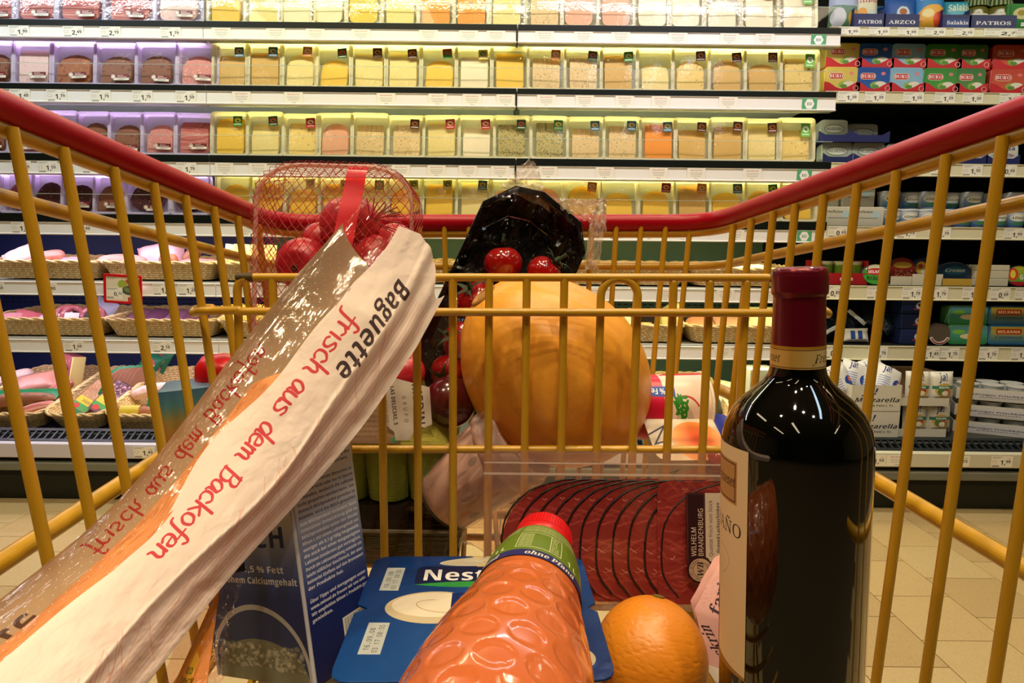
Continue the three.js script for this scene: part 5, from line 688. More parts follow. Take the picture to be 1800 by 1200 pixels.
// canary melon
{
  const c = at(975, 652, 0.606), g = thing('melon', 'big yellow-orange canary melon behind the trolley divider', 'melon', c);
  const ax = at(1095, 778, 0.64).sub(at(850, 520, 0.60)).normalize(); g.quaternion.setFromUnitVectors(V(0, 1, 0), ax);
  const R = 0.083, H = 0.102, geo = new THREE.SphereGeometry(1, 96, 64), p = geo.attributes.position, v = V();
  for (let i = 0; i < p.count; i++) { v.fromBufferAttribute(p, i); const a = Math.atan2(v.z, v.x), rib = 0.0008 * Math.sin(a * 11 + 2.2 * v.y) * (1 - v.y * v.y) + 0.0011 * fbm(v.x * 3, v.y * 2, v.z * 3, 3), t = v.y; const k = 1 - 0.06 * Math.max(0, -t); const r = R + rib * 1.4; p.setXYZ(i, v.x * r * k, v.y * (H + rib), v.z * r * k); }
  geo.computeVertexNormals();
  const mt = ctex(canvas(512, 512, (x, W, H2) => { x.fillStyle = '#eea634'; x.fillRect(0, 0, W, H2); for (let i = 0; i < 220; i++) { x.strokeStyle = i % 2 ? 'rgba(245,180,70,.10)' : 'rgba(200,120,30,.07)'; x.lineWidth = 2 + rnd() * 12; const u = rnd() * W, y0 = rnd() * H2; x.beginPath(); x.moveTo(u, y0); x.quadraticCurveTo(u + 20, y0 + 60, u + 10, y0 + 120 + rnd() * 80); x.stroke(); } for (let i = 0; i < 40; i++) { x.strokeStyle = 'rgba(150,90,40,.5)'; x.lineWidth = 1; const u = rnd() * W, y0 = rnd() * H2; x.beginPath(); x.moveTo(u, y0); x.lineTo(u + rr(-5, 5), y0 + rr(3, 14)); x.stroke(); } }));
  part('rind', geo, mat('melon_rind', '#ffffff', 0.38, { map: mt, bumpMap: dtex(256, (u, v) => 0.5 + 0.6 * loopNoise(u, v, 12, 5, 4), [2, 2]), bumpScale: 0.0012 }), g);
  const st = part('stem_scar', merge([new THREE.TorusGeometry(0.011, 0.003, 8, 20).rotateX(Math.PI / 2), new THREE.TorusGeometry(0.0065, 0.0022, 8, 16).rotateX(Math.PI / 2).translate(0, 0.0012, 0), new THREE.CylinderGeometry(0.005, 0.006, 0.004, 12)]), mat('melon_stem', '#a87a3c', 0.8), g); st.position.set(0, -H * 0.985, 0);
}
// plums in a clear punnet with a red net
const TR = new THREE.Group();
{
  const Z = 0.645, g = thing('plum_punnet', 'clear plastic punnet of red plums in a red net with pink strap', 'fruit punnet', at(600, 482, Z)); g.rotation.set(-0.1, 0, -0.02);
  const W = 0.148, H = 0.2, D = 0.062, oct = (k) => { const s = new THREE.Shape(), x = W / 2 * k, y = H / 2 * k, b = 0.034 * k; s.moveTo(-x + b * 0.3, -y); s.lineTo(x - b * 0.3, -y); s.quadraticCurveTo(x, -y, x, -y + b * 0.5); s.lineTo(x, y - b * 1.2); s.quadraticCurveTo(x, y, x - b * 1.4, y); s.lineTo(-x + b * 1.4, y); s.quadraticCurveTo(-x, y, -x, y - b * 1.2); s.lineTo(-x, -y + b * 0.5); s.quadraticCurveTo(-x, -y, -x + b * 0.3, -y); return s; };
  const pts = (k, n = 96) => oct(k).getSpacedPoints(n), A = pts(1), B = pts(0.86), clearP = mat('punnet_clear', '#fff3ee', 0.05, { transmission: 1, thickness: 0, ior: 1.5, bumpMap: crinkle, bumpScale: 0.001 });
  const N = 96; part('tray', merge([sheet(N, 6, (u, v) => { const i = Math.round(u * N), p = A[i], q = B[i]; return V(lerp(p.x, q.x, v), lerp(p.y, q.y, v), D * 0.5 - v * D + 0.0012 * Math.sin(i * 0.8)); }), new THREE.ShapeGeometry(oct(0.86)).translate(0, 0, -D / 2)]), clearP, g);
  part('tray_rim', new THREE.TubeGeometry(new THREE.CatmullRomCurve3(A.slice(0, -1).map((p) => V(p.x, p.y, D / 2)), true), 120, 0.0022, 6, true), mat('punnet_rim', '#f7d9cc', 0.2, { transmission: 0.6, thickness: 0 }), g);
  // net: diamond mesh over the front, bulging over the plums, and round the sides
  const bulge = (x, y) => D / 2 + 0.006 + 0.016 * Math.max(0, 1 - ((x + 0.005) / 0.07) ** 2) * (y < 0.03 ? 1 : Math.max(0, 1 - (y - 0.03) / 0.06)), inside = (x, y) => { const X = W / 2 + 0.003, Y = H / 2 + 0.003, cx = Math.abs(x), cy = y; if (cx > X || Math.abs(y) > Y) return false; return !(cy > 0 && (cx - (X - 0.045)) / 0.045 > 0 && (cy - (Y - 0.04)) / 0.04 > 0 && ((cx - (X - 0.045)) / 0.045) ** 2 + ((cy - (Y - 0.04)) / 0.04) ** 2 > 1); };
  const seg = [], s = 0.0085, wob = (i, j) => [0.0022 * noise3.noise(i * 0.7, j * 0.7, 4), 0.0022 * noise3.noise(i * 0.7, j * 0.7, 9)];
  const node = (i, j) => { const [a, b] = wob(i, j), y0 = (i + j) * s * 0.62 + b, x0 = (i - j) * s * 0.5 + a; return V(x0, y0, bulge(x0, y0)); };
  const thin = (a, b, r) => { const d = b.clone().sub(a), q = new THREE.CylinderGeometry(r, r, d.length(), 4, 1, true); q.applyQuaternion(new THREE.Quaternion().setFromUnitVectors(V(0, 1, 0), d.normalize())); return q.translate((a.x + b.x) / 2, (a.y + b.y) / 2, (a.z + b.z) / 2); };
  for (let i = -40; i < 40; i++) for (let j = -40; j < 40; j++) { const a = node(i, j); if (!inside(a.x, a.y)) continue; for (const [di, dj] of [[1, 0], [0, 1]]) { const b = node(i + di, j + dj); if (inside(b.x, b.y)) seg.push(thin(a, b, 0.00032)); } }
  for (let k = 0; k < 2 * 96; k++) { const i = (k >> 1) % 96, p = A[i], q = A[(i + 1) % 96], z = k & 1 ? 1 : -1; for (let m = 0; m < 5; m++) { const z0 = D / 2 + 0.006 - m * 0.013, a = V(p.x * 1.03, p.y * 1.03, z > 0 ? z0 : z0 - 0.013), b = V(q.x * 1.03, q.y * 1.03, z > 0 ? z0 - 0.013 : z0); seg.push(thin(a, b, 0.00032)); } }
  const net = part('net', merge(seg), mat('net_red', '#b0181f', 0.5), g); net.userData.kind = 'stuff';
  const bun = []; for (let i = 0; i < 14; i++) { const a = V(0.035 + 0.004 * rnd(), 0.048 + 0.004 * rnd(), D / 2 + 0.008), t = i / 13 * 2.6 - 0.9; bun.push(thin(a, a.clone().add(V(0.03 * Math.cos(t), 0.018 * Math.sin(t), 0.001)), 0.0006)); } const gn = part('net_gather', merge(bun), M.net_red, g); gn.userData.kind = 'stuff';
  part('strap', sheet(4, 30, (u, v) => { const y = lerp(H / 2 + 0.004, -H / 2 + 0.02, v), x = 0.024 - v * 0.022 + (u - 0.5) * 0.0185; return V(x, y, bulge(x, y) + 0.0016 + (v < 0.04 ? -0.02 * (0.04 - v) / 0.04 : 0) + 0.0008 * Math.sin(v * 30)); }), mat('strap_pink', '#e8303c', 0.3, { transmission: 0.25, thickness: 0 }), g);
  const pm = mat('plum_skin', '#ffffff', 0.33, { map: ctex(canvas(256, 256, (x, W2, H2) => { x.fillStyle = '#c22434'; x.fillRect(0, 0, W2, H2); for (let i = 0; i < 60; i++) { x.fillStyle = i % 2 ? 'rgba(215,60,50,.25)' : 'rgba(140,10,34,.22)'; x.beginPath(); x.ellipse(rnd() * W2, rnd() * H2, 10 + rnd() * 40, 6 + rnd() * 20, rnd() * 3, 0, 7); x.fill(); } for (let i = 0; i < 500; i++) { x.fillStyle = 'rgba(240,170,140,.35)'; x.fillRect(rnd() * W2, rnd() * H2, 1.6, 1.6); } })), clearcoat: 0.3, clearcoatRoughness: 0.35 });
  const pg = new THREE.SphereGeometry(1, 40, 28), pp = pg.attributes.position; for (let i = 0; i < pp.count; i++) { const x = pp.getX(i), y = pp.getY(i), z = pp.getZ(i), r = Math.hypot(x, z), k = 1 - 0.07 * Math.exp(-((Math.atan2(x, z)) ** 2) * 18) * (0.4 + 0.6 * r), dim = y > 0.8 ? 1 - (y - 0.8) * 0.9 : 1; pp.setXYZ(i, x * k, y * dim * 0.97, z * k); } pg.computeVertexNormals();
  [[615, 393, 51, 0, 'topmost, under the pink strap'], [534, 465, 46, 0.01, 'lowest on the bread-bag side'], [566, 425, 36, -0.012, 'tucked between the topmost and the lowest'], [694, 428, 36, -0.01, 'pale one at the tomato side'], [655, 458, 46, 0.004, 'just above the paper bag end'], [600, 480, 44, -0.006, 'behind the pink strap, low down'], [560, 520, 44, 0.008, 'deep behind the clear bag film'], [640, 530, 42, 0.0, 'hidden behind the bread bag'], [712, 655, 34, 0.03, 'peeping below the punnet beside the paper tag']].forEach(([px, py, r, dz, d], i) => { const R = r / FPX * Z * 1.0, o = thing('plum', `red plum, ${d}`, 'plum', at(px, py, Z - 0.004 - dz), 'plums in the net punnet'); o.rotation.set(0.3 + i, i * 1.3, 0.4 * i); const m = part('flesh', pg, pm, o); m.scale.setScalar(R); const st = part('stem_dimple', new THREE.TorusGeometry(0.0025, 0.0013, 6, 12).rotateX(Math.PI / 2), mat('plum_stem', '#5a3a1c', 0.8), o); st.position.y = R * 0.8; });
}
// tomatoes in a black tray wrapped in film
{
  const Z = 0.668, top = at(952, 372, Z + 0.012), bot = at(808, 690, Z - 0.035), g = thing('tomato_tray', 'black foam tray of tomatoes in crackling clear film, leaning behind the melon', 'tomato tray', top.clone().lerp(bot, 0.5));
  const yv = top.clone().sub(bot).normalize(), zv = V(0.12, 0.05, 1); zv.addScaledVector(yv, -zv.dot(yv)).normalize(); const xv = new THREE.Vector3().crossVectors(yv, zv);
  g.quaternion.setFromRotationMatrix(new THREE.Matrix4().makeBasis(xv, yv, zv));
  const W = 0.118, H = top.distanceTo(bot) + 0.03, D = 0.03, c = 0.034;
  const oct = (k, m = 0) => { const x = W / 2 - m, y = H / 2 - m; return [[-x + c, -y], [x - c, -y], [x, -y + c], [x, y - c], [x - c * 0.5, y - c * 0.2], [-x * 0.1, y + 0.004], [-x + c * 0.7, y - c * 0.1], [-x, y - c], [-x, -y + c]].map(([a, b]) => new THREE.Vector2(a * k, b * k)); };
  const O = oct(1), I = oct(0.8), n = O.length, blk = mat('tray_black', '#060606', 0.22, { clearcoat: 0.6, clearcoatRoughness: 0.1, bumpMap: crinkle, bumpScale: 0.0012 });
  const side = sheet(n, 1, (u, v) => { const i = Math.round(u * n) % n; return V(lerp(O[i].x, I[i].x, v), lerp(O[i].y, I[i].y, v), v ? -D : 0); }).toNonIndexed(); side.computeVertexNormals();
  const rimS = new THREE.Shape(O); rimS.holes.push(new THREE.Path(oct(0.95)));
  const wobS = sheet(12, 18, (u, v) => V((u - 0.5) * W * 0.72, (v - 0.5) * H * 0.78, -D + 0.004 * fbm(u * 4, v * 6, 2, 3)));
  part('tray', merge([side, new THREE.ShapeGeometry(new THREE.Shape(I)).translate(0, 0, -D - 0.001), wobS, ext(rimS, 0.003, 0.0006).translate(0, 0, -0.001)]), blk, g);
  const film = clearFilm('tomato_film', 0xffffff, 0.01, 0.05);
  part('film', merge([sheet(36, 56, (u, v) => { const x = (u - 0.5) * 2, y = (v - 0.5) * 2, lim = Math.abs(y) > 0.75 ? 1 - (Math.abs(y) - 0.75) * 1.5 : 1; return V(x * W / 2 * lim * 1.01, y * H / 2 * 1.01, 0.004 + 0.03 * Math.max(0, 1 - x * x) * smooth(-y, -0.15, 0.5) + 0.0045 * fbm(u * 5 + v * 3, v * 7, 1, 4)); })]), film, g);
  // crumpled film ends
  const cr = (tip, base, w, sd) => sheet(18, 14, (u, v) => { const p = base.clone().lerp(tip, v), q = w * (1 - v * 0.86); return p.add(V((u - 0.5) * q, 0.006 * fbm(u * 6, v * 5, sd, 3), 0.010 * fbm(u * 7, v * 6, sd + 5, 3))); });
  const fe = mat('film_end', '#fff6ea', 0.3, { transmission: 0.72, thickness: 0, bumpMap: crinkle, bumpScale: 0.006 }), lo = (p) => g.worldToLocal(p.clone()); g.updateMatrixWorld(true);
  part('film_end', cr(lo(at(935, 283, Z + 0.02)), lo(at(925, 350, Z + 0.015)), 0.06, 3), fe, g);
  part('film_end', cr(lo(at(1064, 352, Z + 0.02)), lo(at(1000, 368, Z + 0.015)), 0.034, 8), fe, g).rotation.z = 0;
  part('film_end', sheet(22, 10, (u, v) => lo(at(lerp(985, 1066, u), lerp(352, 372, u) + lerp(-14, 34, v) * (0.4 + 0.6 * u) + 3 * Math.sin(u * 40), Z + 0.012)).add(V(0, 0.002 * fbm(u * 8, v * 4, 6, 3), 0.008 * fbm(u * 7, v * 5, 4, 3)))), fe, g);
  part('film_end', sheet(14, 18, (u, v) => lo(at(lerp(1040, 1066, u) - 14 * v, lerp(372, 474, v), Z + 0.01)).add(V(0.003 * fbm(u * 6, v * 8, 12, 3), 0, 0.008 * fbm(u * 5, v * 7, 14, 3)))), fe, g);
  const tm = mat('tomato_skin', '#8e0d0b', 0.16, { clearcoat: 0.5, clearcoatRoughness: 0.1 }), cal = mat('tomato_calyx', '#1f3310', 0.7), tg = new THREE.SphereGeometry(1, 40, 28), tp = tg.attributes.position; for (let i = 0; i < tp.count; i++) { const x = tp.getX(i), y = tp.getY(i), z = tp.getZ(i), a = Math.atan2(z, x), k = 1 + 0.02 * Math.cos(5 * a); tp.setXYZ(i, x * k, y * 0.9 * (y > 0 ? 1 - 0.22 * Math.exp(-(x * x + z * z) * 9) : 1), z * k); } tg.computeVertexNormals();
  const star = () => { const l = [thin0(V(0, 0, 0), V(0.004, 0.016, 0), 0.0018)]; for (let k = 0; k < 5; k++) { const a = k * 1.256, s = sheet(2, 6, (u, v) => V(Math.cos(a) * v * 0.02 - Math.sin(a) * (u - 0.5) * 0.006 * (1 - v), 0.002 + 0.006 * Math.sin(v * 2.4), Math.sin(a) * v * 0.02 + Math.cos(a) * (u - 0.5) * 0.006 * (1 - v))); l.push(s); } return merge(l); };
  [[884, 463, 33, 0, 'topmost in the tray', -0.6, 0.1], [956, 480, 31, 0.006, 'with green calyx beside the melon top', -0.2, -0.7], [838, 530, 36, 0.01, 'half hidden by the melon stem', 0.2, 0.4], [905, 530, 36, 0.004, 'mostly behind the melon', 0.2, 0], [812, 600, 36, 0.014, 'beside the melon flank', 0.6, 0.6], [790, 655, 34, 0.02, 'at the lower end of the tray', 1.2, 0.3]].forEach(([px, py, r, dz, d, rx, rz]) => { const R = r / FPX * (Z - dz), o = thing('tomato', `red tomato, ${d}`, 'tomato', at(px, py, Z - dz - 0.012), 'tomatoes on the black tray'); o.rotation.set(rx + 0.5, 0, rz); part('fruit', tg, tm, o).scale.setScalar(R); const s = part('calyx', star(), cal, o); s.position.y = R * 0.72; });
  { const R = 0.025; const o = thing('plum', 'dark red plum below the tomato tray, beside the pink tub', 'plum', at(792, 706, 0.60)); part('flesh', new THREE.SphereGeometry(R, 36, 24), mat('dark_plum', '#4a0c10', 0.2, { clearcoat: 0.6, clearcoatRoughness: 0.1 }), o); part('stem_dimple', new THREE.TorusGeometry(0.0025, 0.0013, 6, 12).rotateX(Math.PI / 2).translate(0, R * 0.97, 0), M.plum_stem, o); }
}
function thin0(a, b, r) { return rod(a, b, r, 6); }
// wine bottle
{
  const Z = 0.338, c = at(1404, 470, Z), g = thing('wine_bottle', 'dark wine bottle with burgundy capsule and gold neck band', 'wine bottle', c.clone().add(V(0.0125, -0.3, 0.002))); g.rotation.z = 0.042;
  const R = 0.0378; // heights from the base; the top is at 0.30
  const glass = mat('bottle_glass', '#020302', 0.04, { clearcoat: 1, clearcoatRoughness: 0.02, specularIntensity: 1 });
  part('glass_body', lathe([[0, 0.004], [0.024, 0.001], [0.034, 0], [R - 0.001, 0.005], [R, 0.012], [R, 0.205], [R * 0.99, 0.211], [R * 0.95, 0.2175], [R * 0.86, 0.2245], [R * 0.72, 0.231], [R * 0.56, 0.2365], [R * 0.45, 0.2405], [R * 0.385, 0.2445], [R * 0.354, 0.25], [R * 0.35, 0.262], [0.0122, 0.285], [0.012, 0.299], [0, 0.299]], 96), glass, g);
  part('capsule', lathe([[0.01352, 0.2455 + 0.012], [0.01335, 0.262], [0.01275, 0.285], [0.0130, 0.2862], [0.0137, 0.2868], [0.01385, 0.2885], [0.0138, 0.2955], [0.0133, 0.2968], [0.0134, 0.2978], [0.0129, 0.2996], [0.0115, 0.3006], [0, 0.3008]], 64), mat('capsule_burgundy', '#6e0d24', 0.28, { metalness: 0.4, clearcoat: 0.3, bumpMap: dtex(128, (u, v) => 0.5 + 0.3 * loopNoise(u, v, 18, 2, 3)), bumpScale: 0.0005 }), g);
  const wrap = (r, a0, a1, y0, y1, n = 32) => sheet(n, 2, (u, v) => { const a = lerp(a0, a1, u); return V(Math.sin(a) * r, lerp(y0, y1, v), Math.cos(a) * r); });   // angle 0 faces the camera, + to the picture's right
  const bandT = ctex(canvas(1024, 128, (x, W, H) => { const q = x.createLinearGradient(0, 0, W, 0);['#c79a3a', '#ecd08a', '#d8ae52', '#f0dca0', '#c9983a', '#e6c77a'].forEach((k, i) => q.addColorStop(i / 5, k)); x.fillStyle = q; x.fillRect(0, 0, W, H); x.fillStyle = '#5a2c14'; x.fillRect(0, 16, W, 4); x.fillRect(0, 106, W, 4); x.fillStyle = '#c9982f'; x.fillRect(0, 0, W, 14); x.fillRect(0, 114, W, 14); x.fillStyle = '#3a2408'; x.font = 'italic 60px serif'; x.fillText('Freixenet', 545, 84); x.fillText('Freixenet', 60, 84); x.lineWidth = 3; x.strokeStyle = '#3a2408'; x.beginPath(); x.moveTo(530, 90); x.quadraticCurveTo(540, 110, 560, 60); x.stroke(); }));
  part('neck_band', wrap(0.01365, -Math.PI, Math.PI, 0.2475, 0.2605, 64), mat('band_gold', '#ffffff', 0.35, { map: bandT, metalness: 0.35 }), g);
  const lt = ctex(canvas(512, 1024, (x, W, H) => { x.fillStyle = '#f3dcae'; x.fillRect(0, 0, W, H); x.strokeStyle = '#b58a4a'; x.lineWidth = 7; x.fillStyle = '#c69a5c'; x.fillRect(250, 62, 202, 190); x.strokeStyle = '#6a4420'; x.strokeRect(262, 74, 178, 166); x.fillStyle = '#3a240e'; x.font = 'italic bold 62px serif'; x.textAlign = 'right'; x.fillText('Freixenet', 436, 176, 176); x.fillStyle = '#2c2a28'; x.font = '62px serif';  x.font = '82px serif'; x.fillText('RAÑO', 484, 392); x.strokeStyle = 'rgba(120,90,50,.35)'; x.lineWidth = 3; x.beginPath(); x.moveTo(300, 470); x.bezierCurveTo(420, 460, 440, 540, 340, 600); x.stroke(); x.fillStyle = '#7a2410'; x.beginPath(); x.moveTo(170, 740); x.lineTo(290, 690); x.lineTo(290, 1024); x.lineTo(170, 1024); x.fill(); x.strokeStyle = '#c88a4a'; x.lineWidth = 4; x.beginPath(); x.moveTo(186, 1024); x.lineTo(186, 750); x.moveTo(278, 1024); x.lineTo(278, 710); x.stroke(); x.fillStyle = '#b0803c'; x.beginPath(); x.moveTo(290, 985); x.lineTo(512, 1010); x.lineTo(512, 1024); x.lineTo(290, 1024); x.fill(); }));
  part('front_label', wrap(R + 0.0003, -2.7, -1.02, 0.082, 0.2085, 40), mat('wine_label', '#ffffff', 0.55, { map: lt }), g);
  const bt = ctex(canvas(128, 512, (x, W, H) => { x.fillStyle = '#efe3c4'; x.fillRect(0, 0, W, H); x.fillStyle = '#7a6a4a'; for (let i = 0; i < 30; i++) x.fillRect(16, 30 + i * 15, 60 + (i * 37) % 40, 5); }));
  part('back_label', wrap(R + 0.0003, 1.22, 2.6, 0.03, 0.186, 30), mat('wine_back_label', '#ffffff', 0.55, { map: bt }), g);
}
// smoothie bottle lying on the pudding pack
{
  const a = at(852, 1336, 0.258), b = at(952, 962, 0.425), g = thing('juice_bottle', 'orange smoothie bottle with dimpled body, green neck label and red cap', 'bottle', a); const ax = b.clone().sub(a).normalize(); g.quaternion.setFromUnitVectors(V(0, 1, 0), ax);
  const Lg = b.distanceTo(a);
  const P = []; { const pr = [[0, -0.07], [0.034, -0.07], [0.046, -0.062], [0.0492, -0.045], [0.0495, 0.0], [0.0484, 0.026], [0.0445, 0.054], [0.039, 0.08], [0.0345, 0.1], [0.0322, Lg - 0.056], [0.0298, Lg - 0.036], [0.025, Lg - 0.016], [0.0195, Lg - 0.003], [0.0185, Lg]].map((p) => new THREE.Vector2(...p)); const sp = new THREE.SplineCurve(pr); for (let i = 0; i <= 220; i++) P.push(sp.getPoint(i / 220)); }
  const geo = new THREE.LatheGeometry(P, 280), p = geo.attributes.position;
  for (let i = 0; i < p.count; i++) { const x = p.getX(i), y = p.getY(i), z = p.getZ(i), r = Math.hypot(x, z); if (r < 0.02 || y > Lg - 0.07) continue; const an = Math.atan2(z, x) / (Math.PI * 2) * 13, row = Math.floor(y / 0.0185 + 100), fy = y / 0.0185 + 100 - row - 0.5, fx = ((an + (row & 1) * 0.5) % 1 + 1) % 1 - 0.5, d = Math.hypot(fx / 0.43, fy / 0.43), dent = d < 1 ? -0.0008 * (1 - smooth(d, 0.8, 1.0)) : 0, k = (r + dent) / r; p.setXYZ(i, x * k, y, z * k); }
  geo.computeVertexNormals();
  part('bottle_body', geo, mat('smoothie', '#cc6a38', 0.2, { clearcoat: 0.8, clearcoatRoughness: 0.06 }), g);
  const lt = ctex(canvas(2048, 512, (x, W, H) => { x.fillStyle = '#5d7a1e'; x.fillRect(0, 0, W, H); x.fillStyle = '#232a6a'; x.fillRect(0, 432, W, 80); x.fillStyle = '#e9e6c8'; for (let q = 0; q < 4; q++) { const o = q * 512; x.font = '17px sans-serif'; for (let i = 0; i < 6; i++) x.fillText('Smoothie aus Möhre Orange Apfel Banane 100 % Frucht ohne Zuckerzusatz', o + 12, 40 + i * 22, 480); x.strokeStyle = '#e9e6c8'; x.lineWidth = 4; x.strokeRect(o + 20, 180, 300, 214); x.beginPath(); x.moveTo(o + 240, 180); x.lineTo(o + 240, 394); x.stroke(); x.font = '18px sans-serif'; for (let i = 0; i < 8; i++) { x.fillText('Nährwerte', o + 32, 214 + i * 23); x.fillText(['264 kJ', '0,6 g', '14 g', '0,2 g', '1,1 g', '0,01 g', '40 mg', '62 kcal'][i], o + 248, 214 + i * 23); } x.font = 'bold 66px sans-serif'; x.fillText('1 L', o + 372, 400); x.font = 'italic bold 60px serif'; x.fillText('ohne Pfand', o + 90, 490); } }));
  const rAt = (y) => { let best = P[0]; for (const q of P) if (Math.abs(q.y - y) < Math.abs(best.y - y)) best = q; return best.x; };
  part('neck_label', sheet(96, 12, (u, v) => { const y = lerp(Lg - 0.062, Lg - 0.012, v), r = rAt(y) + 0.0006, t = -u * Math.PI * 2 + 2.1; return V(Math.cos(t) * r, y, Math.sin(t) * r); }), mat('smoothie_label', '#ffffff', 0.35, { map: lt }), g);
  const cp = [lathe([[0.0195, Lg - 0.004], [0.0205, Lg - 0.002], [0.0205, Lg + 0.001], [0.0195, Lg + 0.002], [0.0195, Lg + 0.014], [0.018, Lg + 0.017], [0.016, Lg + 0.018], [0, Lg + 0.018]], 60)]; for (let i = 0; i < 60; i++) { const t = i / 60 * Math.PI * 2; cp.push(box(0.0012, 0.011, 0.0012).rotateY(-t).translate(Math.cos(t) * 0.0196, Lg + 0.0075, Math.sin(t) * 0.0196)); }
  part('cap', merge(cp), mat('cap_red', '#d0121c', 0.35), g);
}
// orange
{
  const R = 0.0372, c = at(1142, 1158, 0.392), g = thing('orange', 'single orange between the smoothie bottle and the wine bottle', 'orange', c), geo = new THREE.SphereGeometry(1, 160, 110), p = geo.attributes.position; g.rotation.set(-0.25, 0.4, -0.2); g.scale.set(1, 1.06, 1);
  const cells = []; for (let i = 0; i < 1500; i++) { const y = 1 - 2 * (i + 0.5) / 1500, t = i * 2.39996, r = Math.sqrt(1 - y * y); cells.push([Math.cos(t) * r, y, Math.sin(t) * r]); }
  for (let i = 0; i < p.count; i++) { const x = p.getX(i), y = p.getY(i), z = p.getZ(i), n = 1 + 0.006 * fbm(x * 3, y * 3, z * 3, 2) - 0.0045 * Math.max(0, noise3.noise(x * 26, y * 26, z * 26)); p.setXYZ(i, x * R * n, y * R * n, z * R * n); } geo.computeVertexNormals();
  part('peel', geo, mat('orange_peel', '#e08a1e', 0.4, { clearcoat: 0.25, clearcoatRoughness: 0.3, bumpMap: dtex(256, (u, v) => 0.8 - 0.9 * Math.max(0, loopNoise(u, v, 46, 8, 2))), bumpScale: 0.001 }), g);
  part('blossom_scar', merge([new THREE.SphereGeometry(0.0022, 10, 8).scale(1, 0.5, 1), new THREE.TorusGeometry(0.0032, 0.0008, 6, 14).rotateX(Math.PI / 2)]).translate(0, R + 0.0002, 0), mat('orange_scar', '#6a5a1a', 0.8), g);
}
// pudding pack: two-by-two cups under one blue foil lid
{
  const y = 0.9 - 0.243, p0 = onY(612, 1192, y), p1 = onY(668, 976, y), p2 = onY(1000, 985, y), g = thing('pudding_pack', 'blue four-cup pudding pack with foil lid, lying below the smoothie bottle', 'pudding pack', V((p0.x + p2.x) / 2, y, (p0.z + p2.z) / 2)), W = p2.x - p1.x + 0.012, D = p0.z - p1.z, r = 0.012; g.rotation.y = 0.03;
  const s = new THREE.Shape(), x = W / 2, z = D / 2, q = 0.006; s.moveTo(-x + r, -z); s.lineTo(-q, -z); s.lineTo(0, -z + q); s.lineTo(q, -z); s.lineTo(x - r, -z); s.quadraticCurveTo(x, -z, x, -z + r); s.lineTo(x, -q); s.lineTo(x - q, 0); s.lineTo(x, q); s.lineTo(x, z - r); s.quadraticCurveTo(x, z, x - r, z); s.lineTo(q, z); s.lineTo(0, z - q); s.lineTo(-q, z); s.lineTo(-x + r, z); s.quadraticCurveTo(-x, z, -x, z - r); s.lineTo(-x, q); s.lineTo(-x + q * 1.4, 0); s.lineTo(-x, -q); s.lineTo(-x, -z + r); s.quadraticCurveTo(-x, -z, -x + r, -z);
  const lt = ctex(canvas(1024, 896, (c, w, h) => { const gr = c.createLinearGradient(0, 0, w, h); gr.addColorStop(0, '#052a66'); gr.addColorStop(0.5, '#0a4a90'); gr.addColorStop(1, '#06306c'); c.fillStyle = gr; c.fillRect(0, 0, w, h); const swirl = (cx, cy, k) => { c.fillStyle = '#cdbf9c'; c.beginPath(); c.ellipse(cx, cy, 210 * k, 120 * k, 0, 0, 7); c.fill(); c.fillStyle = '#e9dfc6'; c.beginPath(); c.ellipse(cx, cy - 18, 184 * k, 92 * k, 0, 0, 7); c.fill(); c.strokeStyle = '#b9a982'; c.lineWidth = 5; c.beginPath(); c.ellipse(cx + 20, cy - 6, 100 * k, 44 * k, 0.2, 0.4, 4.4); c.stroke(); }; c.fillStyle = '#cfc9b0'; c.beginPath(); c.ellipse(620, 40, 300, 48, -0.1, 0, 7); c.fill(); c.fillStyle = '#061c4a'; c.beginPath(); c.roundRect(220, 100, 520, 170, 30); c.fill(); c.fillStyle = '#2f9a4a'; c.beginPath(); c.moveTo(220, 262); c.quadraticCurveTo(470, 214, 740, 250); c.quadraticCurveTo(470, 312, 220, 262); c.fill(); c.fillStyle = '#f4f4f0'; c.font = 'bold 134px sans-serif'; c.fillText('Nestlé', 246, 226); c.strokeStyle = '#e0b23a'; c.lineWidth = 7; for (let a = 0; a < 9; a++) { const t = Math.PI + a * Math.PI / 8; c.beginPath(); c.moveTo(600 + 34 * Math.cos(t), 100 + 30 * Math.sin(t)); c.lineTo(600 + 96 * Math.cos(t), 100 + 70 * Math.sin(t)); c.stroke(); }
    swirl(330, 440, 1); c.fillStyle = '#082a6a'; c.fillRect(400, 330, 250, 130); c.fillStyle = '#f2f2ee'; c.font = 'bold 96px sans-serif'; c.fillText('LC1', 430, 430); swirl(800, 780, 0.8);
    for (const oy of [60, 500]) { c.save(); c.translate(70, oy + 250); c.rotate(-Math.PI / 2 + 0.02); c.fillStyle = '#b9c2c0'; c.fillRect(0, 0, 200, 86); c.fillStyle = '#2a2f2c'; c.font = '30px monospace'; c.fillText('16.09.08', 22, 36); c.fillText('03 17 08:55', 10, 70, 176); c.restore(); } }));
  const lg = ext(s, 0.0012, 0.0004).rotateX(-Math.PI / 2); { const pp = lg.attributes.position, uv = lg.attributes.uv; for (let i = 0; i < pp.count; i++) uv.setXY(i, pp.getX(i) / W + 0.5, 0.5 - pp.getZ(i) / D); }
  part('foil_lid', lg, mat('pudding_lid', '#ffffff', 0.28, { map: lt, metalness: 0.15, bumpMap: crinkle, bumpScale: 0.0012 }), g);
  for (const [sx, sz] of [[-1, -1], [1, -1], [-1, 1], [1, 1]]) part('cup', tub(W / 2 - 0.028, D / 2 - 0.024, W / 2 - 0.006, D / 2 - 0.006, 0.052, 0.014, false).translate(sx * W / 4, -0.0525, sz * D / 4), mat('pudding_cup', '#dfe3e6', 0.35), g);
}
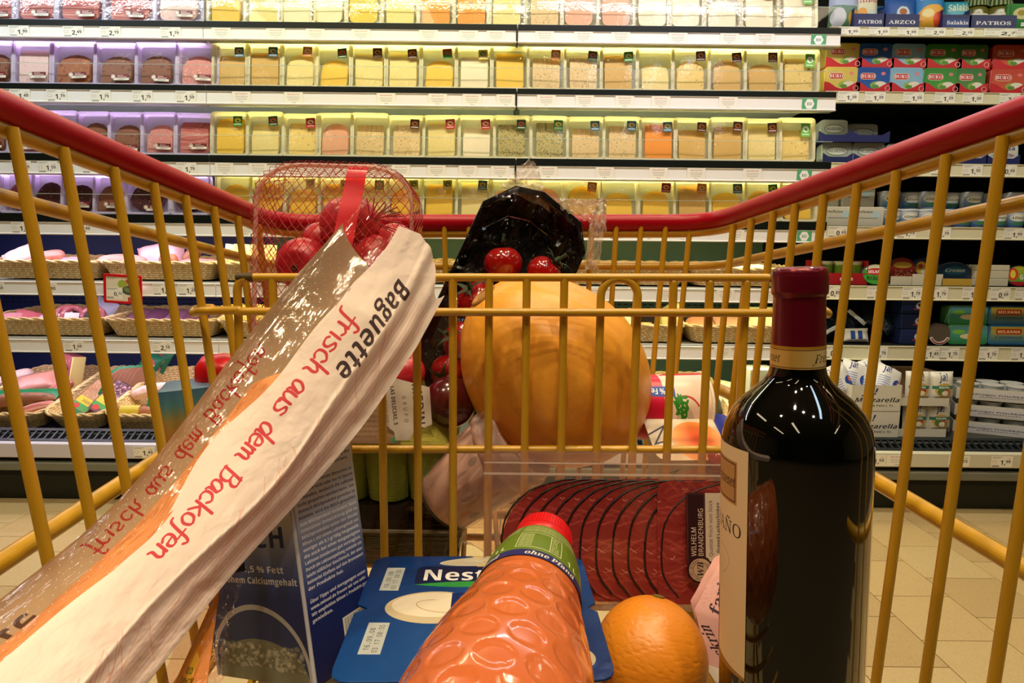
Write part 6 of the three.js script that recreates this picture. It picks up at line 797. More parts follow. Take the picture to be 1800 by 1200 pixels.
// ham pack leaning on the divider
{
  const b0 = at(880, 1075, 0.478), t0 = at(872, 797, 0.506), b1 = at(1300, 1080, 0.478), g = thing('ham_pack', 'flat pack of fanned dark-edged ham slices leaning on the divider', 'ham pack', b0.clone().lerp(b1, 0.5)), W = b1.x - b0.x + 0.03, H = t0.distanceTo(b0); g.rotation.x = -Math.atan2(0.028, H); g.position.y += 0.002;
  const fl = clearFilm('ham_film', 0xffffff, 0.0012, 0.05);
  part('tray', merge([box(W, H, 0.0012, 0, H / 2, -0.012), box(W, 0.0012, 0.012, 0, 0.001, -0.006)]), mat('ham_tray', '#fff4ea', 0.1, { transmission: 0.93, thickness: 0 }), g);
  part('film', sheet(20, 16, (u, v) => V((u - 0.5) * W, v * H, 0.004 + 0.003 * Math.sin(v * Math.PI) * Math.sin(u * Math.PI))), fl, g);
  part('seal_ridge', merge([box(W, 0.0016, 0.002, 0, H * 0.86, 0.003), box(W, 0.001, 0.002, 0, H * 0.93, 0.003)]), mat('seal_clear', '#f3e6da', 0.15, { transmission: 0.6, thickness: 0 }), g);
  const hm = mat('ham_meat', '#ffffff', 0.3, { map: ctex(canvas(512, 512, (x, w, h) => { x.fillStyle = '#8e2f2b'; x.fillRect(0, 0, w, h); for (let i = 0; i < 220; i++) { x.strokeStyle = i % 3 ? 'rgba(225,120,100,.22)' : 'rgba(120,20,24,.25)'; x.lineWidth = 2 + rnd() * 9; const u = rnd() * w, v = rnd() * h; x.beginPath(); x.moveTo(u, v); x.bezierCurveTo(u + 20, v + rr(-30, 30), u + 40, v + rr(-40, 40), u + 70, v + rr(-50, 50)); x.stroke(); } for (let i = 0; i < 26; i++) { x.strokeStyle = 'rgba(245,200,170,.6)'; x.lineWidth = 1 + rnd() * 2.5; const u = rnd() * w, v = rnd() * h; x.beginPath(); x.moveTo(u, v); x.quadraticCurveTo(u + 10, v + 12, u + rr(14, 34), v + rr(-14, 20)); x.stroke(); } })) }), ed = mat('ham_edge', '#140a0a', 0.5);
  const sw = 0.118, sh = H * 0.77; const shape = () => { const s = new THREE.Shape(); s.moveTo(sw * 0.5, -sh / 2); s.lineTo(sw * 0.5, sh / 2); s.lineTo(-sw * 0.05, sh / 2); s.bezierCurveTo(-sw * 0.42, sh * 0.42, -sw * 0.52, sh * 0.05, -sw * 0.48, -sh * 0.2); s.bezierCurveTo(-sw * 0.46, -sh * 0.4, -sw * 0.36, -sh * 0.46, -sw * 0.26, -sh / 2); s.lineTo(sw * 0.5, -sh / 2); return s; };
  const sg = normUV(ext(shape(), 0.0014, 0, 14), sw, sh), pe = [V(sw * 0.02, sh / 2, 0), V(-sw * 0.05, sh * 0.495, 0), V(-sw * 0.3, sh * 0.39, 0), V(-sw * 0.45, sh * 0.18, 0), V(-sw * 0.485, -sh * 0.08, 0), V(-sw * 0.47, -sh * 0.28, 0), V(-sw * 0.38, -sh * 0.44, 0)];
  const tb = new THREE.TubeGeometry(new THREE.CatmullRomCurve3(pe), 60, 0.00085, 6), tp = tb.attributes.position; for (let i = 0; i < tp.count; i++) { const n = 0.0009 * fbm(tp.getX(i) * 180, tp.getY(i) * 160, 2, 3); tp.setX(i, tp.getX(i) + n); } tb.computeVertexNormals();
  for (let i = 0; i < 11; i++) { const m = part('ham_slice', sg, hm, g); m.position.set(-W / 2 + 0.072 + i * 0.0128, sh / 2 + 0.006, -0.0105 + i * 0.00105); m.rotation.z = 0.02 * Math.sin(i * 2.1); part('pepper_edge', tb, ed, m).position.z = 0.0012; }
  const rest = part('ham_slice', normUV(ext(rrShape(0.07, sh, 0.01), 0.0014), sw, sh), hm, g); rest.position.set(W / 2 - 0.045, sh / 2 + 0.006, 0.0002);
  const lt = ctex(canvas(512, 1024, (x, w, h) => { x.fillStyle = '#c9b8a4'; x.fillRect(230, 0, 282, 920); x.fillStyle = '#2a0c14'; x.fillRect(20, 0, 210, 850); x.strokeStyle = '#6a3a3a'; x.lineWidth = 5; x.strokeRect(32, 14, 186, 824); x.fillStyle = '#2a0c14'; x.beginPath(); for (let i = 0; i <= 48; i++) { const t = i / 48 * Math.PI * 2, r = 150 + 7 * Math.cos(12 * t); x.lineTo(170 + r * Math.cos(t), 860 + r * Math.sin(t)); } x.fill(); x.fillStyle = '#b79a80'; x.beginPath(); x.arc(170, 860, 128, 0, 7); x.fill(); x.strokeStyle = '#2a0c14'; x.lineWidth = 5; x.beginPath(); x.arc(170, 860, 84, 0, 7); x.stroke(); x.save(); x.translate(170, 860); x.rotate(-Math.PI / 2); x.fillStyle = '#2a0c14'; x.textAlign = 'center'; x.font = 'italic bold 92px serif'; x.fillText('WB', 0, 30); x.font = 'bold 24px sans-serif'; const ring = (s, a0) => { for (let i = 0; i < s.length; i++) { x.save(); x.rotate(a0 + i * 0.155); x.fillText(s[i], 0, -98); x.restore(); } }; ring('QUALITÄTS METZGEREI', -1.4); ring('SEIT 1885', 2.5); x.restore(); x.save(); x.translate(130, 820 - 110); x.rotate(-Math.PI / 2); x.fillStyle = '#d9c6b0'; x.font = '76px sans-serif'; x.fillText('WILHELM', 0, -4); x.fillText('BRANDENBURG', 0, 74, 560); x.fillStyle = '#2a1a18'; x.font = '56px sans-serif'; x.fillText('Qualität frisch vom Stück', 0, 178, 640); x.font = 'bold 52px sans-serif'; x.fillText('Graved-Lachsschinken', 40, 258, 600); x.font = '42px sans-serif'; x.fillText('in Dillsud', 40, 320); x.restore(); }));
  const lw = 0.0365, lh = 0.071, lb = part('label', print(lw, lh, [0, 0, 1, 1]), mat('ham_label', '#ffffff', 0.4, { map: lt, alphaTest: 0.5 }), g); lb.position.set(at(1240, 940, 0.49).x - g.position.x, H * 0.47, 0.0078);
}
// milk carton
{
  const e = at(556, 1225, 0.392), g = thing('milk_carton', 'blue and white milk carton with fine white text on its narrow side', 'milk carton', V(e.x, GF(0.42) + 0.004, e.z)); g.rotation.set(-0.06, -0.45, 0.19, 'YXZ'); g.position.y += 0.005;
  const W = 0.095, D = 0.066, H = 0.172; // the edge between front and narrow side stands at the group's origin
  part('body', rbox(W, H, D, 0.003, -W / 2, H / 2, -D / 2), mat('carton_board', '#d9dbe0', 0.4), g);
  part('top_fin', merge([box(W * 0.98, 0.002, 0.012, -W / 2, H + 0.001, -D / 2 - 0.004), box(0.012, 0.002, D * 0.9, -W * 0.12, H + 0.0012, -D / 2)]), M.carton_board, g);
  const ft = ctex(canvas(512, 1264, (x, w, h) => { const q = x.createLinearGradient(0, 0, 0, h); q.addColorStop(0, '#e3e5ea'); q.addColorStop(0.36, '#b8bccb'); q.addColorStop(0.52, '#5a6aa8'); q.addColorStop(0.66, '#14307a'); q.addColorStop(1, '#0f2462'); x.fillStyle = q; x.fillRect(0, 0, w, h); x.fillStyle = '#14246a'; x.font = 'bold 150px sans-serif'; x.textAlign = 'right'; x.fillText('MILCH', 470, 560, 420); x.fillStyle = '#eef0f4'; x.font = 'bold 46px sans-serif'; x.fillText('fettarm 1,5 % Fett', 440, 690, 400); x.fillText('mit hohem Calciumgehalt', 500, 750, 470); x.fillStyle = '#c9cdd0'; x.beginPath(); x.ellipse(256, 1190, 260, 330, 0, 0, 7); x.fill(); x.fillStyle = '#2a3f7a'; x.beginPath(); x.ellipse(256, 1200, 244, 312, 0, 0, 7); x.fill(); x.fillStyle = '#8a8f7c'; x.beginPath(); x.ellipse(256, 1240, 244, 200, 0, 0, 7); x.fill(); for (let i = 0; i < 420; i++) { const r = 3 + rnd() * 10; x.fillStyle = ['rgba(225,222,205,.5)', 'rgba(120,120,100,.5)'][i % 2]; x.beginPath(); x.arc(30 + rnd() * 450, 1070 + rnd() * 120, r, 0, 7); x.fill(); } }));
  part('front_print', print(W - 0.003, H - 0.003, [0, 0, 1, 1]).translate(-W / 2, H / 2, 0.0005), mat('milk_front', '#ffffff', 0.3, { map: ft }), g);
  const lines = ['Bei einer Milchzucker-Unver-', 'träglichkeit kann Milchzucker', 'durch das Enzym Laktase in', 'Ihrem Körper vor-', 'verdaut, gezielte Spaltung der', 'im Dünndarm zu erreichen.', '', 'Laktose-intoleranten Menschen ist', 'das Enzym nicht oder nur in Spuren', 'vorhanden, wodurch die Laktose', 'nicht gespalten werden kann. Um', 'dennoch Milchprodukte genießen zu', 'können, wird die Milch gespalten', 'zum Milchprodukt verändert. Nach', 'intensiver Entwicklung gibt es', 'Milchprodukte unter der Marke', 'Minus L mit einem Laktosegehalt von', 'weniger als 0,1 g/100g hergestellt,', 'die auch bei einer ausgeprägten', 'Laktose-Intoleranz gut verträglich.', 'Durch die Laktosespaltung entsteht ein', 'leicht süßlicher Geschmack, der aber', 'keinerlei Einfluss auf den Brennwert', 'der Produkte hat.', '', 'Über Tipps und Anregungen unter', 'www.minusl.de freuen wir uns sehr.', 'Wir empfehlen Minus L Produkte gut', 'genießen.'];
  const st = ctex(canvas(512, 1792, (x, w, h) => { const q = x.createLinearGradient(0, 0, 0, h); q.addColorStop(0, '#d3d3cc'); q.addColorStop(0.3, '#b9bcbc'); q.addColorStop(0.52, '#5a6a94'); q.addColorStop(0.66, '#162a70'); q.addColorStop(1, '#0b1850'); x.fillStyle = q; x.fillRect(0, 0, w, h); x.font = 'bold 34px sans-serif'; lines.forEach((l, i) => { x.fillStyle = i < 13 ? '#14204e' : '#e3e6ee'; x.fillText(l, 24, 60 + i * 46, 470); }); x.fillStyle = '#e3e3da'; x.fillRect(250, 1440, 240, 230); x.fillStyle = '#111a3a'; for (let i = 0; i < 50; i++) if ((i * 7 + (i >> 1)) % 3) x.fillRect(264 + i * 4.2, 1452, 1.4 + (i * 5) % 3, 170); x.font = '30px sans-serif'; x.fillText('4 062800', 266, 1656); x.fillStyle = '#d8dade'; x.beginPath(); x.ellipse(400, 1736, 70, 46, 0, 0, 7); x.fill(); x.fillStyle = '#b01c2c'; x.beginPath(); x.ellipse(400, 1736, 52, 34, 0, 0, 7); x.fill(); }));
  part('side_print', print(D - 0.003, H - 0.003, [0, 0, 1, 1]).rotateY(Math.PI / 2).translate(0.0005, H / 2, -D / 2), mat('milk_side', '#ffffff', 0.35, { map: st }), g);
}
// egg carton on a clear clamshell with dark fruit
{
  const Z = 0.575, yb = at(690, 884, Z).y, yt = at(690, 788, Z).y, c = at(694, 830, Z + 0.05), W = (797 - 585) / FPX * Z * 1.1;
  const g = thing('egg_carton', 'green pulp egg carton with brownish printed lid', 'egg carton', V(c.x, yb, -Z - 0.055)), H = yt - yb, pulp = mat('pulp_green', '#7f8a2c', 0.9, { bumpMap: grain, bumpScale: 0.0012 });
  const cups = []; for (let i = 0; i < 3; i++) for (let j = 0; j < 2; j++) cups.push(tub(W / 3 - 0.001, 0.048, W / 3 + 0.006, 0.056, H, 0.018, false, 5).translate(-W / 3 + i * W / 3, 0, -0.027 + j * 0.055)); part('base', merge(cups), pulp, g);
  part('flange', ext(rrShape(W + 0.008, 0.118, 0.012), 0.003, 0.0006).rotateX(-Math.PI / 2).translate(0, H - 0.001, 0), mat('pulp_light', '#b5a94a', 0.9, { bumpMap: grain, bumpScale: 0.001 }), g);
  part('lid', tub(W + 0.002, 0.112, W - 0.03, 0.075, 0.045, 0.02).translate(0, H + 0.002, 0), mat('pulp_lid', '#a9a544', 0.9, { bumpMap: grain, bumpScale: 0.001 }), g);
  const pt = ctex(canvas(512, 256, (x, w, h) => { x.fillStyle = '#8a6a4e'; x.fillRect(0, 0, w, h); x.fillStyle = '#b04a2a'; x.beginPath(); x.ellipse(140, 40, 90, 30, 0, 0, 7); x.fill(); x.fillStyle = '#3f3024'; x.font = '20px sans-serif'; ['gekühlte Aufbewahrung', 'empfohlen. Packung durch', 'uns auch im Internet unter', 'informationen erhalten Sie auf', 'www.deutsche-eier.info', 'Güteklasse A Größe M'].forEach((l, i) => x.fillText(l, 160, 90 + i * 27)); x.fillStyle = '#2f8a4a'; x.fillRect(460, 220, 40, 26); }));
  const pr = part('lid_print', print(W * 0.62, 0.045, [0, 0, 1, 1]), mat('egg_print', '#ffffff', 0.8, { map: pt }), g); pr.position.set(-0.022, H + 0.0255, 0.0478 ); pr.rotation.x = -0.395;
  const y0 = GF(0.62) + 0.002, H2 = yb - y0 - 0.001, k = thing('fruit_clamshell', 'clear plastic clamshell of dark fruit under the egg carton', 'fruit box', V(c.x + 0.012, y0, -Z - 0.05)), cm = mat('clam_clear', '#6a5238', 0.06, { transmission: 0.9, thickness: 0, ior: 1.5, bumpMap: crinkle, bumpScale: 0.001 });
  part('box', tub(W * 0.94, 0.1, W * 1.06, 0.115, H2 * 0.6, 0.016, false), cm, k); part('lid', tub(W * 1.06, 0.115, W * 0.96, 0.1, H2 * 0.4 - 0.002, 0.016).translate(0, H2 * 0.6 + 0.001, 0), cm, k); part('rim', ext((() => { const s = rrShape(W * 1.09, 0.121, 0.018); s.holes.push(rrShape(W * 1.05, 0.113, 0.016, THREE.Path)); return s; })(), 0.002).rotateX(-Math.PI / 2).translate(0, H2 * 0.6, 0), mat('clam_rim', '#d9cfb8', 0.15, { transmission: 0.75, thickness: 0 }), k);
  const fr = new THREE.SphereGeometry(1, 20, 14); let n = 0; for (let l = 0; l < 2; l++) for (let i = 0; i < 5; i++) { const r = 0.0165, o = solo('dark_grape', `dark fruit, ${ORD[i + 1]} of the ${['bottom', 'top'][l]} layer in the clear clamshell`, 'fruit', fr, mat('dark_fruit', '#2a1208', 0.3, { clearcoat: 0.3 }), V(c.x + 0.012 - W * 0.36 + i * W * 0.18, y0 + 0.018 + l * 0.027, -Z - 0.016 - 0.01 * ((i + l) & 1)), 'dark fruits in the clamshell'); o.scale.set(r, r * 0.95, r); n++; }
}
// pink dip tub on its side, pot with parsley picture, peach yoghurt pack
{
  const c = at(838, 832, 0.585), g = thing('dip_tub', 'tilted clear tub of pinkish speckled salad below the melon', 'tub', c); g.rotation.set(0.5, 0.2, -0.85); const R = 0.042;
  const tex = ctex(canvas(256, 256, (x, w, h) => { x.fillStyle = '#c99a86'; x.fillRect(0, 0, w, h); for (let i = 0; i < 160; i++) { x.fillStyle = ['rgba(235,205,190,.5)', 'rgba(180,90,80,.4)', 'rgba(80,60,50,.4)'][i % 3]; x.beginPath(); x.ellipse(rnd() * w, rnd() * h, 2 + rnd() * 12, 1 + rnd() * 6, rnd() * 3, 0, 7); x.fill(); } }), [2, 1]);
  part('salad', lathe([[0, -0.045], [R * 0.72, -0.044], [R * 0.82, -0.036], [R * 0.95, 0.03], [0, 0.034]], 40), mat('salad_pink', '#ffffff', 0.5, { map: tex }), g);
  const cm = mat('tub_clear', '#ffffff', 0.08, { transmission: 0.92, thickness: 0, ior: 1.5 }); part('tub', lathe([[0, -0.047], [R * 0.75, -0.046], [R * 0.86, -0.038], [R, 0.036]], 48), cm, g);
  part('lid', lathe([[R, 0.034], [R * 1.06, 0.034], [R * 1.06, 0.04], [R * 1.0, 0.041], [R * 1.03, 0.046], [R * 1.03, 0.05], [R * 0.96, 0.051], [R * 0.98, 0.056], [R * 0.9, 0.058], [R * 0.85, 0.05], [0, 0.05]], 48), mat('tub_lid', '#f3d9cf', 0.15, { transmission: 0.6, thickness: 0 }), g);
  part('wrap', pillow(0.12, 0.09, 0.03, 16).translate(0.03, -0.02, 0.012), clearFilm('loose_film', 0xfff2ea, 0.008, 0.1), g);
  const p = at(1160, 716, 0.63), h = thing('quark_pot', 'pink and white pot with parsley and garlic picture, lying beside the melon', 'pot', p); h.rotation.set(0, 0.12, -Math.PI / 2 - 0.06); const r = 0.036;
  const qt = ctex(canvas(1024, 512, (x, w, hh) => { x.fillStyle = '#f0d8c4'; x.fillRect(0, 0, w, hh); for (let k = 0; k < 2; k++) { const o = k * 512; x.fillStyle = '#d6153f'; x.fillRect(o, 0, 512, 180); x.beginPath(); x.moveTo(o, 180); x.quadraticCurveTo(o + 120, 330, o + 60, 512); x.lineTo(o, 512); x.fill(); x.save(); x.translate(o + 400, 150); x.rotate(-Math.PI / 2); x.fillStyle = '#2a4fb0'; x.fillRect(-110, -34, 240, 56); x.fillStyle = '#fff'; x.font = 'bold 44px sans-serif'; x.fillText('10% Fett', -90, 10); x.restore(); x.fillStyle = '#cfc2ae'; x.beginPath(); x.ellipse(o + 230, 330, 90, 70, 0, 0, 7); x.fill(); x.fillStyle = '#e6dccb'; x.beginPath(); x.ellipse(o + 220, 320, 60, 50, 0, 0, 7); x.fill(); x.strokeStyle = '#c23a2a'; x.lineWidth = 10; x.beginPath(); x.arc(o + 250, 330, 120, -0.6, 0.9); x.stroke(); x.fillStyle = '#2f8a2a'; for (let i = 0; i < 40; i++) { x.beginPath(); x.ellipse(o + 320 + rr(-50, 50), 300 + rr(-50, 40), 16, 8, rnd() * 3, 0, 7); x.fill(); } } }));
  part('cup', lathe([[0, -0.035], [r * 0.84, -0.035], [r * 0.85, -0.033], [r, 0.04]], 48), mat('quark_inner', '#efe4d4', 0.4), h); part('print', sheet(48, 1, (u, v) => { const q = lerp(r * 0.852, r * 0.998, 1 - v) + 0.0004, t = u * Math.PI * 2 - 3.27; return V(Math.cos(t) * q, lerp(0.038, -0.032, v), Math.sin(t) * q); }), mat('quark_print', '#ffffff', 0.35, { map: qt }), h); part('rim', new THREE.TorusGeometry(r + 0.001, 0.0016, 6, 40).rotateX(Math.PI / 2).translate(0, 0.04, 0), M.quark_inner, h); part('foil_lid', new THREE.CylinderGeometry(r, r, 0.001, 40).translate(0, 0.0405, 0), mat('foil_pink', '#d6153f', 0.3), h);
  const c2 = at(1212, 800, 0.585), y = thing('yoghurt_pack', 'peach yoghurt pack with orange and blue print below the pink pot', 'yoghurt pack', c2); y.rotation.set(0.42, 0.06, -0.02);
  const yt = ctex(canvas(512, 256, (x, w, hh) => { x.fillStyle = '#d9cdb4'; x.fillRect(0, 0, w, hh); const q = x.createRadialGradient(270, 150, 20, 270, 150, 150); q.addColorStop(0, '#e85a30'); q.addColorStop(0.6, '#f0903a'); q.addColorStop(1, '#e9b07a'); x.fillStyle = q; x.beginPath(); x.ellipse(270, 160, 150, 110, 0, 0, 7); x.fill(); x.fillStyle = '#1c2a9a'; x.fillRect(410, 0, 102, hh); x.strokeStyle = '#1c1c3a'; x.lineWidth = 8; x.beginPath(); x.moveTo(0, 120); x.lineTo(110, 70); x.lineTo(20, 170); x.lineTo(110, 150); x.stroke(); }));
  const yw = 0.078; part('cups', merge([tub(yw * 0.82, 0.05, yw, 0.06, 0.052, 0.012).translate(0, -0.03, 0)]), mat('yog_cup', '#cfc8b8', 0.4), y); part('front_print', print(yw * 0.9, 0.042, [0, 0, 1, 1]).rotateX(0.095).translate(0, 0.0, 0.0286), mat('yog_print', '#ffffff', 0.35, { map: yt }), y); { const lg = ext(rrShape(yw + 0.006, 0.066, 0.012), 0.0014).rotateX(-Math.PI / 2), p = lg.attributes.position, uv = lg.attributes.uv; for (let i = 0; i < p.count; i++) uv.setXY(i, p.getX(i) / (yw + 0.006) + 0.5, 0.5 - p.getZ(i) / 0.066); part('lid', lg.translate(0, 0.0225, 0), M.yog_print, y); }
  const rr2 = solo('red_tomato', 'small red tomato beside the wine label, behind the ham pack', 'tomato', new THREE.SphereGeometry(0.012, 24, 16).scale(1, 1.3, 1), M.tomato_skin, at(1263, 816, 0.55));
  const tg = thing('paper_tag', 'white die-cut paper tag reading MEDINA GRUPO, SEVILLA, hanging before the plums', 'tag', at(704, 722, 0.575)); tg.rotation.z = 0.12;
  const S = (a) => a.map(([px, py]) => new THREE.Vector2((px - 704) / FPX * 0.59, (722 - py) / FPX * 0.59)), ts = new THREE.Shape(S([[694, 660], [760, 686], [756, 752], [722, 762], [714, 776], [688, 774], [688, 758], [668, 738], [672, 692]]));
  const tgeo = ext(ts, 0.0004), tp = tgeo.attributes.position, tuv = tgeo.attributes.uv; for (let i = 0; i < tp.count; i++) tuv.setXY(i, tp.getX(i) / 0.07 + 0.5, tp.getY(i) / 0.07 + 0.5);
  part('card', tgeo, mat('tag_card', '#ffffff', 0.6, { map: ctex(canvas(512, 512, (x, w, hh) => { x.fillStyle = '#efe9dc'; x.fillRect(0, 0, w, hh); x.fillStyle = '#1c1a18'; x.save(); x.translate(256, 256); x.rotate(Math.PI / 2 + 0.03); x.textAlign = 'center'; x.font = '92px sans-serif'; x.fillText('MEDINA', -10, -92); x.font = '34px sans-serif'; x.fillText('G  R  U  P  O', -10, -22); x.font = 'bold 36px sans-serif'; x.fillText('LAS DELICIAS, 5', -40, 52); x.font = '28px sans-serif'; x.fillText('TF. 954 222 346 SEVILLA (Spain)', 10, 104, 380); x.restore(); })) }), tg);
}
// box with blue and yellow print and red-capped bottle behind the bread bag
{
  const a = at(366, 800, 0.52), g = thing('blue_carton', 'carton with blue to amber print, half hidden by the bread bag', 'carton', V(a.x, GF(0.55), a.z - 0.03)); g.rotation.set(0, 0.35, 0.06, 'YXZ'); const H = at(330, 680, 0.54).y - GF(0.55), W = 0.08, t = ctex(canvas(128, 512, (x, w, h) => { const q = x.createLinearGradient(0, 0, 0, h); q.addColorStop(0, '#4a7aa0'); q.addColorStop(0.07, '#4f8a94'); q.addColorStop(0.15, '#a08a4a'); q.addColorStop(0.26, '#b8722a'); q.addColorStop(1, '#8a4a1c'); x.fillStyle = q; x.fillRect(0, 0, w, h); }));
  part('body', rbox(W, H, 0.05, 0.003, 0, H / 2, -0.025), mat('bluecarton_side', '#5a7a94', 0.4), g); part('front_print', print(W - 0.002, H - 0.002, [0, 0, 1, 1]).translate(0, H / 2, 0.0006), mat('bluecarton_print', '#ffffff', 0.35, { map: t }), g);
  const c = at(394, 655, 0.585), k = thing('red_cap_bottle', 'bottle with big red dome cap behind the blue carton', 'bottle', V(c.x, GF(0.6) + 0.001, c.z)), top = at(394, 620, 0.585).y - k.position.y; part('body', lathe([[0, 0], [0.026, 0], [0.03, 0.005], [0.03, top - 0.06], [0.02, top - 0.032], [0.018, top - 0.024]], 32), mat('capbottle_white', '#d9d6dc', 0.35), k); part('cap', lathe([[0.0235, top - 0.03], [0.025, top - 0.026], [0.0245, top - 0.012], [0.018, top - 0.003], [0, top]], 36), mat('cap_scarlet', '#d01018', 0.3), k);
  const m = thing('pink_packet', 'pink paper packet with dark lettering squeezed between orange and wine bottle', 'packet', at(1252, 1098, 0.4)); const lt = ctex(canvas(256, 512, (x, w, h) => { x.fillStyle = '#d9a49a'; x.fillRect(0, 0, w, h); for (let i = 0; i < 300; i++) { x.fillStyle = 'rgba(200,110,100,.35)'; x.fillRect(rnd() * w, rnd() * 230, 8, 4); } x.fillStyle = '#2a1018'; x.font = 'italic bold 76px serif'; x.save(); x.translate(110, 250); x.rotate(-Math.PI / 2); x.fillText('farin', -10, 0); x.restore(); x.save(); x.translate(120, 490); x.rotate(-Math.PI / 2 - 0.4); x.fillText('Zuckrin', -20, 0, 210); x.restore(); }));
  const P = (px, py, z) => m.worldToLocal(at(px, py, z)); m.updateMatrixWorld(); const q = [[P(1262, 992, 0.44), P(1320, 960, 0.45)], [P(1221, 1070, 0.40), P(1330, 1105, 0.40)], [P(1246, 1168, 0.38), P(1330, 1200, 0.385)]];
  const surf = (off) => sheet(10, 24, (u, v) => { const t = v * 2, i = Math.min(1, Math.floor(t)), f = t - i, l = q[i][0].clone().lerp(q[i + 1][0], f), r = q[i][1].clone().lerp(q[i + 1][1], f); return l.lerp(r, u).add(V(0, 0, off + 0.0012 * fbm(u * 4, v * 6, 2, 3) - (1 - u) * 0.002 * Math.sign(off))); });
  const front = surf(0.0), uv = front.attributes.uv; for (let i = 0; i < uv.count; i++) uv.setY(i, 1 - uv.getY(i)); part('paper', front, mat('pink_paper', '#ffffff', 0.6, { map: lt }), m); part('back', surf(-0.012), mat('pink_back', '#c99288', 0.6), m);
  const y = thing('snack_pouch', 'yellow pointed pouch inside clear zigzag-edged film, before the milk carton', 'pouch', at(352, 1130, 0.335)); y.updateMatrixWorld(); const Y = (px, py, z) => y.worldToLocal(at(px, py, z));
  const A = Y(388, 1022, 0.36), B = Y(300, 1215, 0.31), C = Y(362, 1215, 0.31); part('pouch', sheet(8, 20, (u, v) => A.clone().lerp(B.clone().lerp(C, u), v).add(V(0, 0, 0.006 * Math.sin(u * Math.PI) * v))), mat('pouch_yellow', '#f0b02c', 0.35, { map: ctex(canvas(128, 256, (x, w, h) => { x.fillStyle = '#fff'; x.fillRect(0, 0, w, h); x.fillStyle = '#4a8a2a'; x.font = 'bold 20px sans-serif'; x.fillText('SNACK', 20, 40); x.fillText('BIO', 34, 62); })) }), y);
  part('pouch_back', sheet(8, 20, (u, v) => A.clone().lerp(B.clone().lerp(C, u), v).add(V(0, 0, -0.006 * Math.sin(u * Math.PI) * v - 0.0005))), mat('pouch_back', '#d89a24', 0.4), y);
  part('zigzag_film', sheet(6, 120, (u, v) => { const zz = 7 * Math.abs(((v * 10) % 1) * 2 - 1), right = v < 0.12 ? 430 : lerp(430, 392, (v - 0.12) / 0.88); return Y(lerp(lerp(372, 280, v), right - zz + 3 * Math.sin(v * 9), u), lerp(985, 1215, v), lerp(0.37, 0.31, v)).add(V(0, 0, 0.004 + 0.003 * Math.sin(u * 3.1))); }), clearFilm('pouch_film', 0xf3dcd6, 0.003, 0.12), y);
  part('black_mark', sheet(2, 2, (u, v) => Y(lerp(412, 434, u) + 6 * (1 - v), lerp(994, 970, v) + (1 - u) * 4, 0.365).add(V(0, 0, 0.006))), mat('mark_black', '#0c120e', 0.4), y);
}

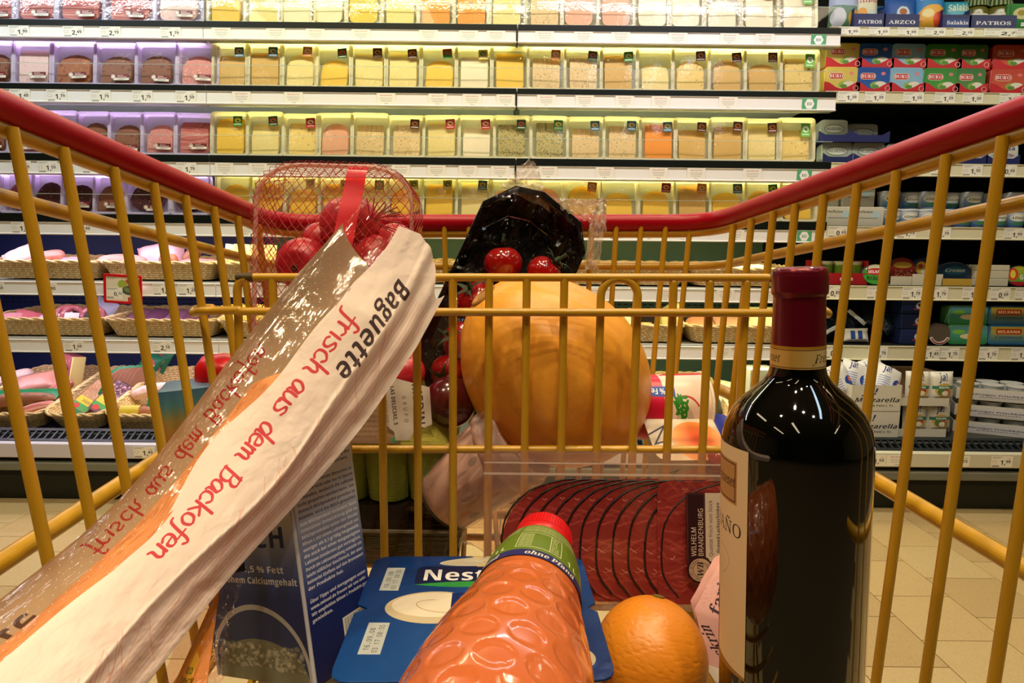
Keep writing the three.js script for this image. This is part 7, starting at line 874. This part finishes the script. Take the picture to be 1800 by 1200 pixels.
// ------------------------------------------------------------------ baguette in its paper and film bag
{
  const C0 = at(698, 450, 0.492), C1 = at(442, 792, 0.40), C2 = at(112, 1150, 0.255);
  const g = thing('baguette_bag', 'long bread bag, half clear film and half white paper with red script lettering', 'bread bag', C1.clone()); g.updateMatrixWorld();
  const curve = new THREE.QuadraticBezierCurve3(C0, C1.clone().multiplyScalar(2).sub(C0.clone().add(C2).multiplyScalar(0.5)), C2);
  const T1 = 1.32;   // runs on past the picture's edge
  const ctr = (s) => { const t = s * T1; return t <= 1 ? curve.getPoint(t) : C2.clone().addScaledVector(curve.getTangent(1), (t - 1) * curve.getLength()); };
  const tan = C2.clone().sub(C0).normalize(), toCam = EYE.clone().sub(C1).normalize(), U = new THREE.Vector3().crossVectors(tan, toCam).normalize(); if (U.x < 0) U.negate(); const Nn = new THREE.Vector3().crossVectors(U, tan).normalize(); if (Nn.dot(toCam) < 0) Nn.negate();
  const G = (u, n, s) => { const HW = 0.0495 - 0.0135 * smooth(s, 0.2, 0.62), c = ctr(s), k = s < 0.1 ? 0.92 + 0.08 * s / 0.1 : 1; return c.addScaledVector(U, u * HW * k).addScaledVector(Nn, n * HW).sub(g.position); };
  const ridge = (s) => 0.24 + 0.22 * smooth(s, 0.05, 0.45) + 0.10 * Math.sin(s * 5 + 0.6) + 0.05 * Math.sin(s * 17);
  // depth of the front side across the bag: film edge, dome over the loaf, ridge, gusset down to the outer edge
  const nf = (u, s) => { const r = ridge(s), soft = s < 0.14 ? 0.35 + 0.65 * s / 0.14 : 1; if (u < r) { const t = (u + 1) / (r + 1); return soft * (0.62 * Math.pow(Math.sin(Math.min(1, t * 1.02) * Math.PI * 0.55), 0.75)) + 0.02; } const t = (u - r) / (1 - r); return soft * lerp(0.62, lerp(0.2, -0.1, smooth(s, 0.2, 0.6)), t) + 0.035 * Math.sin(t * Math.PI * 4 + s * 3) * (1 - 0.3 * t) + 0.02; };
  const wav = (s) => -0.36 + 0.10 * Math.sin(s * 11 + 0.4) + 0.06 * Math.sin(s * 23 + 1) - 0.12 * smooth(s, 0.5, 1);
  const endS = (u) => u < -0.3 ? 0.0 + 0.03 * (u + 1) : u > 0.5 ? 0.0 + 0.02 * Math.sin(u * 9) : -0.035 + 0.03 * Math.abs(u - 0.1);
  const cw = 2048, ch = 512;
  // stroke letters, drawn with a brush; the line runs along the bag
  const GL = { f: [[[.62, .12], [.44, .02], [.34, .2], [.32, .7], [.24, 1.2], [.05, 1.3]], [[.1, .5], [.62, .46]]], r: [[[.14, .45], [.16, .98]], [[.16, .62], [.36, .44], [.56, .52]]], i: [[[.2, .46], [.2, .98]]], s: [[[.54, .5], [.3, .42], [.14, .54], [.46, .72], [.46, .92], [.2, 1.0], [.06, .92]]], c: [[[.54, .54], [.34, .42], [.12, .62], [.16, .92], [.4, 1.0], [.58, .9]]], h: [[[.14, .02], [.12, .98]], [[.14, .66], [.36, .46], [.5, .6], [.5, .9], [.64, 1.02]]], a: [[[.54, .5], [.3, .42], [.1, .66], [.16, .94], [.38, .94], [.54, .54]], [[.54, .5], [.54, .9], [.68, 1.0]]], u: [[[.1, .46], [.1, .84], [.28, 1.0], [.5, .8], [.52, .46]], [[.52, .46], [.54, .92], [.66, 1.0]]], d: [[[.54, .5], [.3, .42], [.1, .66], [.16, .94], [.38, .94], [.54, .6]], [[.6, .0], [.54, .92], [.68, 1.0]]], e: [[[.1, .74], [.5, .66], [.44, .44], [.22, .44], [.1, .7], [.16, .94], [.38, 1.0], [.58, .88]]], m: [[[.1, .46], [.1, .98]], [[.1, .62], [.26, .45], [.36, .56], [.36, .96]], [[.36, .62], [.54, .45], [.66, .56], [.66, .9], [.78, 1.0]]], B: [[[.2, .02], [.12, 1.0]], [[.08, .08], [.5, .0], [.62, .2], [.46, .42], [.18, .46]], [[.18, .46], [.56, .48], [.62, .8], [.4, .98], [.04, .98]]], k: [[[.14, .02], [.12, .98]], [[.54, .42], [.16, .72]], [[.24, .68], [.42, .86], [.6, 1.0]]], o: [[[.32, .42], [.1, .6], [.14, .92], [.38, 1.0], [.56, .76], [.46, .48], [.3, .42]]], n: [[[.12, .46], [.12, .98]], [[.12, .62], [.34, .44], [.5, .58], [.5, .9], [.64, 1.0]]], l: [[[.2, .02], [.18, .98]]] };
  const adv = { m: 0.92, i: 0.38, f: 0.58, r: 0.6, B: 0.76 };
  const brush = (x, word, x0, y0, h, sp, col) => { let X = x0; x.strokeStyle = col; x.lineCap = 'round'; x.lineJoin = 'round'; for (const c of word) { if (c === ' ') { X += h * sp * 0.55; continue; } for (const st of GL[c]) { const cr = new THREE.SplineCurve(st.map(([a, b]) => new THREE.Vector2(X + a * h * 0.95 + (1 - b) * h * 0.12, y0 + b * h + h * 0.03 * Math.sin(X)))), ps = cr.getPoints(24); for (let i = 0; i < 24; i++) { const d = ps[i + 1].clone().sub(ps[i]); x.lineWidth = h * (0.075 + 0.06 * Math.abs(d.y) / (d.length() + 1e-6)); x.beginPath(); x.moveTo(ps[i].x, ps[i].y); x.lineTo(ps[i + 1].x, ps[i + 1].y); x.stroke(); } } X += h * (adv[c] || 0.68) * sp; } return X; };
  const S2X = (s) => s * cw, U2Y = (u) => (1 - u) / 2 * ch;
  const redInk = '#d93a44';
  const paperC = canvas(cw, ch, (x, W, H) => { x.fillStyle = '#fbeadb'; x.fillRect(0, 0, W, H);
    // red line drawing of a wheat ear and fine lines on the gusset side
    x.strokeStyle = 'rgba(226,130,106,.38)'; x.lineWidth = 3; for (let i = 0; i < 34; i++) { const s = 0.06 + rnd() * 0.75, l = rr(0.03, 0.11); x.lineWidth = 1.5 + rnd() * 2; x.beginPath(); x.moveTo(S2X(s), U2Y(rr(0.3, 0.5))); x.bezierCurveTo(S2X(s + l * 0.3), U2Y(rr(0.45, 0.6)), S2X(s + l * 0.7), U2Y(rr(0.6, 0.8)), S2X(s + l), U2Y(rr(0.55, 0.95))); x.stroke(); } for (let i = 0; i < 8; i++) { x.beginPath(); x.moveTo(S2X(0.05), U2Y(0.55 + i * 0.05)); x.bezierCurveTo(S2X(0.3), U2Y(0.5 + i * 0.06), S2X(0.6), U2Y(0.62 + i * 0.04), S2X(1), U2Y(0.5 + i * 0.06)); x.stroke(); }
    brush(x, 'frisch aus dem Backofen', S2X(0.145), U2Y(0.16), 76, 0.84, redInk);
    x.fillStyle = '#3b2422'; x.font = 'italic bold 100px sans-serif'; x.fillText('Baguette', S2X(0.045), U2Y(0.19), S2X(0.19)); });
  const paperM2 = mat('bag_paper', '#ffffff', 0.75, { map: ctex(paperC), transmission: 0.18, thickness: 0, bumpMap: dtex(256, (u, v) => 0.5 + 0.6 * loopNoise(u, v, 6, 4, 4), [3, 1]), bumpScale: 0.004 });
  // front paper from its wavy edge over the ridge to the outer edge; uv follow the print
  const NS = 150, NU = 60, pap = sheet(NU, NS, (a, b) => { const u0 = wav(b), u = lerp(u0, 1, a), s = b * (1 - endS(u)) + endS(u); return G(u, nf(u, s) + 0.012 + 0.012 * fbm(u * 3, s * 14, 7, 3), s); });
  { const uv = pap.attributes.uv; for (let i = 0; i < uv.count; i++) { const a = uv.getX(i), b = uv.getY(i), u0 = wav(b), u = lerp(u0, 1, a), s = b * (1 - endS(u)) + endS(u); uv.setXY(i, s, (u + 1) / 2); } }
  part('paper_front', pap, paperM2, g);
  const film = clearFilm('bag_film', 0xfff4ea, 0.0022, 0.05);
  part('film_window', sheet(24, NS, (a, b) => { const u = lerp(-1, wav(b) + 0.04, a), s = lerp(0.004, 1, b) + (b < 0.1 ? -0.03 * (1 - b * 10) * (a < 0.5 ? 1 - a : 0.5) : 0); return G(u, nf(u, s) + 0.005 + 0.02 * fbm(u * 3, s * 16, 3, 3), s); }), film, g);
  // perforation rows in the film, as tiny flat studs
  const st = []; for (let i = 0; i < 95; i++) for (let j = 0; j < 4; j++) { const s = 0.02 + i * 0.0095, u = -0.9 + j * 0.13 + 0.05 * (i & 1); if (u < wav(s)) st.push(new THREE.SphereGeometry(0.00026, 5, 4).translate(...G(u, nf(u, s) + 0.016, s).toArray())); } const pf = part('perforation', merge(st), mat('film_stud', '#fff8ee', 0.3), g); pf.userData.kind = 'stuff';
  // back of the bag: greyish paper seen through the film, its red print mirrored
  const backC = canvas(cw, ch, (x, W, H) => { x.fillStyle = '#d9cfb4'; x.fillRect(0, 0, W, H); x.save(); x.translate(W, 0); x.scale(-1, 1); brush(x, 'frisch aus dem Backofen', W * 0.37, 410, 60, 0.96, 'rgba(200,60,60,.6)'); x.fillStyle = 'rgba(60,36,30,.75)'; x.font = 'italic bold 96px sans-serif'; x.fillText('Baguette', W * 0.07, 440, W * 0.2); x.restore(); });
  part('paper_back', sheet(40, NS, (a, b) => { const u = lerp(-1, 1, a); return G(u, -0.42 * Math.pow(Math.max(0, 1 - u * u), 0.7) - (u > 0 ? 0.2 * u * u : 0) + 0.01 * fbm(u * 3, b * 10, 1, 3), lerp(0.012, 1, b)); }).translate(0, 0, 0), mat('bag_back', '#ffffff', 0.8, { map: (() => { const t = ctex(backC); t.rotation = 0; return t; })(), transmission: 0.3, thickness: 0 }), g);
  { const m = g.children[g.children.length - 1], uv = m.geometry.attributes.uv; for (let i = 0; i < uv.count; i++) { const a = uv.getX(i), b = uv.getY(i); uv.setXY(i, b, a); } }
  // the loaf
  const b = thing('baguette', 'crusty golden-brown baguette inside the clear window of the bread bag', 'baguette', C1.clone()), nS = 130, nA = 40;
  const ct = ctex(canvas(1024, 256, (x, W, H) => { x.fillStyle = '#dc9c66'; x.fillRect(0, 0, W, H); for (let i = 0; i < 900; i++) { x.fillStyle = ['rgba(240,170,90,.20)', 'rgba(150,66,20,.18)', 'rgba(252,214,150,.25)'][i % 3]; x.beginPath(); x.ellipse(rnd() * W, rnd() * H, 2 + rnd() * 16, 1 + rnd() * 5, 0, 0, 7); x.fill(); } for (let i = 0; i < 500; i++) { x.fillStyle = 'rgba(255,240,210,.5)'; x.fillRect(rnd() * W, rnd() * H, 2, 2); } }));
  part('crust', sheet(nA, nS, (a, t) => { const s = lerp(0.23, 1, t), an = a * Math.PI * 2, tip = Math.pow(Math.max(0, Math.min(1, t / 0.09)), 0.5), end = t > 0.97 ? Math.sqrt(Math.max(0, (1 - t) / 0.03)) : 1, r = 0.53 * tip * end * (1 + 0.05 * fbm(Math.cos(an) * 1.5, Math.sin(an) * 1.5, s * 16, 3) + 0.05 * Math.sin(s * 60 + an) * Math.max(0, Math.sin(an))); return G(-0.03 + r * Math.cos(an), 0.06 + r * Math.sin(an) * 0.86, s); }), mat('bread_crust', '#ffffff', 0.62, { map: ct, bumpMap: dtex(256, (u, v) => 0.5 + 0.7 * loopNoise(u, v, 24, 6, 4), [4, 1]), bumpScale: 0.002 }), b);
}
finishAtlas();

for (const [l, n] of labelsSeen) if (n > 1) console.log('SAME LABEL', n, l);
scene.traverse((o) => { if (o.isMesh) { o.castShadow = true; o.receiveShadow = true; } });
renderer.render(scene, camera);
